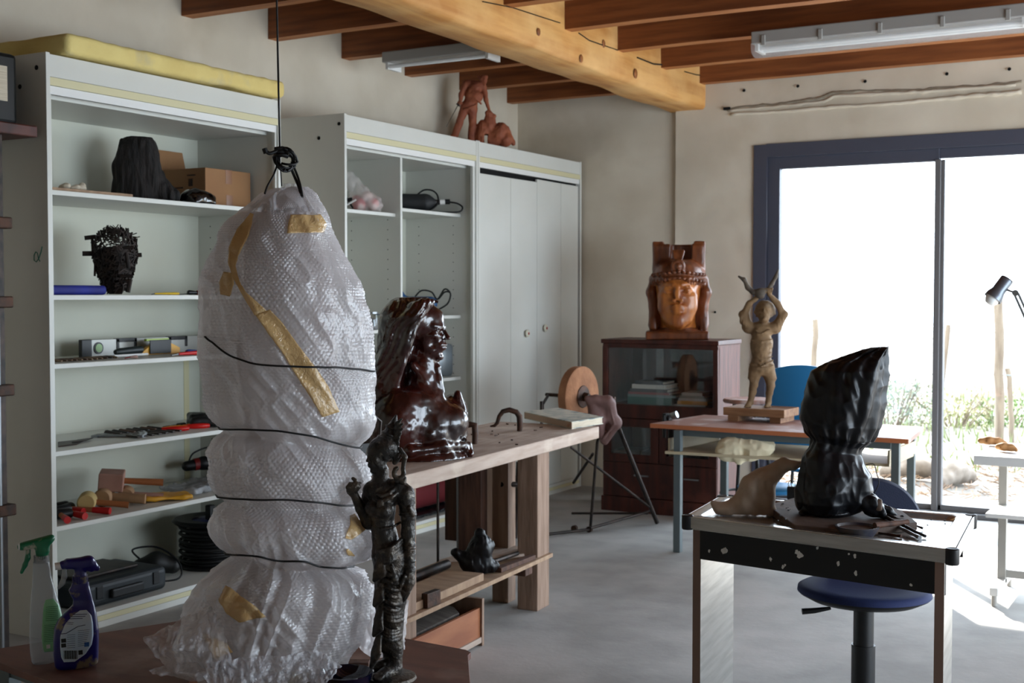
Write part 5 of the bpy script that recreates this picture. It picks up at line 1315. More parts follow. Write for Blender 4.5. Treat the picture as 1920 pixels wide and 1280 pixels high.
WV = View(500, 1268, org=PZ(510, 1262, NT)); WV.px, WV.py = 510, 1262
WV.s = WV.w / FPX
rowsW = [(532, 356, 566, 352), (512, 364, 585, 366), (482, 388, 603, 390), (455, 412, 618, 425), (432, 448, 640, 462), (409, 490, 664, 505), (400, 535, 687, 545), (397, 590, 692, 592), (394, 628, 691, 640), (396, 655, 687, 692), (402, 700, 691, 708), (409, 735, 692, 745), (415, 770, 688, 780), (422, 792, 679, 820), (429, 803, 671, 838), (419, 822, 676, 852), (412, 850, 682, 880), (411, 880, 680, 908), (415, 912, 670, 932), (426, 932, 655, 947), (416, 950, 674, 962), (412, 975, 690, 985), (417, 1000, 700, 1010), (427, 1022, 690, 1042), (441, 1038, 645, 1062), (430, 1056, 668, 1078), (405, 1085, 680, 1105), (378, 1122, 681, 1145), (362, 1165, 674, 1180), (352, 1205, 662, 1212), (356, 1240, 648, 1240), (385, 1268, 636, 1262)]
rowsW = [r + (.82,) for r in rowsW]
def wrap_disp(th, P, hw, arc):
    x, y, z = P[..., 0], P[..., 1], P[..., 2]
    u = th * .16
    cu, su = np.cos(th), np.sin(th)
    dg = x * .75 + z * .62                     # diagonal coordinate: folds run from upper left to lower right
    al = -x * .62 + z * .75
    d = .016 * vn(dg * 7, al * 2.2 + 3, su * 1.3, 1) + .009 * (1 - 2 * np.abs(vn(dg * 16, al * 5, su * 2.5, 2))) + .005 * (1 - 2 * np.abs(vn(dg * 38, al * 14, su * 5, 3)))
    d = d + .0010 * vn(x * 70, y * 70, z * 70, 4)
    for (xa, ya, xb, yb) in ((431, 803, 669, 838), (428, 932, 652, 947), (443, 1038, 640, 1062)):
        a, b = WV.k(xa, ya), WV.k(xb, yb); zs = a[2] + (x - a[0]) * (b[2] - a[2]) / (b[0] - a[0]); d = d - .013 * np.exp(-((z - zs) / .014) ** 2) + .007 * np.exp(-(((z - zs) - .05) / .03) ** 2) + .007 * np.exp(-(((z - zs) + .05) / .03) ** 2)
    lowk = np.clip((.42 - z) / .2, 0, 1)
    d = d + lowk * .014 * (1 - 2 * np.abs(vn(cu * 6 + 9, su * 6, z * 4, 6)))
    # bubbles, hexagonally packed
    pitch = .0098
    a = th * .155 / pitch + 0 * z; r = arc / (pitch * .866) + 0 * th
    ri = np.round(r); aa = a + .5 * (ri % 2); ai = np.round(aa)
    dd = np.sqrt((aa - ai) ** 2 + ((r - ri) * .866) ** 2)
    flat = np.clip(.5 + 1.2 * vn(x * 9, y * 9, z * 9, 8), .25, 1)
    d = d + .0031 * flat * np.sqrt(np.clip(1 - (dd / .46) ** 2, 0, 1))
    return d
PW = loft(WV, rowsW, 640, 760, .82, wrap_disp)
wr = thing('wrapped_sculpture', 'tall sculpture wrapped in bubble wrap and tied with black string, hung from a cord', 'wrapped sculpture', WV.o, WV.rz)
bw = loft_mesh('bubble_wrap', PW, M['bubble'], wr)
inner = loft(WV, [((r[0] * .80 + r[2] * .20), r[1] + 6, (r[0] * .20 + r[2] * .80), r[3] + 6, .75) for r in rowsW[1:-1]], 60, 90, .75, lambda th, P, hw, arc: .018 * vn(P[..., 0] * 9, P[..., 1] * 9, P[..., 2] * 9, 5))
loft_mesh('inner_sculpture', inner, M['inner_clay'], wr)
from mathutils.bvhtree import BVHTree
def bvh_of(P, V):
    nv, nu = P.shape[:2]; st = 3
    Q = P[::st, ::st]; c, s = cos(V.rz), sin(V.rz)
    W = np.stack([V.o[0] + c * Q[..., 0] - s * Q[..., 1], V.o[1] + s * Q[..., 0] + c * Q[..., 1], V.o[2] + Q[..., 2]], -1)
    a, b = Q.shape[:2]; idx = np.arange(a * b).reshape(a, b)
    f = np.stack([idx[:-1], np.roll(idx[:-1], -1, 1), np.roll(idx[1:], -1, 1), idx[1:]], -1).reshape(-1, 4)
    return BVHTree.FromPolygons([tuple(v) for v in W.reshape(-1, 3)], [tuple(map(int, q)) for q in f])
WB = bvh_of(PW, WV)
def hit(bv, x, y, off):
    o = Vector((0, 0, EYE)); d = Vector(_ray(x, y)).normalized(); r = bv.ray_cast(o, d)
    if r[0] is None: return None
    n = r[1]; n = n if n.dot(d) < 0 else -n
    return r[0] + n * off * .6 - d * off * .6
def string(pts, name, r, bv, parent, m, off=.004):
    path = []
    for i in range(len(pts) - 1):
        for k in range(8):
            t = k / 8; h = hit(bv, pts[i][0] * (1 - t) + pts[i + 1][0] * t, pts[i][1] * (1 - t) + pts[i + 1][1] * t, off)
            if h is not None: path.append(h)
    sm = path[:]
    for _ in range(6): sm = [sm[0]] + [(sm[i - 1] + sm[i] * 2 + sm[i + 1]) / 4 for i in range(1, len(sm) - 1)] + [sm[-1]]
    # carry the string round the hidden back
    a, b = sm[0], sm[-1]; c = (a + b) / 2; away = Vector((c.x, c.y, 0)).normalized(); w = (b - a).length / 2
    back = [c + (b - a) / 2 * cos(pi * k / 14) * 1.06 + away * w * .95 * sin(pi * k / 14) for k in range(1, 14)]
    MB().tube(sm + back, r, 7, closed=True).build(name, m, parent, smooth=60)
string([(388, 632), (398, 640), (415, 655), (440, 670), (480, 683), (530, 686), (590, 689), (620, 688), (650, 690), (686, 695), (700, 697)], 'string', .0022, WB, wr, M['cord'], .006)
string([(414, 802), (431, 803), (470, 803), (520, 806), (580, 814), (630, 828), (669, 838), (685, 842)], 'string', .0022, WB, wr, M['cord'], .006)
string([(410, 930), (428, 932), (470, 935), (540, 935), (600, 940), (652, 947), (672, 950)], 'string', .0022, WB, wr, M['cord'], .006)
string([(425, 1036), (443, 1038), (480, 1040), (520, 1050), (570, 1050), (600, 1060), (640, 1062), (665, 1064)], 'string', .0022, WB, wr, M['cord'], .006)
def patch(bv, poly_rows, name, m, parent, off, nv=24, nu=10):
    rows = []
    for j in range(nv):
        t = j / (nv - 1) * (len(poly_rows) - 1); i = min(int(t), len(poly_rows) - 2); f = t - i
        a = [poly_rows[i][q] * (1 - f) + poly_rows[i + 1][q] * f for q in range(4)]
        rows.append([hit(bv, a[0] * (1 - u) + a[2] * u, a[1] * (1 - u) + a[3] * u, off) for u in [k / (nu - 1) for k in range(nu)]])
    b = MB(); ids = {}; vs = []
    for j in range(nv):
        for i in range(nu):
            if rows[j][i] is not None: ids[(j, i)] = len(vs); vs.append(rows[j][i])
    fs = [(ids[(j, i)], ids[(j, i + 1)], ids[(j + 1, i + 1)], ids[(j + 1, i)]) for j in range(nv - 1) for i in range(nu - 1) if all(k in ids for k in ((j, i), (j, i + 1), (j + 1, i + 1), (j + 1, i)))]
    b.add(vs, fs); o = b.build(name, m, parent, smooth=180)
    md = o.modifiers.new('thick', 'SOLIDIFY'); md.thickness = .0006; return o
patch(WB, [(478, 590, 506, 580), (505, 628, 530, 605), (530, 662, 558, 645), (552, 700, 592, 690), (580, 740, 615, 725), (604, 782, 636, 772)], 'tape', M['tape'], wr, .0035, 40, 12)
patch(WB, [(470, 400, 476, 402), (445, 430, 468, 440), (430, 462, 448, 478), (428, 490, 442, 500), (436, 520, 450, 528), (452, 548, 462, 548), (478, 592, 500, 582)], 'tape', M['tape'], wr, .0035, 36, 8)
patch(WB, [(420, 510, 436, 512), (412, 530, 440, 532), (414, 552, 432, 556)], 'tape', M['tape'], wr, .0035, 14, 8)
patch(WB, [(545, 403, 600, 402), (540, 420, 612, 420), (538, 438, 606, 436)], 'tape', M['tape'], wr, .0035, 16, 16)
patch(WB, [(424, 1098, 432, 1102), (411, 1125, 455, 1120), (425, 1150, 480, 1138), (450, 1166, 497, 1156)], 'tape', M['tape'], wr, .0045, 20, 12)
patch(WB, [(378, 1185, 390, 1190), (390, 1205, 425, 1205), (400, 1235, 438, 1222)], 'tape', M['tape'], wr, .0045, 16, 12)
patch(WB, [(655, 968, 664, 964), (656, 985, 686, 992), (648, 1000, 668, 1006), (646, 1010, 656, 1012)], 'tape', M['tape'], wr, .0045, 14, 12)
patch(WB, [(648, 1030, 652, 1028), (650, 1040, 664, 1042)], 'tape', M['tape'], wr, .0045, 6, 6)
# loose skirts of bubble wrap spreading on the table
def skirt(name, pts, parent, amp, seed, m, nu=70, nv=46, rz0=None):
    """pts: rows of (pixel x, pixel y, depth) for left and right ends"""
    def f(u, v):
        t = v * (len(pts) - 1); i = min(int(t), len(pts) - 2); w = t - i
        a = [pts[i][q] * (1 - w) + pts[i + 1][q] * w for q in range(6)]
        e = 1 if 0 < u < 1 else 0
        wob = 5 * noise.noise(Vector((v * 9, seed, u * 3)))
        x = a[0] * (1 - u) + a[3] * u + wob; y = a[1] * (1 - u) + a[4] * u + wob * .6; d = a[2] * (1 - u) + a[5] * u
        p = WV.k(x, y, d); n1 = noise.noise(Vector((p[0] * 22, p[2] * 22, seed))); n2 = abs(noise.noise(Vector((p[0] * 55, p[2] * 40, seed + 4))))
        p[1] += amp * (n1 - n2); p[2] = max(p[2], .0015 + .002 * (n1 + 1)); return p
    o = MB().grid(f, nu, nv).build(name, m, parent, smooth=180, local=True); return o
skirt('loose_wrap', [(300, 1172, -.05, 400, 1128, -.10), (278, 1178, -.08, 420, 1165, -.14), (294, 1205, -.11, 430, 1200, -.17), (312, 1235, -.13, 440, 1240, -.18), (340, 1252, -.14, 460, 1268, -.18)], wr, .030, 3, M['bubble_loose'])
skirt('loose_wrap', [(288, 1240, -.12, 430, 1225, -.15), (296, 1249, -.14, 460, 1255, -.18), (340, 1262, -.16, 520, 1276, -.19)], wr, .018, 9, M['bubble_loose'])
skirt('loose_wrap', [(400, 1230, -.17, 600, 1225, -.15), (385, 1262, -.19, 640, 1255, -.17), (400, 1284, -.20, 610, 1284, -.20)], wr, .02, 14, M['bubble_loose'])
skirt('loose_wrap', [(640, 1062, -.02, 678, 1078, .0), (655, 1085, -.03, 681, 1082, .0), (650, 1140, -.05, 681, 1150, -.02), (640, 1200, -.08, 662, 1190, -.04), (620, 1245, -.10, 655, 1225, -.08)], wr, .02, 21, M['bubble_loose'])
skirt('loose_wrap', [(660, 955, -.03, 690, 985, .02), (655, 985, -.06, 706, 1000, .0), (650, 1015, -.07, 705, 1022, .0), (640, 1040, -.06, 690, 1045, .0)], wr, .02, 27, M['bubble_loose'])
M['foam_sheet'] = film_mat('foam_sheet', (.80, .77, .78), .72, .4, .35, bubbles=.3, bscale=80, creases=.3)
skirt('loose_wrap', [(672, 1100, .03, 720, 1104, .06), (664, 1130, .03, 742, 1130, .07), (660, 1180, .02, 745, 1180, .06), (675, 1225, .0, 740, 1225, .04), (700, 1248, -.01, 735, 1240, .02)], wr, .012, 31, M['foam_sheet'])
skirt('loose_wrap', [(748, 1132, .06, 768, 1135, .08), (748, 1170, .06, 764, 1168, .08), (745, 1200, .05, 762, 1205, .07), (748, 1225, .05, 758, 1228, .06)], wr, .01, 35, M['foam_sheet'], 14, 20)
# twists of wrap at the top
skirt('loose_wrap', [(540, 348, .0, 562, 346, .0), (528, 362, -.02, 572, 372, -.01), (500, 385, -.05, 590, 392, -.04), (485, 400, -.06, 600, 405, -.06)], wr, .02, 41, M['bubble_loose'], 40, 24)

# ---- hanging cord with its knot, from the ceiling to the sculpture
hcord = thing('hanging_cord', 'thin black cord hanging from the ceiling, knotted above the bubble wrap', 'cord', WV.wd(WV.k(535, 350, 0)))
def cord(pts, r, name='cord'): MB().tube([WV.wd(WV.k(x, y, d)) for (x, y, d) in pts], r, 7).build(name, M['cord'], hcord, smooth=60)
def curve(pts, n=8):
    out = []; q = [np.array(p, float) for p in pts]; q = [q[0]] + q + [q[-1]]
    for i in range(1, len(q) - 2):
        for k in range(n):
            t = k / n; out.append(tuple(.5 * ((2 * q[i]) + (-q[i - 1] + q[i + 1]) * t + (2 * q[i - 1] - 5 * q[i] + 4 * q[i + 1] - q[i + 2]) * t * t + (-q[i - 1] + 3 * q[i] - 3 * q[i + 1] + q[i + 2]) * t ** 3)))
    return out + [tuple(q[-1])]
topy = WV.py - (3.36 - WV.o[2]) / WV.s
cord([(526, topy, 0), (527, 0, 0), (529, 150, 0), (531, 285, 0)], .0022)
cord([(528.5, 60, .002), (530, 155, -.002), (530, 285, 0), (534, 352, 0)], .0014)
for k, (rx, ry, a0) in enumerate(((18, 20, .2), (16, 14, .9), (21, 16, .5), (13, 22, 1.6), (22, 12, 2.2))):
    cord([(541 + rx * cos(t), 303 + ry * sin(t) * .9 + 4 * sin(t + a0), -.01 + .012 * sin(2 * t + a0)) for t in [a0 + 2 * pi * q / 20 for q in range(20)]], .0028, 'knot_loop')
for y in (284, 290, 296): cord([(522 + (y - 284) * .5, y, -.012), (535, y - 2, -.018), (545, y + 1, -.01)], .005, 'knot')
cord(curve([(504, 286, -.02), (512, 292, -.02), (524, 288, -.015), (533, 284, -.01)]), .0042, 'cord_end'); cord([(503, 283, -.02), (506, 292, -.02)], .006, 'cord_end')
cord(curve([(528, 305, 0), (520, 330, -.02), (508, 352, -.05), (503, 366, -.07)]), .0022, 'tie')
cord(curve([(548, 310, 0), (558, 335, 0), (566, 355, -.02), (570, 374, -.03)]), .0034, 'tie'); cord(curve([(552, 306, 0), (562, 330, .0), (568, 350, -.02), (572, 374, -.03)]), .0028, 'tie')

# ------------------------------------------------------------------ sculpture under a black bin bag on the typing table
TT = .769
BV = View(1563, 962, z=TT + .03)
rowsB = [(1634, 650, 1654, 648, 1.2), (1590, 664, 1656, 656, .7), (1546, 680, 1654, 672, .7), (1524, 694, 1652, 692, .75), (1512, 722, 1649, 726, .75), (1503, 756, 1644, 762, .75), (1500, 785, 1637, 800, .75), (1511, 808, 1624, 824, .75), (1524, 822, 1610, 838, .75), (1520, 836, 1606, 850, .75), (1506, 856, 1614, 868, .8), (1501, 885, 1625, 888, .85), (1499, 915, 1631, 915, .85), (1498, 940, 1626, 938, .85), (1504, 958, 1610, 955, .8), (1516, 964, 1596, 962, .7)]
def bag_disp(th, P, hw, arc):
    x, z = P[..., 0], P[..., 2]
    k = np.clip((x - .02 + .25 * (z - .3)) / .06, 0, 1) * (z > .25)
    pinch = np.exp(-((z - .265) / .035) ** 2)
    low = np.clip((.30 - z) / .05, 0, 1)
    d = .014 * vn(np.cos(th) * 1.8, np.sin(th) * 1.8, z * 5, 2) + .005 * (1 - 2 * np.abs(vn(x * 7 + z * 5, z * 4 - x * 4, np.sin(th) * 1.5, 5)))
    d = d + k * .0045 * np.sin(th * 13 + z * 2) + low * .008 * vn(th * 1.9, z * 3, 1, 4) + .006 * low * (1 - 2 * np.abs(vn(th * 1.3 + z * 4, z * 2, 3, 9)))
    d = d + .0050 * (1 - 2 * np.abs(vn(x * 15 + z * 9, z * 8 - x * 6, np.sin(th) * 2, 7))) + .0038 * (1 - 2 * np.abs(vn(x * 34 + z * 12, z * 20 - x * 9, th * 2, 8))) + .0035 * pinch * np.sin(th * 19 + 5 * z)
    return d
PB_ = loft(BV, rowsB, 240, 320, .75, bag_disp)
bs = thing('bagged_sculpture', 'sculpture hidden under a tied black plastic bag on the steel table', 'wrapped sculpture', BV.o, BV.rz)
loft_mesh('plastic_bag', PB_, SM['black_bag'], bs)
S = Sculpt((-.16, -.16, -.005), (.24, .14, .14), .0045)
K = BV.k
S.chain([K(1600, 925, -.03), K(1632, 945, -.04), K(1650, 958, -.05)], [.045, .034, .018], k=.02)
S.chain([K(1520, 950, -.03), K(1505, 962, -.05), K(1500, 960, -.06)], [.03, .012, .008], k=.01)
S.ell(K(1560, 958, -.02), (.075, .08, .025), k=.02)
S.chain([K(1620, 935, .02), K(1665, 955, .0), K(1690, 965, .0)], [.02, .012, .006], k=.015)
S.warp(lambda X, Y, Z: .006 * (1 - 2 * np.abs(vn(X * 30, Y * 30, Z * 30))) + .003 * vn(X * 70, Y * 70, Z * 70)); S.cut((0, 0, -1), .004)
S.build('bag_hem', SM['black_bag'], bs)
S = Sculpt((-.02, -.10, -.01), (.16, .02, .10), .004); S.ell(K(1642, 945, -.05), (.026, .022, .026), k=.01); S.warp(lambda X, Y, Z: .003 * vn(X * 50, Y * 50, Z * 50)); S.build('clay_foot', mat('wet_clay', (.33, .26, .21), .6), bs)
# modelling board under it
def tpoly(pts, z): return [tuple(PZ(x, y, z)[:2]) for (x, y) in pts]
tag(MB().prism(tpoly([(1437, 952), (1490, 990), (1600, 1000), (1720, 985), (1690, 962), (1620, 938), (1500, 935)], TT + .015), TT, TT + .026).build('modelling_board', mat('muddy_board', (.36, .29, .25), .8, col2=(.28, .22, .19), nscale=10, bump=.2), bevel=.003), 'muddy brown board under the bagged sculpture', 'board')
# pale clay torso fragment
CV = View(1405, 966, z=TT)
S = Sculpt((-.16, -.09, -.002), (.20, .09, .24), .0036); K = CV.k
S.chain([K(1400, 940, 0), K(1415, 915, 0), K(1432, 898, 0), K(1452, 882, 0), K(1470, 870, 0)], [.042, .050, .040, .025, .020], k=.025)
S.chain([K(1470, 870, 0), K(1484, 870, -.01), K(1499, 867, -.01)], [.022, .016, .010], k=.012); S.cone(K(1458, 866, .0), K(1468, 862, 0), .012, .014, k=.012)
S.ell(K(1428, 935, 0), (.042, .04, .05), k=.02); S.ell(K(1438, 928, -.01), (.026, .03, .042), k=.02)
S.chain([K(1395, 945, 0), K(1368, 955, 0), K(1350, 955, 0), K(1338, 945, .0)], [.045, .026, .018, .010], k=.02)
S.chain([K(1380, 958, 0), K(1410, 962, 0), K(1445, 955, 0)], [.02, .026, .02], k=.015)
S.chain([K(1420, 905, -.055), K(1424, 930, -.06), K(1434, 950, -.05)], [.010, .012, .010], k=.015, sub=True); S.chain([K(1438, 905, -.045), K(1446, 930, -.045)], [.008, .008], k=.01, sub=True)
for i in range(5): S.ell(K(1378 + 15 * i, 967, 0), (.016, .06, .008), k=.004, sub=True)
S.warp(lambda X, Y, Z: .0015 * vn(X * 50, Y * 50, Z * 50)); S.cut((0, 0, -1), 0)
tag(S.build('clay_fragment', SM['pale_clay'], None, CV.o, CV.rz), 'pale clay torso-like fragment leaning towards the black bag on the steel table', 'sculpture')
# bowl with slip, tools, clay crumbs on the tray
bo = thing('clay_bowl', 'small shallow muddy bowl on the steel table front edge', 'bowl', PZ(1607, 1005, TT))
MB().lathe([(0, 0), (.050, 0), (.068, .028), (.070, .034), (.064, .034), (.050, .010), (0, .008)], (0, 0, 0), 40).build('bowl_body', mat('muddy_bowl', (.34, .31, .28), .45, col2=(.18, .19, .24), nscale=25), bo, smooth=40, local=True)
MB().lathe([(0, .017), (.056, .017), (.05, .014), (0, .014)], (0, 0, 0), 30).build('clay_slip', mat('clay_slip', (.16, .11, .08), .3), bo, local=True)
def tool(a, b, r0, r1, label, m, z=TT + .006, name='modelling_tool', lift=0.0):
    p, q = P3(PZ(a[0], a[1], z + lift)), P3(PZ(b[0], b[1], z)); n = 6
    path = [p + (q - p) * (i / n) for i in range(n + 1)]
    return tag(MB().tube(path, [r0 + (r1 - r0) * (i / n) + .001 * sin(i * 2.2) for i in range(n + 1)], 8).build(name, m, smooth=60), label, 'tool', 'modelling tools beside the black bag')
M['dark_tool'] = mat('dark_tool', (.10, .075, .06), .45)
tool((1650, 965), (1735, 1005), .008, .005, 'longest dark modelling tool pointing to the table front right corner', M['dark_tool'], lift=.03); tool((1655, 962), (1730, 990), .006, .004, 'thin dark stick just behind the longest modelling tool', M['dark_tool'], lift=.03)
tool((1660, 975), (1725, 1008), .004, .007, 'steel spatula lying against the longest modelling tool', M['steel'], lift=.02); tool((1640, 998), (1690, 1005), .003, .006, 'short wire tool with a lump of rusty clay, right of the muddy bowl', M['iron'])
tool((1640, 985), (1702, 978), .010, .008, 'stubby brown stick lying across the muddy board', M['bench_dark'], z=TT + .036)
rr = random.Random(8)
for i in range(26):
    q = P3(PZ(rr.uniform(1640, 1790), rr.uniform(972, 1012), TT + .001)); 
    if i > 16: q = P3(PZ(rr.uniform(1455, 1500), rr.uniform(945, 980), TT + .027))
    s0 = rr.uniform(.002, .005)
    tag(MB().lathe([(0, 0), (s0, s0 * .4), (s0 * .8, s0), (0, s0 * 1.3)], q, 7).build('clay_crumb', M['dark_tool']), 'dark crumb of dried clay on the muddy brown board' if i > 16 else 'dark crumb of dried clay on the shiny tray right of the black bag', 'debris', 'clay crumbs on the steel table')
# black wire rising behind the bag
tag(MB().tube([P3(PY(x, y, 4.42)) for (x, y) in curve([(1620, 872), (1638, 870), (1643, 885), (1648, 905), (1640, 925), (1645, 940), (1650, 965)])], .0018, 6).build('wire', M['cord'], smooth=60), 'thin dark wire looping up right of the black bag', 'wire')
# small black clip lamp / binder behind the bag
bcq = P3(PZ(1488, 936, TT)); o = thing('binder_clip', 'small black clip with wire loops, left of the black bag', 'clip', (bcq.x, bcq.y, TT))
MB().box((0, 0, .025), (.045, .03, .05)).build('body', M['black'], o, bevel=.004, local=True)
for k in (-1, 1): MB().tube([(k * .006 + .014 * cos(t), -.005, .058 + .014 * sin(t)) for t in [2 * pi * q / 14 for q in range(14)]], .0016, 6, closed=True).build('wire_loop', M['steel'], o, local=True)
# black plastic bundle on the bench's lower shelf
BQ = View(915, 1050, org=BP(1.23, .14, .267)); BQ.px, BQ.py = 912, 1058
S = Sculpt((-.14, -.11, 0), (.14, .13, .24), .0045); K = BQ.k
S.chain([K(918, 1040, 0), K(922, 1010, 0), K(920, 985, 0)], [.065, .055, .030], k=.03); S.chain([K(875, 1020, -.01), K(900, 1040, -.01), K(945, 1045, 0)], [.026, .036, .032], k=.03)
S.warp(lambda X, Y, Z: .005 * (1 - 2 * np.abs(vn(X * 22 + Z * 8, Y * 22, Z * 8))) + .0035 * (1 - 2 * np.abs(vn(X * 60, Y * 60, Z * 30)))); S.cut((0, 0, -1), 0)
tag(S.build('plastic_bundle', SM['black_bag'], None, BQ.o, BQ.rz), 'small bundle wrapped in black plastic on the bench lower shelf', 'bundle')
# ------------------------------------------------------------------ spray bottles and small things on the near table
def bottle_body(V, rows, name, m, parent, depth=.5, power=.75, nu=48, nv=90):
    P = loft(V, [r + (depth,) for r in rows], nu, nv, depth, None, power)
    P[..., 2] = np.maximum(P[..., 2], 0); return loft_mesh(name, P, m, parent)
def clay_spots(name, base, spot, thr, rough=.3, alpha=1.0, trans=0.0):
    return mat(name, base, rough, col2=spot, nscale=28, contrast=(thr, thr + .06), detail=8, alpha=alpha, trans=trans, coat=.3)
M['blue_plastic'] = clay_spots('muddy_blue_plastic', (.075, .06, .40), (.46, .42, .36), .56)
M['green_plastic'] = clay_spots('muddy_green_plastic', (.04, .42, .28), (.62, .62, .55), .62, .35)
M['dusty_clear'] = film_mat('dusty_clear_plastic', (.36, .38, .39), .5, .3, .14, creases=.15)
M['bt_label'] = mat('pale_blue_label', (.70, .80, .90), .4, col2=(.80, .84, .88), nscale=18)
M['gr_label'] = mat('pale_green_label', (.50, .76, .56), .4, col2=(.60, .80, .62), nscale=12)
M['print_blue'] = mat('label_print', (.10, .12, .32), .5); M['print_green'] = mat('label_print_green', (.10, .32, .20), .5); M['print_black'] = mat('barcode_black', (.04, .04, .06), .5)
def spray_bottle(px, py, rows, body_m, head_m, trig_m, noz_m, label_rows, label_m, print_m, hp, lab, mirror):
    V = View(px, py, z=NT); r = thing('spray_bottle', lab, 'spray bottle', V.o, V.rz, 'spray bottles on the near table'); K = V.k
    body = bottle_body(V, rows, 'bottle', body_m, r)
    S = Sculpt((-.075, -.035, .12), (.075, .035, .33), .0022)
    for (a, b_, ra, rb) in hp['head']: S.cone(K(*a), K(*b_), ra, rb, k=.008)
    for (c, hx, hy, hz, ry) in hp['boxes']: S.box(K(*c), (hx, hy, hz), .005, R=np.array(rotm(0, ry, 0)), k=.006)
    hd = S.build('spray_head', head_m, r)
    S = Sculpt((-.08, -.03, .10), (.08, .03, .32), .002)
    t = hp['trigger']; S.chain([K(*q) for q in t], [.0055, .006, .0055, .004][:len(t)], k=.004); S.build('trigger', trig_m, hd)
    if hp.get('nozzle'):
        a, b_ = hp['nozzle']; MB().tube([K(*a), K(*b_)], .0085, 14).build('nozzle', noz_m, hd, local=True)
    c = hp['collar']; b = MB(); b.lathe([(0, 0), (c[3], 0), (c[3], c[4]), (0, c[4])], K(c[0], c[1], 0), 28)
    for k in range(24): a = 2 * pi * k / 24; b.box(K(c[0], c[1], 0) + np.array([cos(a) * c[3], sin(a) * c[3], c[4] / 2]), (.0016, .0016, c[4] * .9), rotm(0, 0, math.degrees(a)))
    b.build('collar', head_m if hp.get('cm') is None else hp['cm'], r, local=True)
    # label projected on the body
    P = loft(V, [q + (.5,) for q in rows], 48, 90, .5, None, .75); c_, s_ = cos(V.rz), sin(V.rz)
    W = np.stack([V.o[0] + c_ * P[..., 0] - s_ * P[..., 1], V.o[1] + s_ * P[..., 0] + c_ * P[..., 1], V.o[2] + P[..., 2]], -1)
    a, b_ = P.shape[:2]; idx = np.arange(a * b_).reshape(a, b_); f = np.stack([idx[:-1], np.roll(idx[:-1], -1, 1), np.roll(idx[1:], -1, 1), idx[1:]], -1).reshape(-1, 4)
    bv = BVHTree.FromPolygons([tuple(v) for v in W.reshape(-1, 3)], [tuple(map(int, q)) for q in f])
    lb = patch(bv, label_rows, 'label', label_m, body, .0012, 30, 14)
    return r, body, lb, bv
def bars(bv, lb, lines, m, name='printed_text', off=.0019):
    b = MB()
    for (x0, y0, x1, y1, w) in lines:
        n = max(2, int(abs(x1 - x0) / 6) + 2); up_ = Vector(_up)
        pts = [hit(bv, x0 + (x1 - x0) * i / (n - 1), y0 + (y1 - y0) * i / (n - 1), off) for i in range(n)]
        pts = [q for q in pts if q is not None]
        if len(pts) < 2: continue
        d = (pts[-1] - pts[0]).normalized(); sd = d.cross(Vector(_fw)).normalized() * w / 2
        vs = []; [vs.extend([q - sd, q + sd]) for q in pts]; b.add(vs, [(2 * i, 2 * i + 1, 2 * i + 3, 2 * i + 2) for i in range(len(pts) - 1)])
    return b.build(name, m, lb)
brow = [(137, 1092, 167, 1090), (135, 1098, 168, 1098), (131, 1104, 170, 1106), (134, 1112, 172, 1115), (139, 1122, 174, 1125), (138, 1132, 177, 1136), (126, 1144, 180, 1150), (112, 1158, 182, 1165), (105, 1172, 184, 1180), (103, 1195, 184, 1200), (103, 1225, 183, 1228), (105, 1245, 182, 1244), (110, 1251, 176, 1248)]
r, body, lb, bv = spray_bottle(143, 1250, brow, M['blue_plastic'], M['blue_plastic'], M['dusty_clear'], M['white_paint'],
    [(150, 1144, 162, 1143), (136, 1154, 171, 1153), (122, 1170, 174, 1168), (113, 1192, 175, 1190), (113, 1215, 172, 1208), (115, 1232, 160, 1226), (120, 1241, 140, 1240)], M['bt_label'], M['print_blue'],
    dict(head=[((122, 1056, 0), (168, 1052, 0), .010, .012), ((165, 1052, 0), (182, 1066, 0), .011, .007), ((152, 1060, 0), (152, 1078, 0), .012, .014)], boxes=[((150, 1054, 0), .030, .012, .011, 0), ((168, 1060, 0), .014, .010, .012, 25)],
         trigger=[(124, 1067, 0), (124, 1078, 0), (120, 1090, 0), (114, 1098, 0)], nozzle=((108, 1058, 0), (120, 1057, 0)), collar=(152, 1092, 0, .0165, .018)), 'blue spray bottle spattered with dry clay, right one of the two bottles', 1)
ln = [(138, 1152, 163, 1151, .0014), (134, 1156, 160, 1155, .0014), (130, 1160, 155, 1159, .0014), (125, 1166, 138, 1167, .0010), (124, 1169, 137, 1170, .0010)]
ln += [(126, 1190 + 4 * i, 141, 1189 + 4 * i, .0008) for i in range(7)] + [(146, 1182 + 3.6 * i, 168 - i, 1180 + 3.6 * i, .0008) for i in range(9)]
ln += [(114, 1188, 124, 1187, .0016), (124, 1187, 146, 1174, .0016), (146, 1174, 160, 1171, .0014)]
bars(bv, lb, ln, M['print_blue'])
bars(bv, lb, [(120 + 1.5 * i, 1219, 120.5 + 1.5 * i, 1235, .0007 + .0005 * (i % 3)) for i in range(17)], M['print_black'], 'barcode')
bars(bv, lb, [(115, 1201, 124, 1200, .009), (115, 1210, 124, 1209, .009), (147, 1223, 155, 1222, .010)], M['print_black'], 'pictogram')
bars(bv, lb, [(158, 1208, 167, 1207, .010)], mat('label_badge', (.15, .35, .62), .4), 'badge')
grow = [(66, 1050, 94, 1050), (66, 1058, 96, 1060), (65, 1075, 98, 1078), (64, 1095, 103, 1100), (61, 1120, 109, 1122), (59, 1150, 116, 1150), (58, 1185, 119, 1190), (58, 1215, 118, 1215), (61, 1238, 114, 1234), (66, 1244, 106, 1240)]
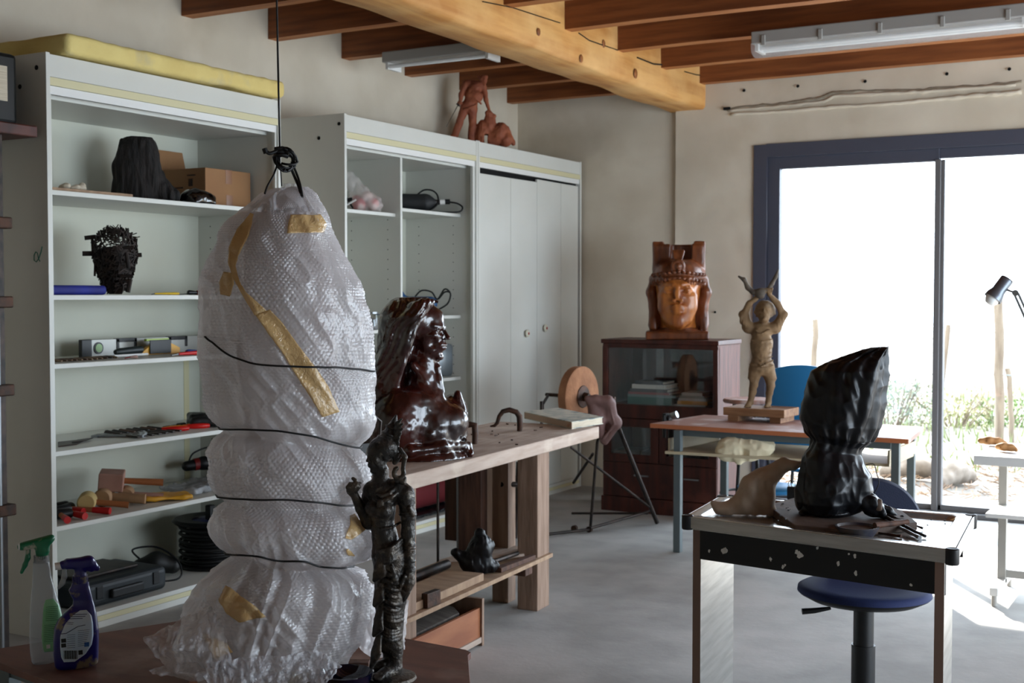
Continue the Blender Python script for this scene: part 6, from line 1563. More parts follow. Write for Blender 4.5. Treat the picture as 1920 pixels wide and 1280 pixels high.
gr, gb_, gl, gbv = spray_bottle(88, 1242, grow, M['dusty_clear'], M['green_plastic'], M['green_plastic'], M['white_paint'],
    [(86, 1124, 100, 1122), (82, 1135, 110, 1134), (80, 1160, 117, 1158), (78, 1190, 118, 1188), (80, 1212, 114, 1208), (83, 1222, 104, 1220)], M['gr_label'], M['print_green'],
    dict(head=[((46, 1020, 0), (98, 1008, 0), .009, .009), ((80, 1020, 0), (82, 1036, 0), .013, .014)], boxes=[((74, 1016, 0), .032, .011, .008, -10), ((84, 1026, 0), .014, .011, .011, 0)],
         trigger=[(58, 1028, 0), (57, 1042, 0), (52, 1055, 0), (46, 1068, 0)], nozzle=((41, 1020, 0), (47, 1020, 0)), collar=(81, 1052, 0, .0165, .017), cm=M['dusty_clear']), 'tall clear spray bottle with green head, left one of the two bottles', 1)
bars(gbv, gl, [(86, 1138 + 3.6 * i, 108, 1136 + 3.6 * i, .0009) for i in range(8)] + [(83, 1172 + 3.4 * i, 106, 1170 + 3.4 * i, .0008) for i in range(10)], M['print_green'])
bars(gbv, gl, [(87, 1212, 94, 1211, .009)], M['white_paint'], 'badge')
# dark blue bowl, wood scraps, stones near the wrap
bl = thing('blue_bowl', 'glossy dark blue bowl between the wrapped sculpture and the bronze figure', 'bowl', PZ(650, 1292, NT))
M['glaze'] = mat('dark_blue_glaze', (.035, .05, .14), .08, coat=1.0)
MB().lathe([(0, 0), (.034, 0), (.052, .020), (.057, .036), (.059, .038), (.056, .039), (.050, .024), (.032, .006), (0, .005)], (0, 0, 0), 48).build('bowl_body', M['glaze'], bl, smooth=50, local=True)
for i, (x, y, r, c, l) in enumerate(((628, 1245, .020, (.62, .56, .42), 'pale yellowish clay lump under the right edge of the bubble wrap'), (552, 1262, .028, (.66, .62, .50), 'larger cream clay lump in front of the bubble wrap'))):
    q = PZ(x, y, NT); S = Sculpt((-.05, -.05, 0), (.05, .05, .06), .003); S.ell((0, 0, r * .5), (r * 1.3, r, r * .8)); S.ell((r * .6, 0, r * .6), (r * .7, r * .7, r * .7)); S.warp(lambda X, Y, Z: .004 * vn(X * 60, Y * 60, Z * 60)); S.cut((0, 0, -1), 0)
    q2 = q if i == 0 else PZ(548, 1287, NT)
    tag(S.build('clay_lump', mat('clay_lump_%d' % i, c, .8, bump=.4), None, q2, 0), l, 'clay lump')
q = PZ(672, 1248, NT)
tag(MB().box((q[0], q[1], NT + .006), (.05, .03, .011), rotm(0, 0, 30)).build('wood_scrap', M['bench_dark'], bevel=.001), 'flat brown wood scrap on the near table behind the blue bowl', 'wood piece')
q = PZ(400, 1290, NT)
S = Sculpt((-.06, -.04, 0), (.06, .04, .05), .003)
for i in range(7): S.chain([(-.045 + .013 * i, -.02, .008), (-.04 + .013 * i, .0, .022 + .006 * sin(i)), (-.035 + .012 * i, .02, .01)], [.006, .008, .005], k=.003)
S.cut((0, 0, -1), 0)
tag(S.build('plaster_fragment', mat('pink_plaster', (.66, .48, .42), .7), None, q, .3), 'pinkish ribbed plaster fragment at the front edge, under the bubble wrap', 'plaster fragment')
# dark steel display frame behind the bronze figure
sf = thing('metal_frame', 'dark rounded metal frame with a thin steel rod, behind the bronze crown', 'frame', BP(.16, .10, .841))
def pf(x, y, d=0.0): return PX(x, y, -2.92 + d)
MB().tube([[pf(672, 800)[0], pf(672, 800)[1], .842], pf(672, 792), pf(680, 781), pf(704, 781), pf(714, 790), pf(712, 815), [pf(710, 800)[0], pf(710, 800)[1], .842]], .005, 8).build('hoop', M['dark_steel'], sf, smooth=60)
MB().prism([(0, 0), (.10, 0), (.10, .004), (0, .004)], 0, .13, Matrix.Translation(Vector((float(pf(676, 850)[0]), float(pf(676, 850)[1]), .842))) @ Matrix.Rotation(bang + 1.2, 4, 'Z')).build('plate', M['black'], sf, bevel=.001)
tag(MB().tube([P3(PZ(672, 918, NT + .16)) , P3(PZ(690, 840, NT + .27))], .003, 8).build('steel_rod', M['steel'], smooth=60), 'thin grey steel rod leaning between wrapped sculpture and bronze figure', 'rod')

# ------------------------------------------------------------------ things in the tall shelf cabinet
def onA(x, z, X=-4.75):   # point on shelf height z at pixel column x and depth plane X
    p = PX(x, 500, X); return Vector((X, float(p[1]), z))
M['foam'] = mat('yellow_foam', (.88, .80, .52), .9, col2=(.82, .72, .44), nscale=3, bump=.25, bscale=60, col3=(.72, .68, .56), nscale3=5, c3=(.6, .8))
S = Sculpt((-5.14, 3.86, 2.60), (-4.44, 5.44, 2.76), .012)
S.box((-4.80, 4.66, 2.668), (.31, .745, .046), .025, k=.01)
S.warp(lambda X, Y, Z: .008 * vn(X * 5, Y * 5, Z * 5) + .004 * vn(X * 20, Y * 20, Z * 20)); S.cut((0, 0, -1), -2.6215)
tag(S.build('foam_slab', M['foam'], None, (0, 0, 0), 0), 'long yellow foam slab lying on top of the tall shelf cabinet', 'foam slab')
z0 = SHA[0] + .0005
# charred wood trunk
V = View(268, 366, org=onA(268, z0, -4.84)); V.py = pjy(V.o[0], V.o[1], z0); K = V.k; dy = V.py - 366
S = Sculpt((-.20, -.17, 0), (.22, .17, .33), .0055)
def E(x, y, d, rx, ry, rz, k=.02): S.ell(K(x, y + dy, d), (rx * V.s, ry, rz * V.s), None, k)
S.chain([K(262, 350 + dy, 0), K(258, 300 + dy, 0), K(262, 268 + dy, 0)], [.125, .112, .098], k=.03); S.box(K(262, 310 + dy, 0), (.10, .09, .13), .04, k=.03)
S.chain([K(290, 330 + dy, -.03), K(318, 352 + dy, -.04), K(322, 365 + dy, -.03)], [.07, .045, .03], k=.03); S.chain([K(235, 340 + dy, -.02), K(224, 365 + dy, -.02)], [.05, .04], k=.03)
S.warp(lambda X, Y, Z: .007 * (1 - 2 * np.abs(vn(X * 28, Y * 28, Z * 6))) + .004 * vn(X * 60, Y * 60, Z * 20)); S.cut((0, 0, 1), (366 - 244) * V.s); S.cut((0, 0, -1), 0)
tag(S.build('tree_stump', SM['charred'], None, V.o, V.rz), 'blackened tree stump sculpture on the top shelf of the tall cabinet', 'sculpture')
# plank with shells, cardboard box, glossy black helmet-like thing
p0, p1 = onA(103, z0, -4.66), onA(254, z0, -4.66)
tag(MB().bb((-4.82, 3.90, z0), (-4.63, p1.y - .04, z0 + .018)).build('plank', M['ply'], bevel=.002), 'short rough plank on the top shelf, left of the stump', 'board')
for i, (x, r, X) in enumerate(((122, .022, -4.72), (140, .018, -4.70), (152, .026, -4.74))):
    q = onA(x, z0 + .0185, X); S = Sculpt((-.05, -.05, 0), (.05, .05, .07), .004); S.ell((0, 0, r * .6), (r * 1.4, r, r * .7)); S.ell((r * .8, 0, r * 1.0), (r * .6, r * .5, r * .9 if i == 2 else r * .4)); S.warp(lambda X, Y, Z: .004 * vn(X * 50, Y * 50, Z * 50)); S.cut((0, 0, -1), 0)
    tag(S.build('shell', M['paper'], None, q, i), ('flat pale shell fragment at the left of the plank', 'small pale shell fragment in the middle of the plank', 'pale upright shell at the right end of the plank')[i], 'shell', 'shells on the top shelf plank')
M['card'] = mat('cardboard', (.58, .43, .29), .85, col2=(.54, .39, .26), nscale=3)
M['card_tape'] = mat('brown_parcel_tape', (.50, .33, .20), .3)
cx = thing('cardboard_box', 'brown cardboard box with open flap on the top shelf', 'box', (-4.86, 5.22, z0))
MB().bb((-5.02, 5.02, z0), (-4.72, 5.375, z0 + .205)).build('box_body', M['card'], cx, bevel=.002)
MB().box((-5.05, 5.10, z0 + .24), (.004, .22, .16), rotm(0, -14, 0)).build('flap', M['card'], cx)
b = MB(); b.bb((-4.7205, 5.175, z0 + .13), (-4.719, 5.225, z0 + .2055)); b.bb((-4.7205, 5.18, z0 + .0), (-4.719, 5.23, z0 + .07)); b.bb((-5.0, 5.175, z0 + .205), (-4.72, 5.225, z0 + .2062)); b.build('tape', M['card_tape'], cx)
b = MB(); b.bb((-4.84, 5.019, z0 + .11), (-4.81, 5.0198, z0 + .15)); b.bb((-4.97, 5.019, z0 + .10), (-4.88, 5.0198, z0 + .108)); b.bb((-4.85, 5.019, z0 + .165), (-4.79, 5.0198, z0 + .172)); b.build('box_print', M['iron'], cx)
V = View(370, 378, org=onA(368, z0, -4.68)); S = Sculpt((-.12, -.10, 0), (.13, .10, .13), .005)
S.ell((-.005, 0, .035), (.075, .065, .05), k=.02); S.chain([(-.08, 0, .012), (.0, -.05, .012), (.09, 0, .012)], [.015, .014, .012], k=.02); S.ell((.05, .02, .03), (.055, .05, .035), k=.02)
S.warp(lambda X, Y, Z: .004 * vn(X * 40, Y * 40, Z * 40)); S.cut((0, 0, -1), 0)
tag(S.build('black_mask', mat('glossy_black', (.02, .02, .025), .12, coat=.8), None, V.o, V.rz), 'low glossy black rounded object in front of the cardboard box', 'mask')
# nail-head sculpture made of welded iron bits
z1 = SHA[1] + .0005
V = View(216, 550, org=onA(216, z1, -4.76)); V.px, V.py = 216, 550; s = V.s
M['dark_iron'] = mat('dark_scrap_iron', (.105, .085, .075), .6, .5, col2=(.17, .12, .09), nscale=30)
nh = thing('welded_head_sculpture', 'rusty openwork head welded from nails and iron scraps', 'sculpture', V.o, V.rz)
rr = random.Random(21); b = MB()
def ovoid(t, a):
    rx = np.interp(t, [0, .12, .35, .6, .8, .93, 1], [.040, .062, .090, .112, .108, .072, .02]); return Vector((rx * cos(a) * .95 - .0, rx * sin(a) * 1.05, t * .325))
for i in range(950):
    t = .05 + .95 * rr.random() ** .8; a = rr.uniform(0, 2 * pi)
    if t > .55 and cos(a) < -.2 and rr.random() < .45: continue
    p = ovoid(min(.99, t), a); tg = Vector((-sin(a), cos(a), 0)); up = Vector((0, 0, 1)); an = rr.gauss(.4, .9)
    d = (tg * cos(an) + up * sin(an)) * rr.uniform(.012, .03); w = rr.uniform(.003, .007)
    b.box(p, (d.length * 2, w, w * .8), d.to_track_quat('X', 'Z').to_matrix())
for i in range(26):
    t = rr.uniform(.78, 1); a = rr.uniform(0, 2 * pi); p = ovoid(min(t, .99), a); d = Vector((rr.gauss(0, 1), rr.gauss(0, 1), rr.uniform(-.2, .6))).normalized()
    b.box(p + d * .012, (.05, .005, .004), d.to_track_quat('X', 'Z').to_matrix())
for (x, y, w, h) in ((172, 443, 20, 8), (168, 473, 20, 9), (176, 455, 5, 26), (258, 475, 12, 8), (180, 500, 4, 30)): b.box(V.k(x, y, -.02), (w * s, .012, h * s), rotm(0, rr.uniform(-8, 8), 0))
b.build('welded_scraps', M['dark_iron'], nh, local=True)
MB().lathe([(.03, .004), (.052, .04), (.078, .11), (.094, .18), (.088, .22), (.05, .235), (0, .24)], (0, .008, 0), 20).build('inner_shell', M['dark_iron'], nh, smooth=60, local=True)
b = MB()
for (x, y, x2, y2, r) in ((236, 470, 240, 500, .010), (228, 462, 250, 460, .008), (210, 466, 224, 463, .008), (226, 515, 246, 514, .008), (228, 524, 244, 524, .008), (243, 520, 238, 545, .012)): b.tube([V.k(x, y, -.105), V.k(x2, y2, -.108)], r, 8)
b.build('face_features', M['dark_iron'], nh, local=True)
# blue fabric roll
z_ = z1
tag(MB().bb((-4.90, 3.872, z_), (-4.64, 4.27, z_ + .045)).build('blue_case', mat('blue_fabric_case', (.09, .14, .52), .7, col2=(.07, .10, .40), nscale=6), bevel=.018, seg=4), 'flat royal blue case left of the iron head', 'case')
def bar_tool(x0, x1, z, X0, X1, r, col, label, cat='hand tool', name='screwdriver', group='hand tools on the shelves', col2=None, shaft=.5, rough=.4, r2=None):
    p, q = onA(x0, z, X0), onA(x1, z, X1); t = thing(name, label, cat, (p + q) / 2, 0, group); c = p + (q - p) * shaft; up = Vector((0, 0, r))
    MB().tube([p + up, p + (c - p) * .15 + up, p + (c - p) * .5 + up, c + up * .9], [r * .75, r, r * .85, r * .6], 10).build('handle', mat('handle_colour', col, rough), t, smooth=60)
    if shaft < 1: MB().tube([c + up * .9, q + Vector((0, 0, (r2 or r * .35)))], r2 or r * .35, 8).build('shaft', M['steel'] if not col2 else mat('shaft_colour', col2, .5), t)
    return t
bar_tool(335, 284, z1, -4.63, -4.66, .007, (.85, .70, .10), 'thin yellow cutter on the second shelf', shaft=.9, name='cutter')
bar_tool(372, 335, z1, -4.66, -4.70, .007, (.15, .10, .08), 'small dark pliers right of the yellow cutter', shaft=.6, name='pliers')
bar_tool(352, 376, z1, -4.645, -4.63, .013, (.05, .05, .06), 'black and red screwdriver handle beside the bubble wrap', shaft=.7, col2=(.6, .08, .05), r2=.012)
bar_tool(376, 386, z1, -4.63, -4.625, .014, (.85, .50, .08), 'orange-banded screwdriver handle right of the black one', shaft=.6, col2=(.05, .05, .05), r2=.013)
bar_tool(388, 402, z1, -4.66, -4.66, .015, (.65, .08, .06), 'red screwdriver handle just left of the bubble wrap', shaft=.7, col2=(.05, .05, .05), r2=.014)
# spirit level
z2 = SHA[2] + .0005
lv_ = thing('spirit_level', 'long grey spirit level with black end and grips, leaning on the third shelf', 'spirit level', (-4.95, 4.9, z2))
Yp = lambda x, X: float(PX(x, 600, X)[1])
X0 = -4.98; y0, y1 = Yp(160, X0), 5.39; zh = .085
b = MB(); b.bb((X0, y0, z2), (X0 + .022, y1, z2 + zh)); b.build('bar', mat('level_grey', (.62, .62, .60), .4, .3), lv_, bevel=.002)
MB().bb((X0 - .002, y0 - .045, z2), (X0 + .024, y0 + .02, z2 + zh + .002)).build('end_cap', M['black'], lv_, bevel=.004)
for (xa, xb) in ((212, 250), (310, 345)):
    ya, yb = Yp(xa, X0), Yp(xb, X0); b = MB(); b.bb((X0 - .003, ya, z2 + zh - .018), (X0 + .026, yb, z2 + zh + .002)); b.bb((X0 - .003, ya, z2 + .03), (X0 + .026, ya + .018, z2 + zh)); b.bb((X0 - .003, yb - .018, z2 + .03), (X0 + .026, yb, z2 + zh)); b.build('grip', M['black'], lv_, bevel=.002)
for xa in (178, 376):
    q = (X0 + .022, Yp(xa, X0), z2 + .042); MB().lathe([(0, 0), (.030, 0), (.030, .004), (0, .004)], q, 24, rotm(0, 90)).build('vial_ring', M['black'], lv_); MB().lathe([(0, 0), (.022, 0), (.022, .006), (0, .006)], q, 20, rotm(0, 90)).build('vial', mat('vial_green', (.45, .62, .30), .3), lv_)
ll = thing('laser_level', 'yellow and black small level standing before the grey spirit level', 'spirit level', (-4.88, 4.85, z2))
ya, yb = Yp(262, -4.88), Yp(334, -4.88); ym = (ya + yb) / 2
MB().prism([(ya, 0), (yb, 0), (yb, .03), (yb - .10, .07), (ya + .10, .07), (ya, .012)], -.012, .012, Matrix.Translation((-4.88, 0, z2)) @ Matrix(((0, 0, 1, 0), (1, 0, 0, 0), (0, 1, 0, 0), (0, 0, 0, 1)))).build('yellow_body', mat('level_yellow', (.85, .62, .12), .4), ll, bevel=.002)
MB().bb((-4.866, ym - .085, z2 + .004), (-4.86, ym + .065, z2 + .075)).build('black_core', M['black'], ll, bevel=.002)
MB().bb((-4.89, ym - .10, z2 + .0705), (-4.87, ym + .06, z2 + .082)).build('vial', mat('vial_lime', (.62, .72, .25), .3), ll, bevel=.002)
tag(MB().tube([onA(214, z2 + .028, -4.76), onA(222, z2 + .03, -4.76), onA(262, z2 + .034, -4.78)], [.012, .018, .02], 12).build('torch', mat('torch_green', (.06, .10, .10), .5), smooth=60), 'dark green torch lying in front of the spirit level', 'torch')
tag(MB().tube([onA(212, z2 + .012, -4.72), onA(275, z2 + .012, -4.74)], .006, 8).build('white_rod', M['white_paint']), 'white rod under the dark green torch', 'rod')
rr = random.Random(31)
nm = ('second', 'third', 'fourth', 'fifth', 'sixth', 'seventh', 'eighth', 'ninth')
for i in range(12):
    x = 104 + i * 9.5; X = -4.63 - .03 * rr.random() - .002 * i; p = onA(x + 10, z2, X); q = onA(x - 12 + rr.uniform(-3, 3), z2, X - .13)
    c = rr.choice([(.30, .20, .13), (.42, .30, .20), (.22, .16, .12), (.48, .38, .28)])
    tag(MB().tube([p + Vector((0, 0, .008)), (p + q) / 2 + Vector((0, 0, .009)), q + Vector((0, 0, .007))], [.004, .008, .005], 8).build('carving_tool', mat('tool_handle_%d' % i, c, .6), smooth=60), ('leftmost', 'second', 'third', 'fourth', 'fifth', 'sixth', 'seventh', 'eighth', 'ninth', 'tenth', 'eleventh', 'rightmost')[i] + ' of the row of thin carving tools on the third shelf, counted from the left', 'hand tool', 'row of carving tools on the third shelf')
bar_tool(373, 320, z2, -4.64, -4.64, .011, (.75, .06, .06), 'red-handled screwdriver near the front of the third shelf', shaft=.75)
bar_tool(348, 392, z2, -4.72, -4.74, .013, (.06, .16, .42), 'blue screwdriver behind the red one on the third shelf', shaft=.5, col2=(.06, .06, .07), r2=.011)
bar_tool(256, 232, z2, -4.64, -4.66, .008, (.62, .50, .45), 'short tool with red and white handle by the torch', shaft=.6, col2=(.5, .1, .1))
# fourth shelf: flat plates, wrenches, files, pliers, black pouch
z3 = SHA[3] + .0005
slab('steel_plate', 'grey flat steel plate at the left end of the fourth shelf', 'steel plate', [onA(104, z3, -4.70), onA(140, z3, -4.70), onA(160, z3, -4.82), onA(104, z3, -4.84)], z3, z3 + .006, M['dark_steel'])
slab('steel_plate', 'second thin steel blade right of the grey plate on the fourth shelf', 'steel plate', [onA(130, z3, -4.74), onA(158, z3, -4.74), onA(172, z3, -4.80), onA(140, z3, -4.80)], z3 + .0065, z3 + .011, M['dark_steel'])
def wrench(x0, X, L, rz, label, scale=1.0):
    p = onA(x0, z3, X); t = thing('wrench', label, 'wrench', p, radians(rz), 'chrome wrenches on the fourth shelf')
    MB().box((L / 2, 0, .008), (L, .016 * scale, .009)).build('shank', M['steel'], t, bevel=.002, local=True)
    MB().lathe([(.010, 0), (.022 * scale, 0), (.022 * scale, .014), (.010, .014), (.010, 0)], (L, 0, 0), 16).build('ring_end', M['steel'], t, local=True)
    b = MB()
    for k in (-1, 1): b.box((-.008, k * .009 * scale, .005), (.034, .012, .013), rotm(0, 0, k * 14))
    b.build('open_end', M['steel'], t, local=True)
wl = ['chrome wrench, nearest the shelf front', 'chrome wrench, second from the shelf front', 'chrome wrench, third from the shelf front', 'chrome wrench, fourth from the shelf front', 'chrome wrench, furthest back in the fan']
for i in range(5): wrench(178 + 3 * i, -4.86 - .008 * i, .22 - .008 * i, 32 + 8 * i, wl[i] + ' on the fourth shelf')
fl = ['leftmost dark file beside the wrenches', 'second dark file', 'brown-handled file in the middle', 'thick dark file', 'narrow dark file', 'grey file near the red pliers', 'black-handled file, rightmost of the row']
for i in range(7):
    x = 218 + 13 * i; p, q = onA(x + 40, z3, -4.64 - .006 * i), onA(x - 22, z3, -4.90 + .005 * i); t = thing('file', fl[i] + ' on the fourth shelf', 'file', (p + q) / 2, 0, 'dark files on the fourth shelf')
    m_ = mat('file_handle', ((.16, .10, .07), (.08, .07, .07), (.30, .18, .10))[i % 3], .6); up = Vector((0, 0, .010))
    c = p + (q - p) * .55; MB().tube([c + up, q + up], [.010, .016], 8).build('handle', m_, t, smooth=60); beam2(p + Vector((0, 0, .007)), c + up * .9, .020, .009, 'blade', M['dark_steel'], t)
def pliers(x, X, label, col=(.78, .08, .05), c2=(.85, .55, .10)):
    p = onA(x, z3, X); t = thing('pliers', label, 'pliers', p, radians(58), 'red pliers on the fourth shelf')
    for k in (-1, 1): MB().tube([(.0, k * .004, .012), (.05, k * .020, .012), (.10, k * .022, .012), (.135, k * .014, .012)], [.009, .014, .015, .011], 10).build('handle', mat('plier_grip', col if k < 0 else c2, .4), t, smooth=60, local=True)
    b = MB(); b.tube([(0, 0, .012), (-.03, 0, .012), (-.065, 0, .010)], [.012, .012, .005], 8, flat=.6); b.build('jaws', M['dark_steel'], t, smooth=60, local=True)
pliers(300, -4.78, 'red and orange pliers in the middle of the fourth shelf'); pliers(340, -4.78, 'red and yellow pliers beside the black pouch')
bar_tool(318, 292, z3, -4.80, -4.86, .012, (.30, .20, .15), 'brown-handled chisel behind the first red pliers', shaft=.6)
bar_tool(345, 318, z3, -4.84, -4.92, .012, (.07, .07, .07), 'black-handled chisel behind the second red pliers', shaft=.6)
S = Sculpt((-.14, -.12, 0), (.14, .12, .10), .005); S.box((0, 0, .03), (.10, .085, .026), .02); S.box((.0, .01, .06), (.09, .06, .012), .01, k=.02); S.warp(lambda X, Y, Z: .005 * vn(X * 30, Y * 30, Z * 30)); S.cut((0, 0, -1), 0)
tag(S.build('tool_pouch', M['black'], None, onA(385, z3, -4.76), .9), 'black tool pouch at the right of the fourth shelf', 'pouch')
# fifth shelf: mallets, hammers, bags, grinder
z4 = SHA[4] + .0005
M['mallet'] = mat('mallet_wood', (.66, .52, .38), .75, col2=(.56, .42, .30), nscale=8, bump=.15); M['mallet_pink'] = mat('mallet_pink', (.66, .50, .44), .8, col2=(.58, .42, .36), nscale=8)
def mallet(xh, Xh, xe, Xe, head, hm, hmat, label, hr=.016, square=False, lift=0.0, ql=0.0, group='wooden mallets on the fifth shelf', cat='mallet', hrot=0, grip=None):
    p, q = onA(xh, z4 + lift, Xh), onA(xe, z4, Xe); t = thing('mallet' if cat == 'mallet' else 'hammer', label, cat, (p + q) / 2, 0, group)
    hz = head[1]; pc = p + Vector((0, 0, hz)); qc = q + Vector((0, 0, hr + .002 + lift * .4 + ql)); d = (qc - pc).normalized(); side = d.cross(Vector((0, 0, 1))).normalized()
    if square: R = Matrix((d, side, d.cross(side))).transposed(); MB().box(pc, (head[0], head[2], hz * 1.96), R).build('head', hmat, t, bevel=.006)
    else: MB().lathe([(0, -head[0]), (hz * .85, -head[0]), (hz, -head[0] * .8), (hz, head[0] * .8), (hz * .85, head[0]), (0, head[0])], pc, 24, side.to_track_quat('Z', 'Y').to_matrix()).build('head', hmat, t, smooth=50)
    MB().tube([pc, pc + (qc - pc) * .5, qc], [hr * .8, hr * .9, hr], 14).build('handle', hm, t, smooth=50)
    if grip: MB().tube([pc + (qc - pc) * .62, qc + d * .003], [hr * 1.05, hr * 1.2], 12).build('grip', grip, t, smooth=50)
HWD = mat('hammer_handle', (.62, .38, .22), .55); RG = mat('red_grip', (.70, .06, .06), .4)
mallet(205, -4.88, 302, -4.70, (.12, .046, .20), HWD, M['mallet_pink'], 'big square-headed pinkish mallet lying on top of the other mallets', .018, True, .065, .045)
mallet(190, -4.84, 268, -4.68, (.062, .044), M['mallet'], M['mallet'], 'round pale mallet with thick handle in the middle of the fifth shelf', .026)
mallet(232, -4.82, 302, -4.69, (.055, .040), M['mallet_pink'], M['mallet'], 'pinkish round mallet under the big square mallet', .018)
mallet(158, -4.80, 236, -4.66, (.060, .044), HWD, mat('mallet_cream', (.74, .64, .42), .7), 'cream-headed mallet with thin brown handle left of the others', .016)
ham = [(118, -4.82, 200, -4.62, 'black-headed hammer with red grip right of the others'), (98, -4.80, 153, -4.61, 'hammer with brown handle and red grip in the middle'), (104, -4.88, 150, -4.72, 'hammer behind with dark head and red grip'), (92, -4.72, 120, -4.60, 'hammer nearest the cabinet side with a dull red grip')]
for (a, A2, b_, B_2, l) in ham: mallet(a if a > 103 else 106, A2, b_, B_2, (.055, .024), HWD, M['black'], l + ' on the fifth shelf', .014, group='hammers on the fifth shelf', cat='hammer', grip=RG)
S = Sculpt((-.16, -.10, 0), (.16, .10, .05), .005); S.box((0, 0, .016), (.12, .075, .012), .008); S.warp(lambda X, Y, Z: .006 * vn(X * 14, Y * 14, Z * 14) + .003 * vn(X * 40, Y * 40, Z * 40)); S.cut((0, 0, -1), 0)
tag(S.build('yellow_packet', mat('yellow_packet', (.82, .60, .16), .4), None, onA(308, z4, -4.70), 1.0), 'flat mustard yellow packet on the fifth shelf', 'packet')
S = Sculpt((-.17, -.28, 0), (.17, .28, .10), .007); S.box((0, 0, .022), (.12, .22, .018), .012); S.warp(lambda X, Y, Z: .014 * vn(X * 12, Y * 12, Z * 12) + .008 * (1 - 2 * np.abs(vn(X * 26, Y * 26, Z * 26)))); S.cut((0, 0, -1), 0)
tag(S.build('plastic_bag', film_mat('grey_clear_plastic', (.50, .52, .54), .75, .3, .12, creases=.8), None, onA(372, z4, -4.80), .15), 'crumpled clear plastic bag at the right of the fifth shelf', 'plastic bag')
def power_tool(name, V, body, cable, bm, label, cat, rz=None, parts=()):
    t = thing(name, label, cat, V.o, V.rz if rz is None else rz); S = Sculpt((-.22, -.10, 0), (.24, .12, .22), .005)
    S.chain([p for p, r in body], [r for p, r in body], k=.02); S.cut((0, 0, -1), 0); S.build('body', bm, t)
    if cable: MB().tube([tuple(q) for q in curve(cable)], .005, 8).build('cable', M['cord'], t, smooth=60, local=True)
    for (nm_, a, b_, r, m_) in parts: MB().tube([a, b_], r, 16).build(nm_, m_, t, smooth=50, local=True)
V = View(395, 890, org=onA(385, z4, -4.95))
power_tool('angle_grinder', V, [((-.11, -.06, .10), .028), ((-.02, -.03, .11), .034), ((.10, 0, .10), .040)], [(-.10, -.06, .12), (-.07, -.04, .17), (.02, 0, .195), (.10, .02, .17), (.14, .02, .13)], M['black'], 'black angle grinder with looped cable at the back of the fifth shelf', 'power tool', parts=[('red_band', (-.07, -.047, .105), (-.03, -.034, .11), .034, mat('dull_red', (.45, .08, .07), .5)), ('foot', (.05, 0, 0), (.05, 0, .08), .03, M['black'])])
# bottom compartment: tool case, cable reel, tools
zb = .0785
case = thing('tool_case', 'dark green-grey plastic tool case at the bottom of the tall cabinet', 'tool case', (-4.78, 4.33, zb))
MB().bb((-4.97, 4.05, zb), (-4.60, 4.60, zb + .12)).build('case_body', mat('case_dark', (.10, .125, .14), .5), case, bevel=.03, seg=4)
MB().bb((-4.60, 4.22, zb + .03), (-4.575, 4.42, zb + .075)).build('handle', M['black'], case, bevel=.008)
for y in (4.14, 4.50): MB().bb((-4.604, y, zb + .04), (-4.594, y + .04, zb + .10)).build('latch', M['black'], case, bevel=.003)
MB().bb((-4.95, 4.12, zb + .12), (-4.70, 4.50, zb + .135)).build('lid_panel', M['dark_steel'], case, bevel=.006)
rl = thing('cable_reel', 'black cable reel with blue centre at the bottom of the tall cabinet', 'cable reel', (-4.80, 5.12, zb))
c_ = Vector((-4.80, 5.12, zb))
MB().lathe([(0, 0), (.17, 0), (.18, .012), (.17, .02), (.11, .02), (.11, .23), (.0, .23)], c_, 40).build('drum', M['black'], rl, smooth=40)
MB().lathe([(.10, .232), (.19, .236), (.205, .25), (.19, .262), (.10, .256), (.10, .232)], c_, 48).build('flange', M['black'], rl, smooth=40)
MB().lathe([(0, .235), (.10, .235), (.10, .245), (.0, .25)], c_, 32).build('blue_centre', mat('reel_blue', (.08, .14, .42), .4), rl, smooth=40)
b = MB(); rr = random.Random(3)
for k in range(12): b.tube([c_ + Vector(((.145 + .015 * (k % 2) + .006 * rr.random()) * cos(2 * pi * q / 28), (.145 + .015 * (k % 2)) * sin(2 * pi * q / 28), .032 + .0165 * k + .005 * sin(2 * pi * q / 28 + k))) for q in range(28)], .0085, 7, closed=True)
b.build('wound_cable', M['cord'], rl, smooth=60)
MB().bb((c_.x - .02, c_.y - .02, zb + .25), (c_.x + .02, c_.y + .02, zb + .33)).build('crank_knob', M['black'], rl, bevel=.005)
MB().bb((c_.x + .13, c_.y + .03, zb + .259), (c_.x + .17, c_.y + .09, zb + .264)).build('sticker', mat('sticker_tan', (.62, .48, .30), .6), rl)
V = View(300, 1075, org=Vector((-4.86, 4.78, zb)))
power_tool('sander', V, [((-.08, 0, .05), .045), ((.0, 0, .07), .055), ((.08, 0, .05), .042)], [(-.08, 0, .09), (-.12, .02, .14), (-.02, .03, .15), (.06, 0, .12), (.12, -.06, .06), (.10, -.14, .006), (-.10, -.16, .006)], mat('sander_dark', (.07, .07, .06), .55), 'dark power sander with looping cable between tool case and cable reel', 'power tool')
S = Sculpt((-.10, -.12, 0), (.10, .12, .28), .006); S.chain([(0, 0, .08), (0, 0, .15), (.02, .03, .21)], [.075, .06, .03], k=.03); S.warp(lambda X, Y, Z: .006 * vn(X * 25, Y * 25, Z * 25)); S.cut((0, 0, -1), 0)
tag(S.build('black_sack', M['black_matt'], None, (-4.86, 3.965, zb), 0), 'dark lump half hidden behind the spray bottles in the cabinet bottom', 'sack')

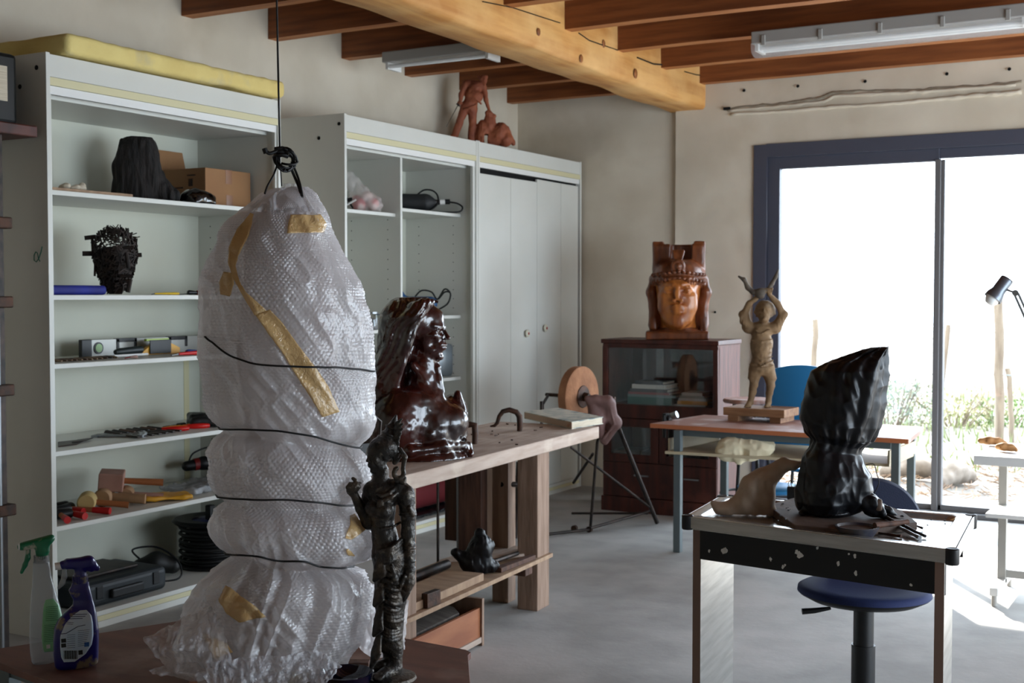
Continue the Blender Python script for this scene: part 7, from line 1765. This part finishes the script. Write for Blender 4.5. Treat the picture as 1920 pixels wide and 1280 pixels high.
# ------------------------------------------------------------------ things in the divided cupboard
def atB(x, z, X): p = PX(x, 500, X); return Vector((X, float(p[1]), z))
q = atB(675, 2.0755, -4.84)
pb = thing('bag_of_balls', 'clear plastic bag holding pink and white balls, left compartment of the divided cupboard', 'plastic bag', q, YAW - .1)
S = Sculpt((-.16, -.12, 0), (.18, .12, .30), .006); S.ell((.02, 0, .075), (.095, .085, .075), k=.03); S.ell((.10, 0, .05), (.05, .06, .055), k=.02); S.chain([(-.0, 0, .12), (-.06, 0, .20), (-.10, 0, .23)], [.06, .045, .05], k=.04); S.warp(lambda X, Y, Z: .007 * (1 - 2 * np.abs(vn(X * 22, Y * 22, Z * 22)))); S.cut((0, 0, -1), 0)
S.build('clear_bag', film_mat('clear_bag_film', (.85, .80, .78), .38, .3, .12, creases=.7), pb)
for i, (x, y, z, r, c) in enumerate(((-.0, -.01, .05, .045, (.75, .25, .28)), (.085, 0, .055, .04, (.80, .45, .45)), (.04, .03, .10, .04, (.85, .75, .72)), (-.03, .04, .08, .035, (.70, .30, .30)))):
    MB().lathe([(r * sin(pi * k / 12) if 0 < k < 12 else 0, -r * cos(pi * k / 12)) for k in range(13)], (x, y, z), 20).build('ball', mat('ball_%d' % i, c, .5, col2=(.85, .75, .72), nscale=12, contrast=(.5, .6)), pb, smooth=180, local=True)
q = atB(716, 2.0755, -5.03)
bx_ = thing('black_box', 'small black printed box behind the bag of balls', 'box', q)
MB().bb((q.x - .05, q.y - .09, q.z), (q.x + .03, q.y + .09, q.z + .20)).build('carton', M['black'], bx_, bevel=.002)
MB().bb((q.x + .0302, q.y - .04, q.z + .06), (q.x + .0308, q.y + .02, q.z + .15)).build('print', mat('orange_print', (.55, .25, .12), .5), bx_); MB().bb((q.x + .0302, q.y + .03, q.z + .12), (q.x + .0308, q.y + .06, q.z + .18)).build('white_label', M['white_paint'], bx_)
q = atB(655, 2.0755, -4.80)
hn = thing('black_bracket', 'black metal bracket with a white strut at the left of the bag of balls', 'bracket', q, YAW - .1)
b = MB(); b.tube([(-.07, 0, .0), (-.06, 0, .14), (-.03, 0, .10), (-.01, 0, .04)], .008, 8); b.tube([(-.07, 0, .06), (.02, 0, .075)], .012, 8); b.tube([(-.05, .03, .01), (-.03, .03, .10), (.02, .02, .02)], .007, 8); b.build('black_frame', M['black'], hn, smooth=60, local=True)
MB().tube([(-.07, -.02, .006), (.05, -.02, .07)], .006, 8).build('white_strut', M['white_paint'], hn, local=True)
q = atB(790, 2.1155, -4.88); V = View(790, 400, org=q)
t = thing('large_grinder', 'large dark grey grinder with coiled cable, right compartment of the divided cupboard', 'power tool', q, V.rz)
S = Sculpt((-.20, -.10, 0), (.28, .12, .22), .005); S.chain([(-.12, 0, .075), (.03, 0, .075)], [.062, .060], k=.02); S.chain([(.03, 0, .075), (.10, 0, .078)], [.055, .02], k=.02); S.cut((0, 0, -1), 0); S.build('body', mat('grinder_grey', (.13, .135, .14), .6, bump=.1), t)
MB().tube([(.09, 0, .078), (.13, 0, .08)], .018, 14).build('collar', M['dark_steel'], t, local=True); MB().tube([(.13, 0, .08), (.165, 0, .082)], .019, 14).build('white_sleeve', M['white_paint'], t, local=True); MB().tube([(.165, 0, .082), (.20, 0, .083)], .018, 14).build('plug', M['black'], t, local=True)
MB().tube([tuple(v) for v in curve([(.20, 0, .08), (.25, -.01, .07), (.285, -.02, .045), (.27, -.03, .015), (.20, -.04, .007), (.05, -.05, .007), (-.1, -.05, .007)])], .006, 8).build('cable', M['cord'], t, smooth=60, local=True)
MB().tube([tuple(v) for v in curve([(-.03, .03, .13), (.02, .03, .165), (.08, .02, .16), (.115, 0, .12), (.11, -.02, .06), (.06, -.03, .02)])], .006, 8).build('cable', M['cord'], t, smooth=60, local=True)
q = atB(790, 1.4105, -4.84); V = View(790, 560, org=q)
t = thing('blue_grinder', 'blue power tool with black cables above the bust in the divided cupboard', 'power tool', q, V.rz)
S = Sculpt((-.18, -.10, 0), (.18, .12, .24), .005); S.chain([(-.12, 0, .10), (-.16, 0, .16)], [.03, .03], k=.02); S.chain([(-.10, 0, .08), (.06, 0, .08)], [.05, .05], k=.02); S.cut((0, 0, -1), 0); S.build('body', mat('tool_blue', (.10, .28, .45), .45), t)
for off in (0, .02): MB().tube([tuple(v) for v in curve([(-.05, off, .12), (.0, off, .17), (.07, off, .16), (.11, off, .11), (.16, off, .16 + off), (.20, off, .15), (.18, off, .08), (.10, off, .03)])], .006, 8).build('cable', M['cord'], t, smooth=60, local=True)
MB().tube([(-.14, -.02, .10), (-.08, -.03, .05)], .02, 12).build('grey_head', M['steel'], t, smooth=50, local=True)
for i, (x, h, c) in enumerate(((697, .10, (.45, .45, .45)), (712, .09, (.55, .42, .32)))):
    q = atB(x, 1.3305, -4.76); j_ = thing('glass_jar', ('small jar with grey contents on the left middle shelf', 'small jar with brown contents and label beside the grey jar')[i], 'jar', q, 0, 'jars on the cupboard middle shelf')
    MB().lathe([(0, 0), (.040, 0), (.042, .01), (.042, h * .8), (.036, h), (0, h)], (0, 0, 0), 24).build('jar_glass', M['cab_glass'], j_, smooth=40, local=True); MB().lathe([(0, .003), (.038, .003), (.038, h * .7), (0, h * .7)], (0, 0, 0), 20).build('contents', mat('jar_contents', c, .8), j_, local=True); MB().lathe([(0, h), (.038, h), (.038, h + .012), (0, h + .012)], (0, 0, 0), 24).build('lid', M['steel'], j_, local=True)
    if i: MB().lathe([(.0425, .02), (.0432, .02), (.0432, .06), (.0425, .06), (.0425, .02)], (0, 0, 0), 24).build('label', M['paper'], j_, local=True)
q = atB(845, .9805, -4.76)
MBt = MB().lathe([(0, -.04), (.10, -.04), (.115, -.03), (.115, .03), (.10, .04), (0, .04)], (q.x - .03, q.y - .04, q.z + .115), 40, rotm(0, 90, -20)); tag(MBt.build('round_tin', mat('round_tin', (.52, .55, .57), .35, .6), smooth=40), 'round pale metal tin standing on edge behind the bust', 'tin')
rd = thing('red_roll', 'dark red rolled mat with pink end, seen below the bench in the divided cupboard', 'roll', (-4.73, 7.1, .115))
zr = .215; MB().tube([(-4.73, 6.735, zr), (-4.73, 7.45, zr)], .10, 28).build('roll_body', mat('dark_red_foam', (.36, .05, .08), .8), rd, smooth=50)
MB().lathe([(0, 0), (.099, 0), (.097, .004), (0, .005)], (-4.73, 6.736, zr), 28, rotm(90)).build('roll_end', mat('pink_foam', (.72, .28, .32), .85), rd, smooth=50)
S = Sculpt((-.16, -.36, 0), (.16, .36, .12), .008); S.box((0, 0, .02), (.14, .30, .012), .01); S.warp(lambda X, Y, Z: .008 * (1 - 2 * np.abs(vn(X * 20, Y * 20, Z * 20)))); S.cut((0, 0, -1), 0)
tag(S.build('black_sacking', SM['black_bag'], None, (-4.72, 7.08, zb), 0), 'black crumpled plastic under the red roll in the divided cupboard', 'plastic sheet')

# ------------------------------------------------------------------ left edge: steel rack with a black case
rk = thing('steel_rack', 'dark steel rack post with clamps at the far left edge, beside the tall cabinet', 'rack', (-4.62, 3.60, 0))
for (x0, y0, w) in ((-4.62, 3.62, .028), (-4.70, 3.66, .02)): MB().bb((x0 - w, y0 - w, 0), (x0 + w, y0 + w, 2.24)).build('post', M['dark_steel'], rk, bevel=.003)
for z in (1.86, 1.52, 1.14, .62): MB().box((-4.605, 3.625, z), (.09, .09, .05)).build('clamp_block', M['iron'], rk, bevel=.006)
MB().tube([(-4.58, 3.60, .02), (-4.58, 3.60, 2.2)], .010, 10).build('rail', M['steel'], rk)
shf = MB().bb((-4.95, 3.2, 2.24), (-4.55, 3.80, 2.29)).build('wooden_shelf', M['mahogany'], rk, bevel=.006)
bcase = thing('black_case', 'black plastic case with a white label on the wooden shelf at the top left corner', 'case', (-4.75, 3.6, 2.2905))
MB().bb((-4.92, 3.25, 2.291), (-4.62, 3.755, 2.60)).build('case_shell', mat('case_black', (.05, .06, .06), .5), bcase, bevel=.02)
MB().bb((-4.6205, 3.66, 2.39), (-4.619, 3.70, 2.54)).build('label', M['paper'], bcase)

# ------------------------------------------------------------------ outside
gm = mat('outside_ground', (.38, .35, .32), .95, col2=(.30, .27, .24), nscale=.8, bump=.3, bscale=8, col3=(.40, .38, .35), nscale3=2.5, c3=(.45, .6))
b = MB(); b.grid(lambda u, v: (-30 + 60 * u, 9.5 + 60 * v, -.13 + .05 * noise.noise(Vector((u * 30, v * 30, 0)))), 80, 80); g = b.build('ground_outside', gm, smooth=180); struct(g)
gr_m = mat('outside_grass', (.36, .42, .24), .9, col2=(.46, .48, .32), nscale=9)
b = MB(); rr = random.Random(44)
for i in range(5200):
    x, y = rr.uniform(-9, 2), 9.8 + 14 * rr.random()
    dens = noise.noise(Vector((x * .5, y * .5, 2))) + (.5 if y > 14 else (-.25 if y < 12.6 else .12))
    if dens < .0: continue
    h = rr.uniform(.05, .16) * (1 + .6 * (y > 14)); w = .012; a = rr.uniform(0, pi); dx, dy_ = cos(a) * w, sin(a) * w; ln_ = rr.uniform(-.06, .06)
    b.add([(x - dx, y - dy_, -.13), (x + dx, y + dy_, -.13), (x + ln_, y + ln_, -.13 + h)], [(0, 1, 2)])
tag(b.build('grass', gr_m), 'patchy pale green grass outside the glass door', 'grass', kind='stuff')
post_m = mat('weathered_post', (.46, .41, .35), .9, col2=(.36, .31, .26), nscale=6, stretch=(4, 4, .5))
fp = PZ(1873, 805, -.1); Yf = float(fp[1])
def post(x0, y0, x1, y1, Y, r, label):
    a, b_ = P3(PY(x0, y0, Y)), P3(PY(x1, y1, Y)); a.z = -.2
    rr = random.Random(x0); n = 8
    tag(MB().tube([a + (b_ - a) * (i / n) + Vector((rr.uniform(-.01, .01), 0, 0)) for i in range(n + 1)], r, 9).build('fence_post', post_m, smooth=50), label, 'fence post', 'fence posts outside')
post(1875, 805, 1872, 540, 14.2, .05, 'thickest fence post outside, behind the desk lamp')
post(1753, 800, 1779, 608, 14.2, .028, 'thin leaning fence post just right of the door mullion')
post(1522, 800, 1530, 598, 14.2, .035, 'fence post seen left of the black bag')
post(1900, 800, 1890, 690, 15.0, .03, 'short grey post near the right edge of the photo')
wr_m = mat('fence_wire', (.45, .50, .50), .6)
for y, wn_ in ((620, 'topmost'), (633, 'middle'), (700, 'lowest')): tag(MB().tube([PY(x, y + 2 * sin(x * .02) + (x - 1500) * .008, 14.2) for x in range(1380, 2000, 40)], .006, 5).build('fence_wire', wr_m), wn_ + ' of the three thin wires strung between the fence posts outside', 'wire', 'fence wires outside')
def bush(c, rad, h, n, label, seed, cols):
    t = thing('bush', label, 'bush', c, 0, 'bushes along the fence'); rr = random.Random(seed); b = MB()
    for i in range(n):
        a = rr.uniform(0, 2 * pi); r = rad * rr.random() ** .6; z = h * rr.random() ** 1.2; p = Vector((r * cos(a), r * sin(a) * .6, z)); s_ = rr.uniform(.015, .032)
        R = Euler((rr.uniform(0, 3), rr.uniform(0, 3), rr.uniform(0, 3))).to_matrix(); b.add([p + R @ Vector(q) for q in ((-s_, 0, 0), (0, s_ * .5, 0), (s_, 0, 0), (0, -s_ * .5, 0))], [(0, 1, 2, 3)])
    o = b.build('foliage', cols, t, local=True); o['kind'] = 'stuff'
    b = MB()
    for i in range(14): a = rr.uniform(0, 2 * pi); b.tube([(0.1 * cos(a), .1 * sin(a), -.05), (rad * .5 * cos(a), rad * .3 * sin(a), h * .6), (rad * .8 * cos(a), rad * .5 * sin(a), h * rr.uniform(.8, 1.3))], [.012, .008, .003], 5)
    o = b.build('branches', post_m, t, local=True)
g1 = mat('leaf_bluegreen', (.40, .46, .40), .8, col2=(.52, .52, .46), nscale=6); g2 = mat('leaf_brown', (.50, .46, .34), .8, col2=(.44, .46, .30), nscale=6)
p = PZ(1672, 800, -.12); bush((p[0], p[1], -.12), .62, .62, 1500, 'blue-green bush outside, left of the door mullion', 1, g1)
p = PZ(1790, 802, -.12); bush((p[0], p[1], -.12), .75, .42, 1000, 'low brownish bush outside, right of the door mullion', 2, g2)
p = PZ(1885, 800, -.12); bush((p[0], p[1], -.12), .5, .35, 700, 'small green bush outside at the foot of the thickest post', 3, mat('leaf_green', (.28, .38, .16), .8))
rr = random.Random(50); b = MB()
for i in range(1500):
    x, y = rr.uniform(-4.5, 0), rr.uniform(10.6, 12.8); a = rr.uniform(0, pi); L = rr.uniform(.03, .12); b.tube([(x, y, -.11 + rr.random() * .02), (x + L * cos(a), y + L * sin(a), -.10 + rr.random() * .03)], .004, 3, cap=False)
tag(b.build('straw_litter', mat('straw', (.50, .40, .30), .9, col2=(.36, .27, .20), nscale=5)), 'litter of brown twigs and straw on the ground outside', 'litter', kind='stuff')
for i, (x, y, L) in enumerate(((1722, 893, .28), (1790, 905, .22))):
    p = PZ(x, y, -.1); S = Sculpt((-.4, -.2, -.05), (.4, .2, .3), .012); S.chain([(-L, 0, .05), (0, .02, .10), (L, 0, .06)], [.06, .11, .07], k=.04); S.warp(lambda X, Y, Z: .02 * vn(X * 12, Y * 12, Z * 12)); S.cut((0, 0, -1), .02)
    tag(S.build('log', mat('log_bark', (.52, .48, .44), .9, col2=(.38, .34, .30), nscale=8), None, (p[0], p[1], -.11), .2 + i), ('weathered grey log outside left of the door mullion', 'smaller weathered log outside right of the door mullion')[i], 'log', 'logs outside')
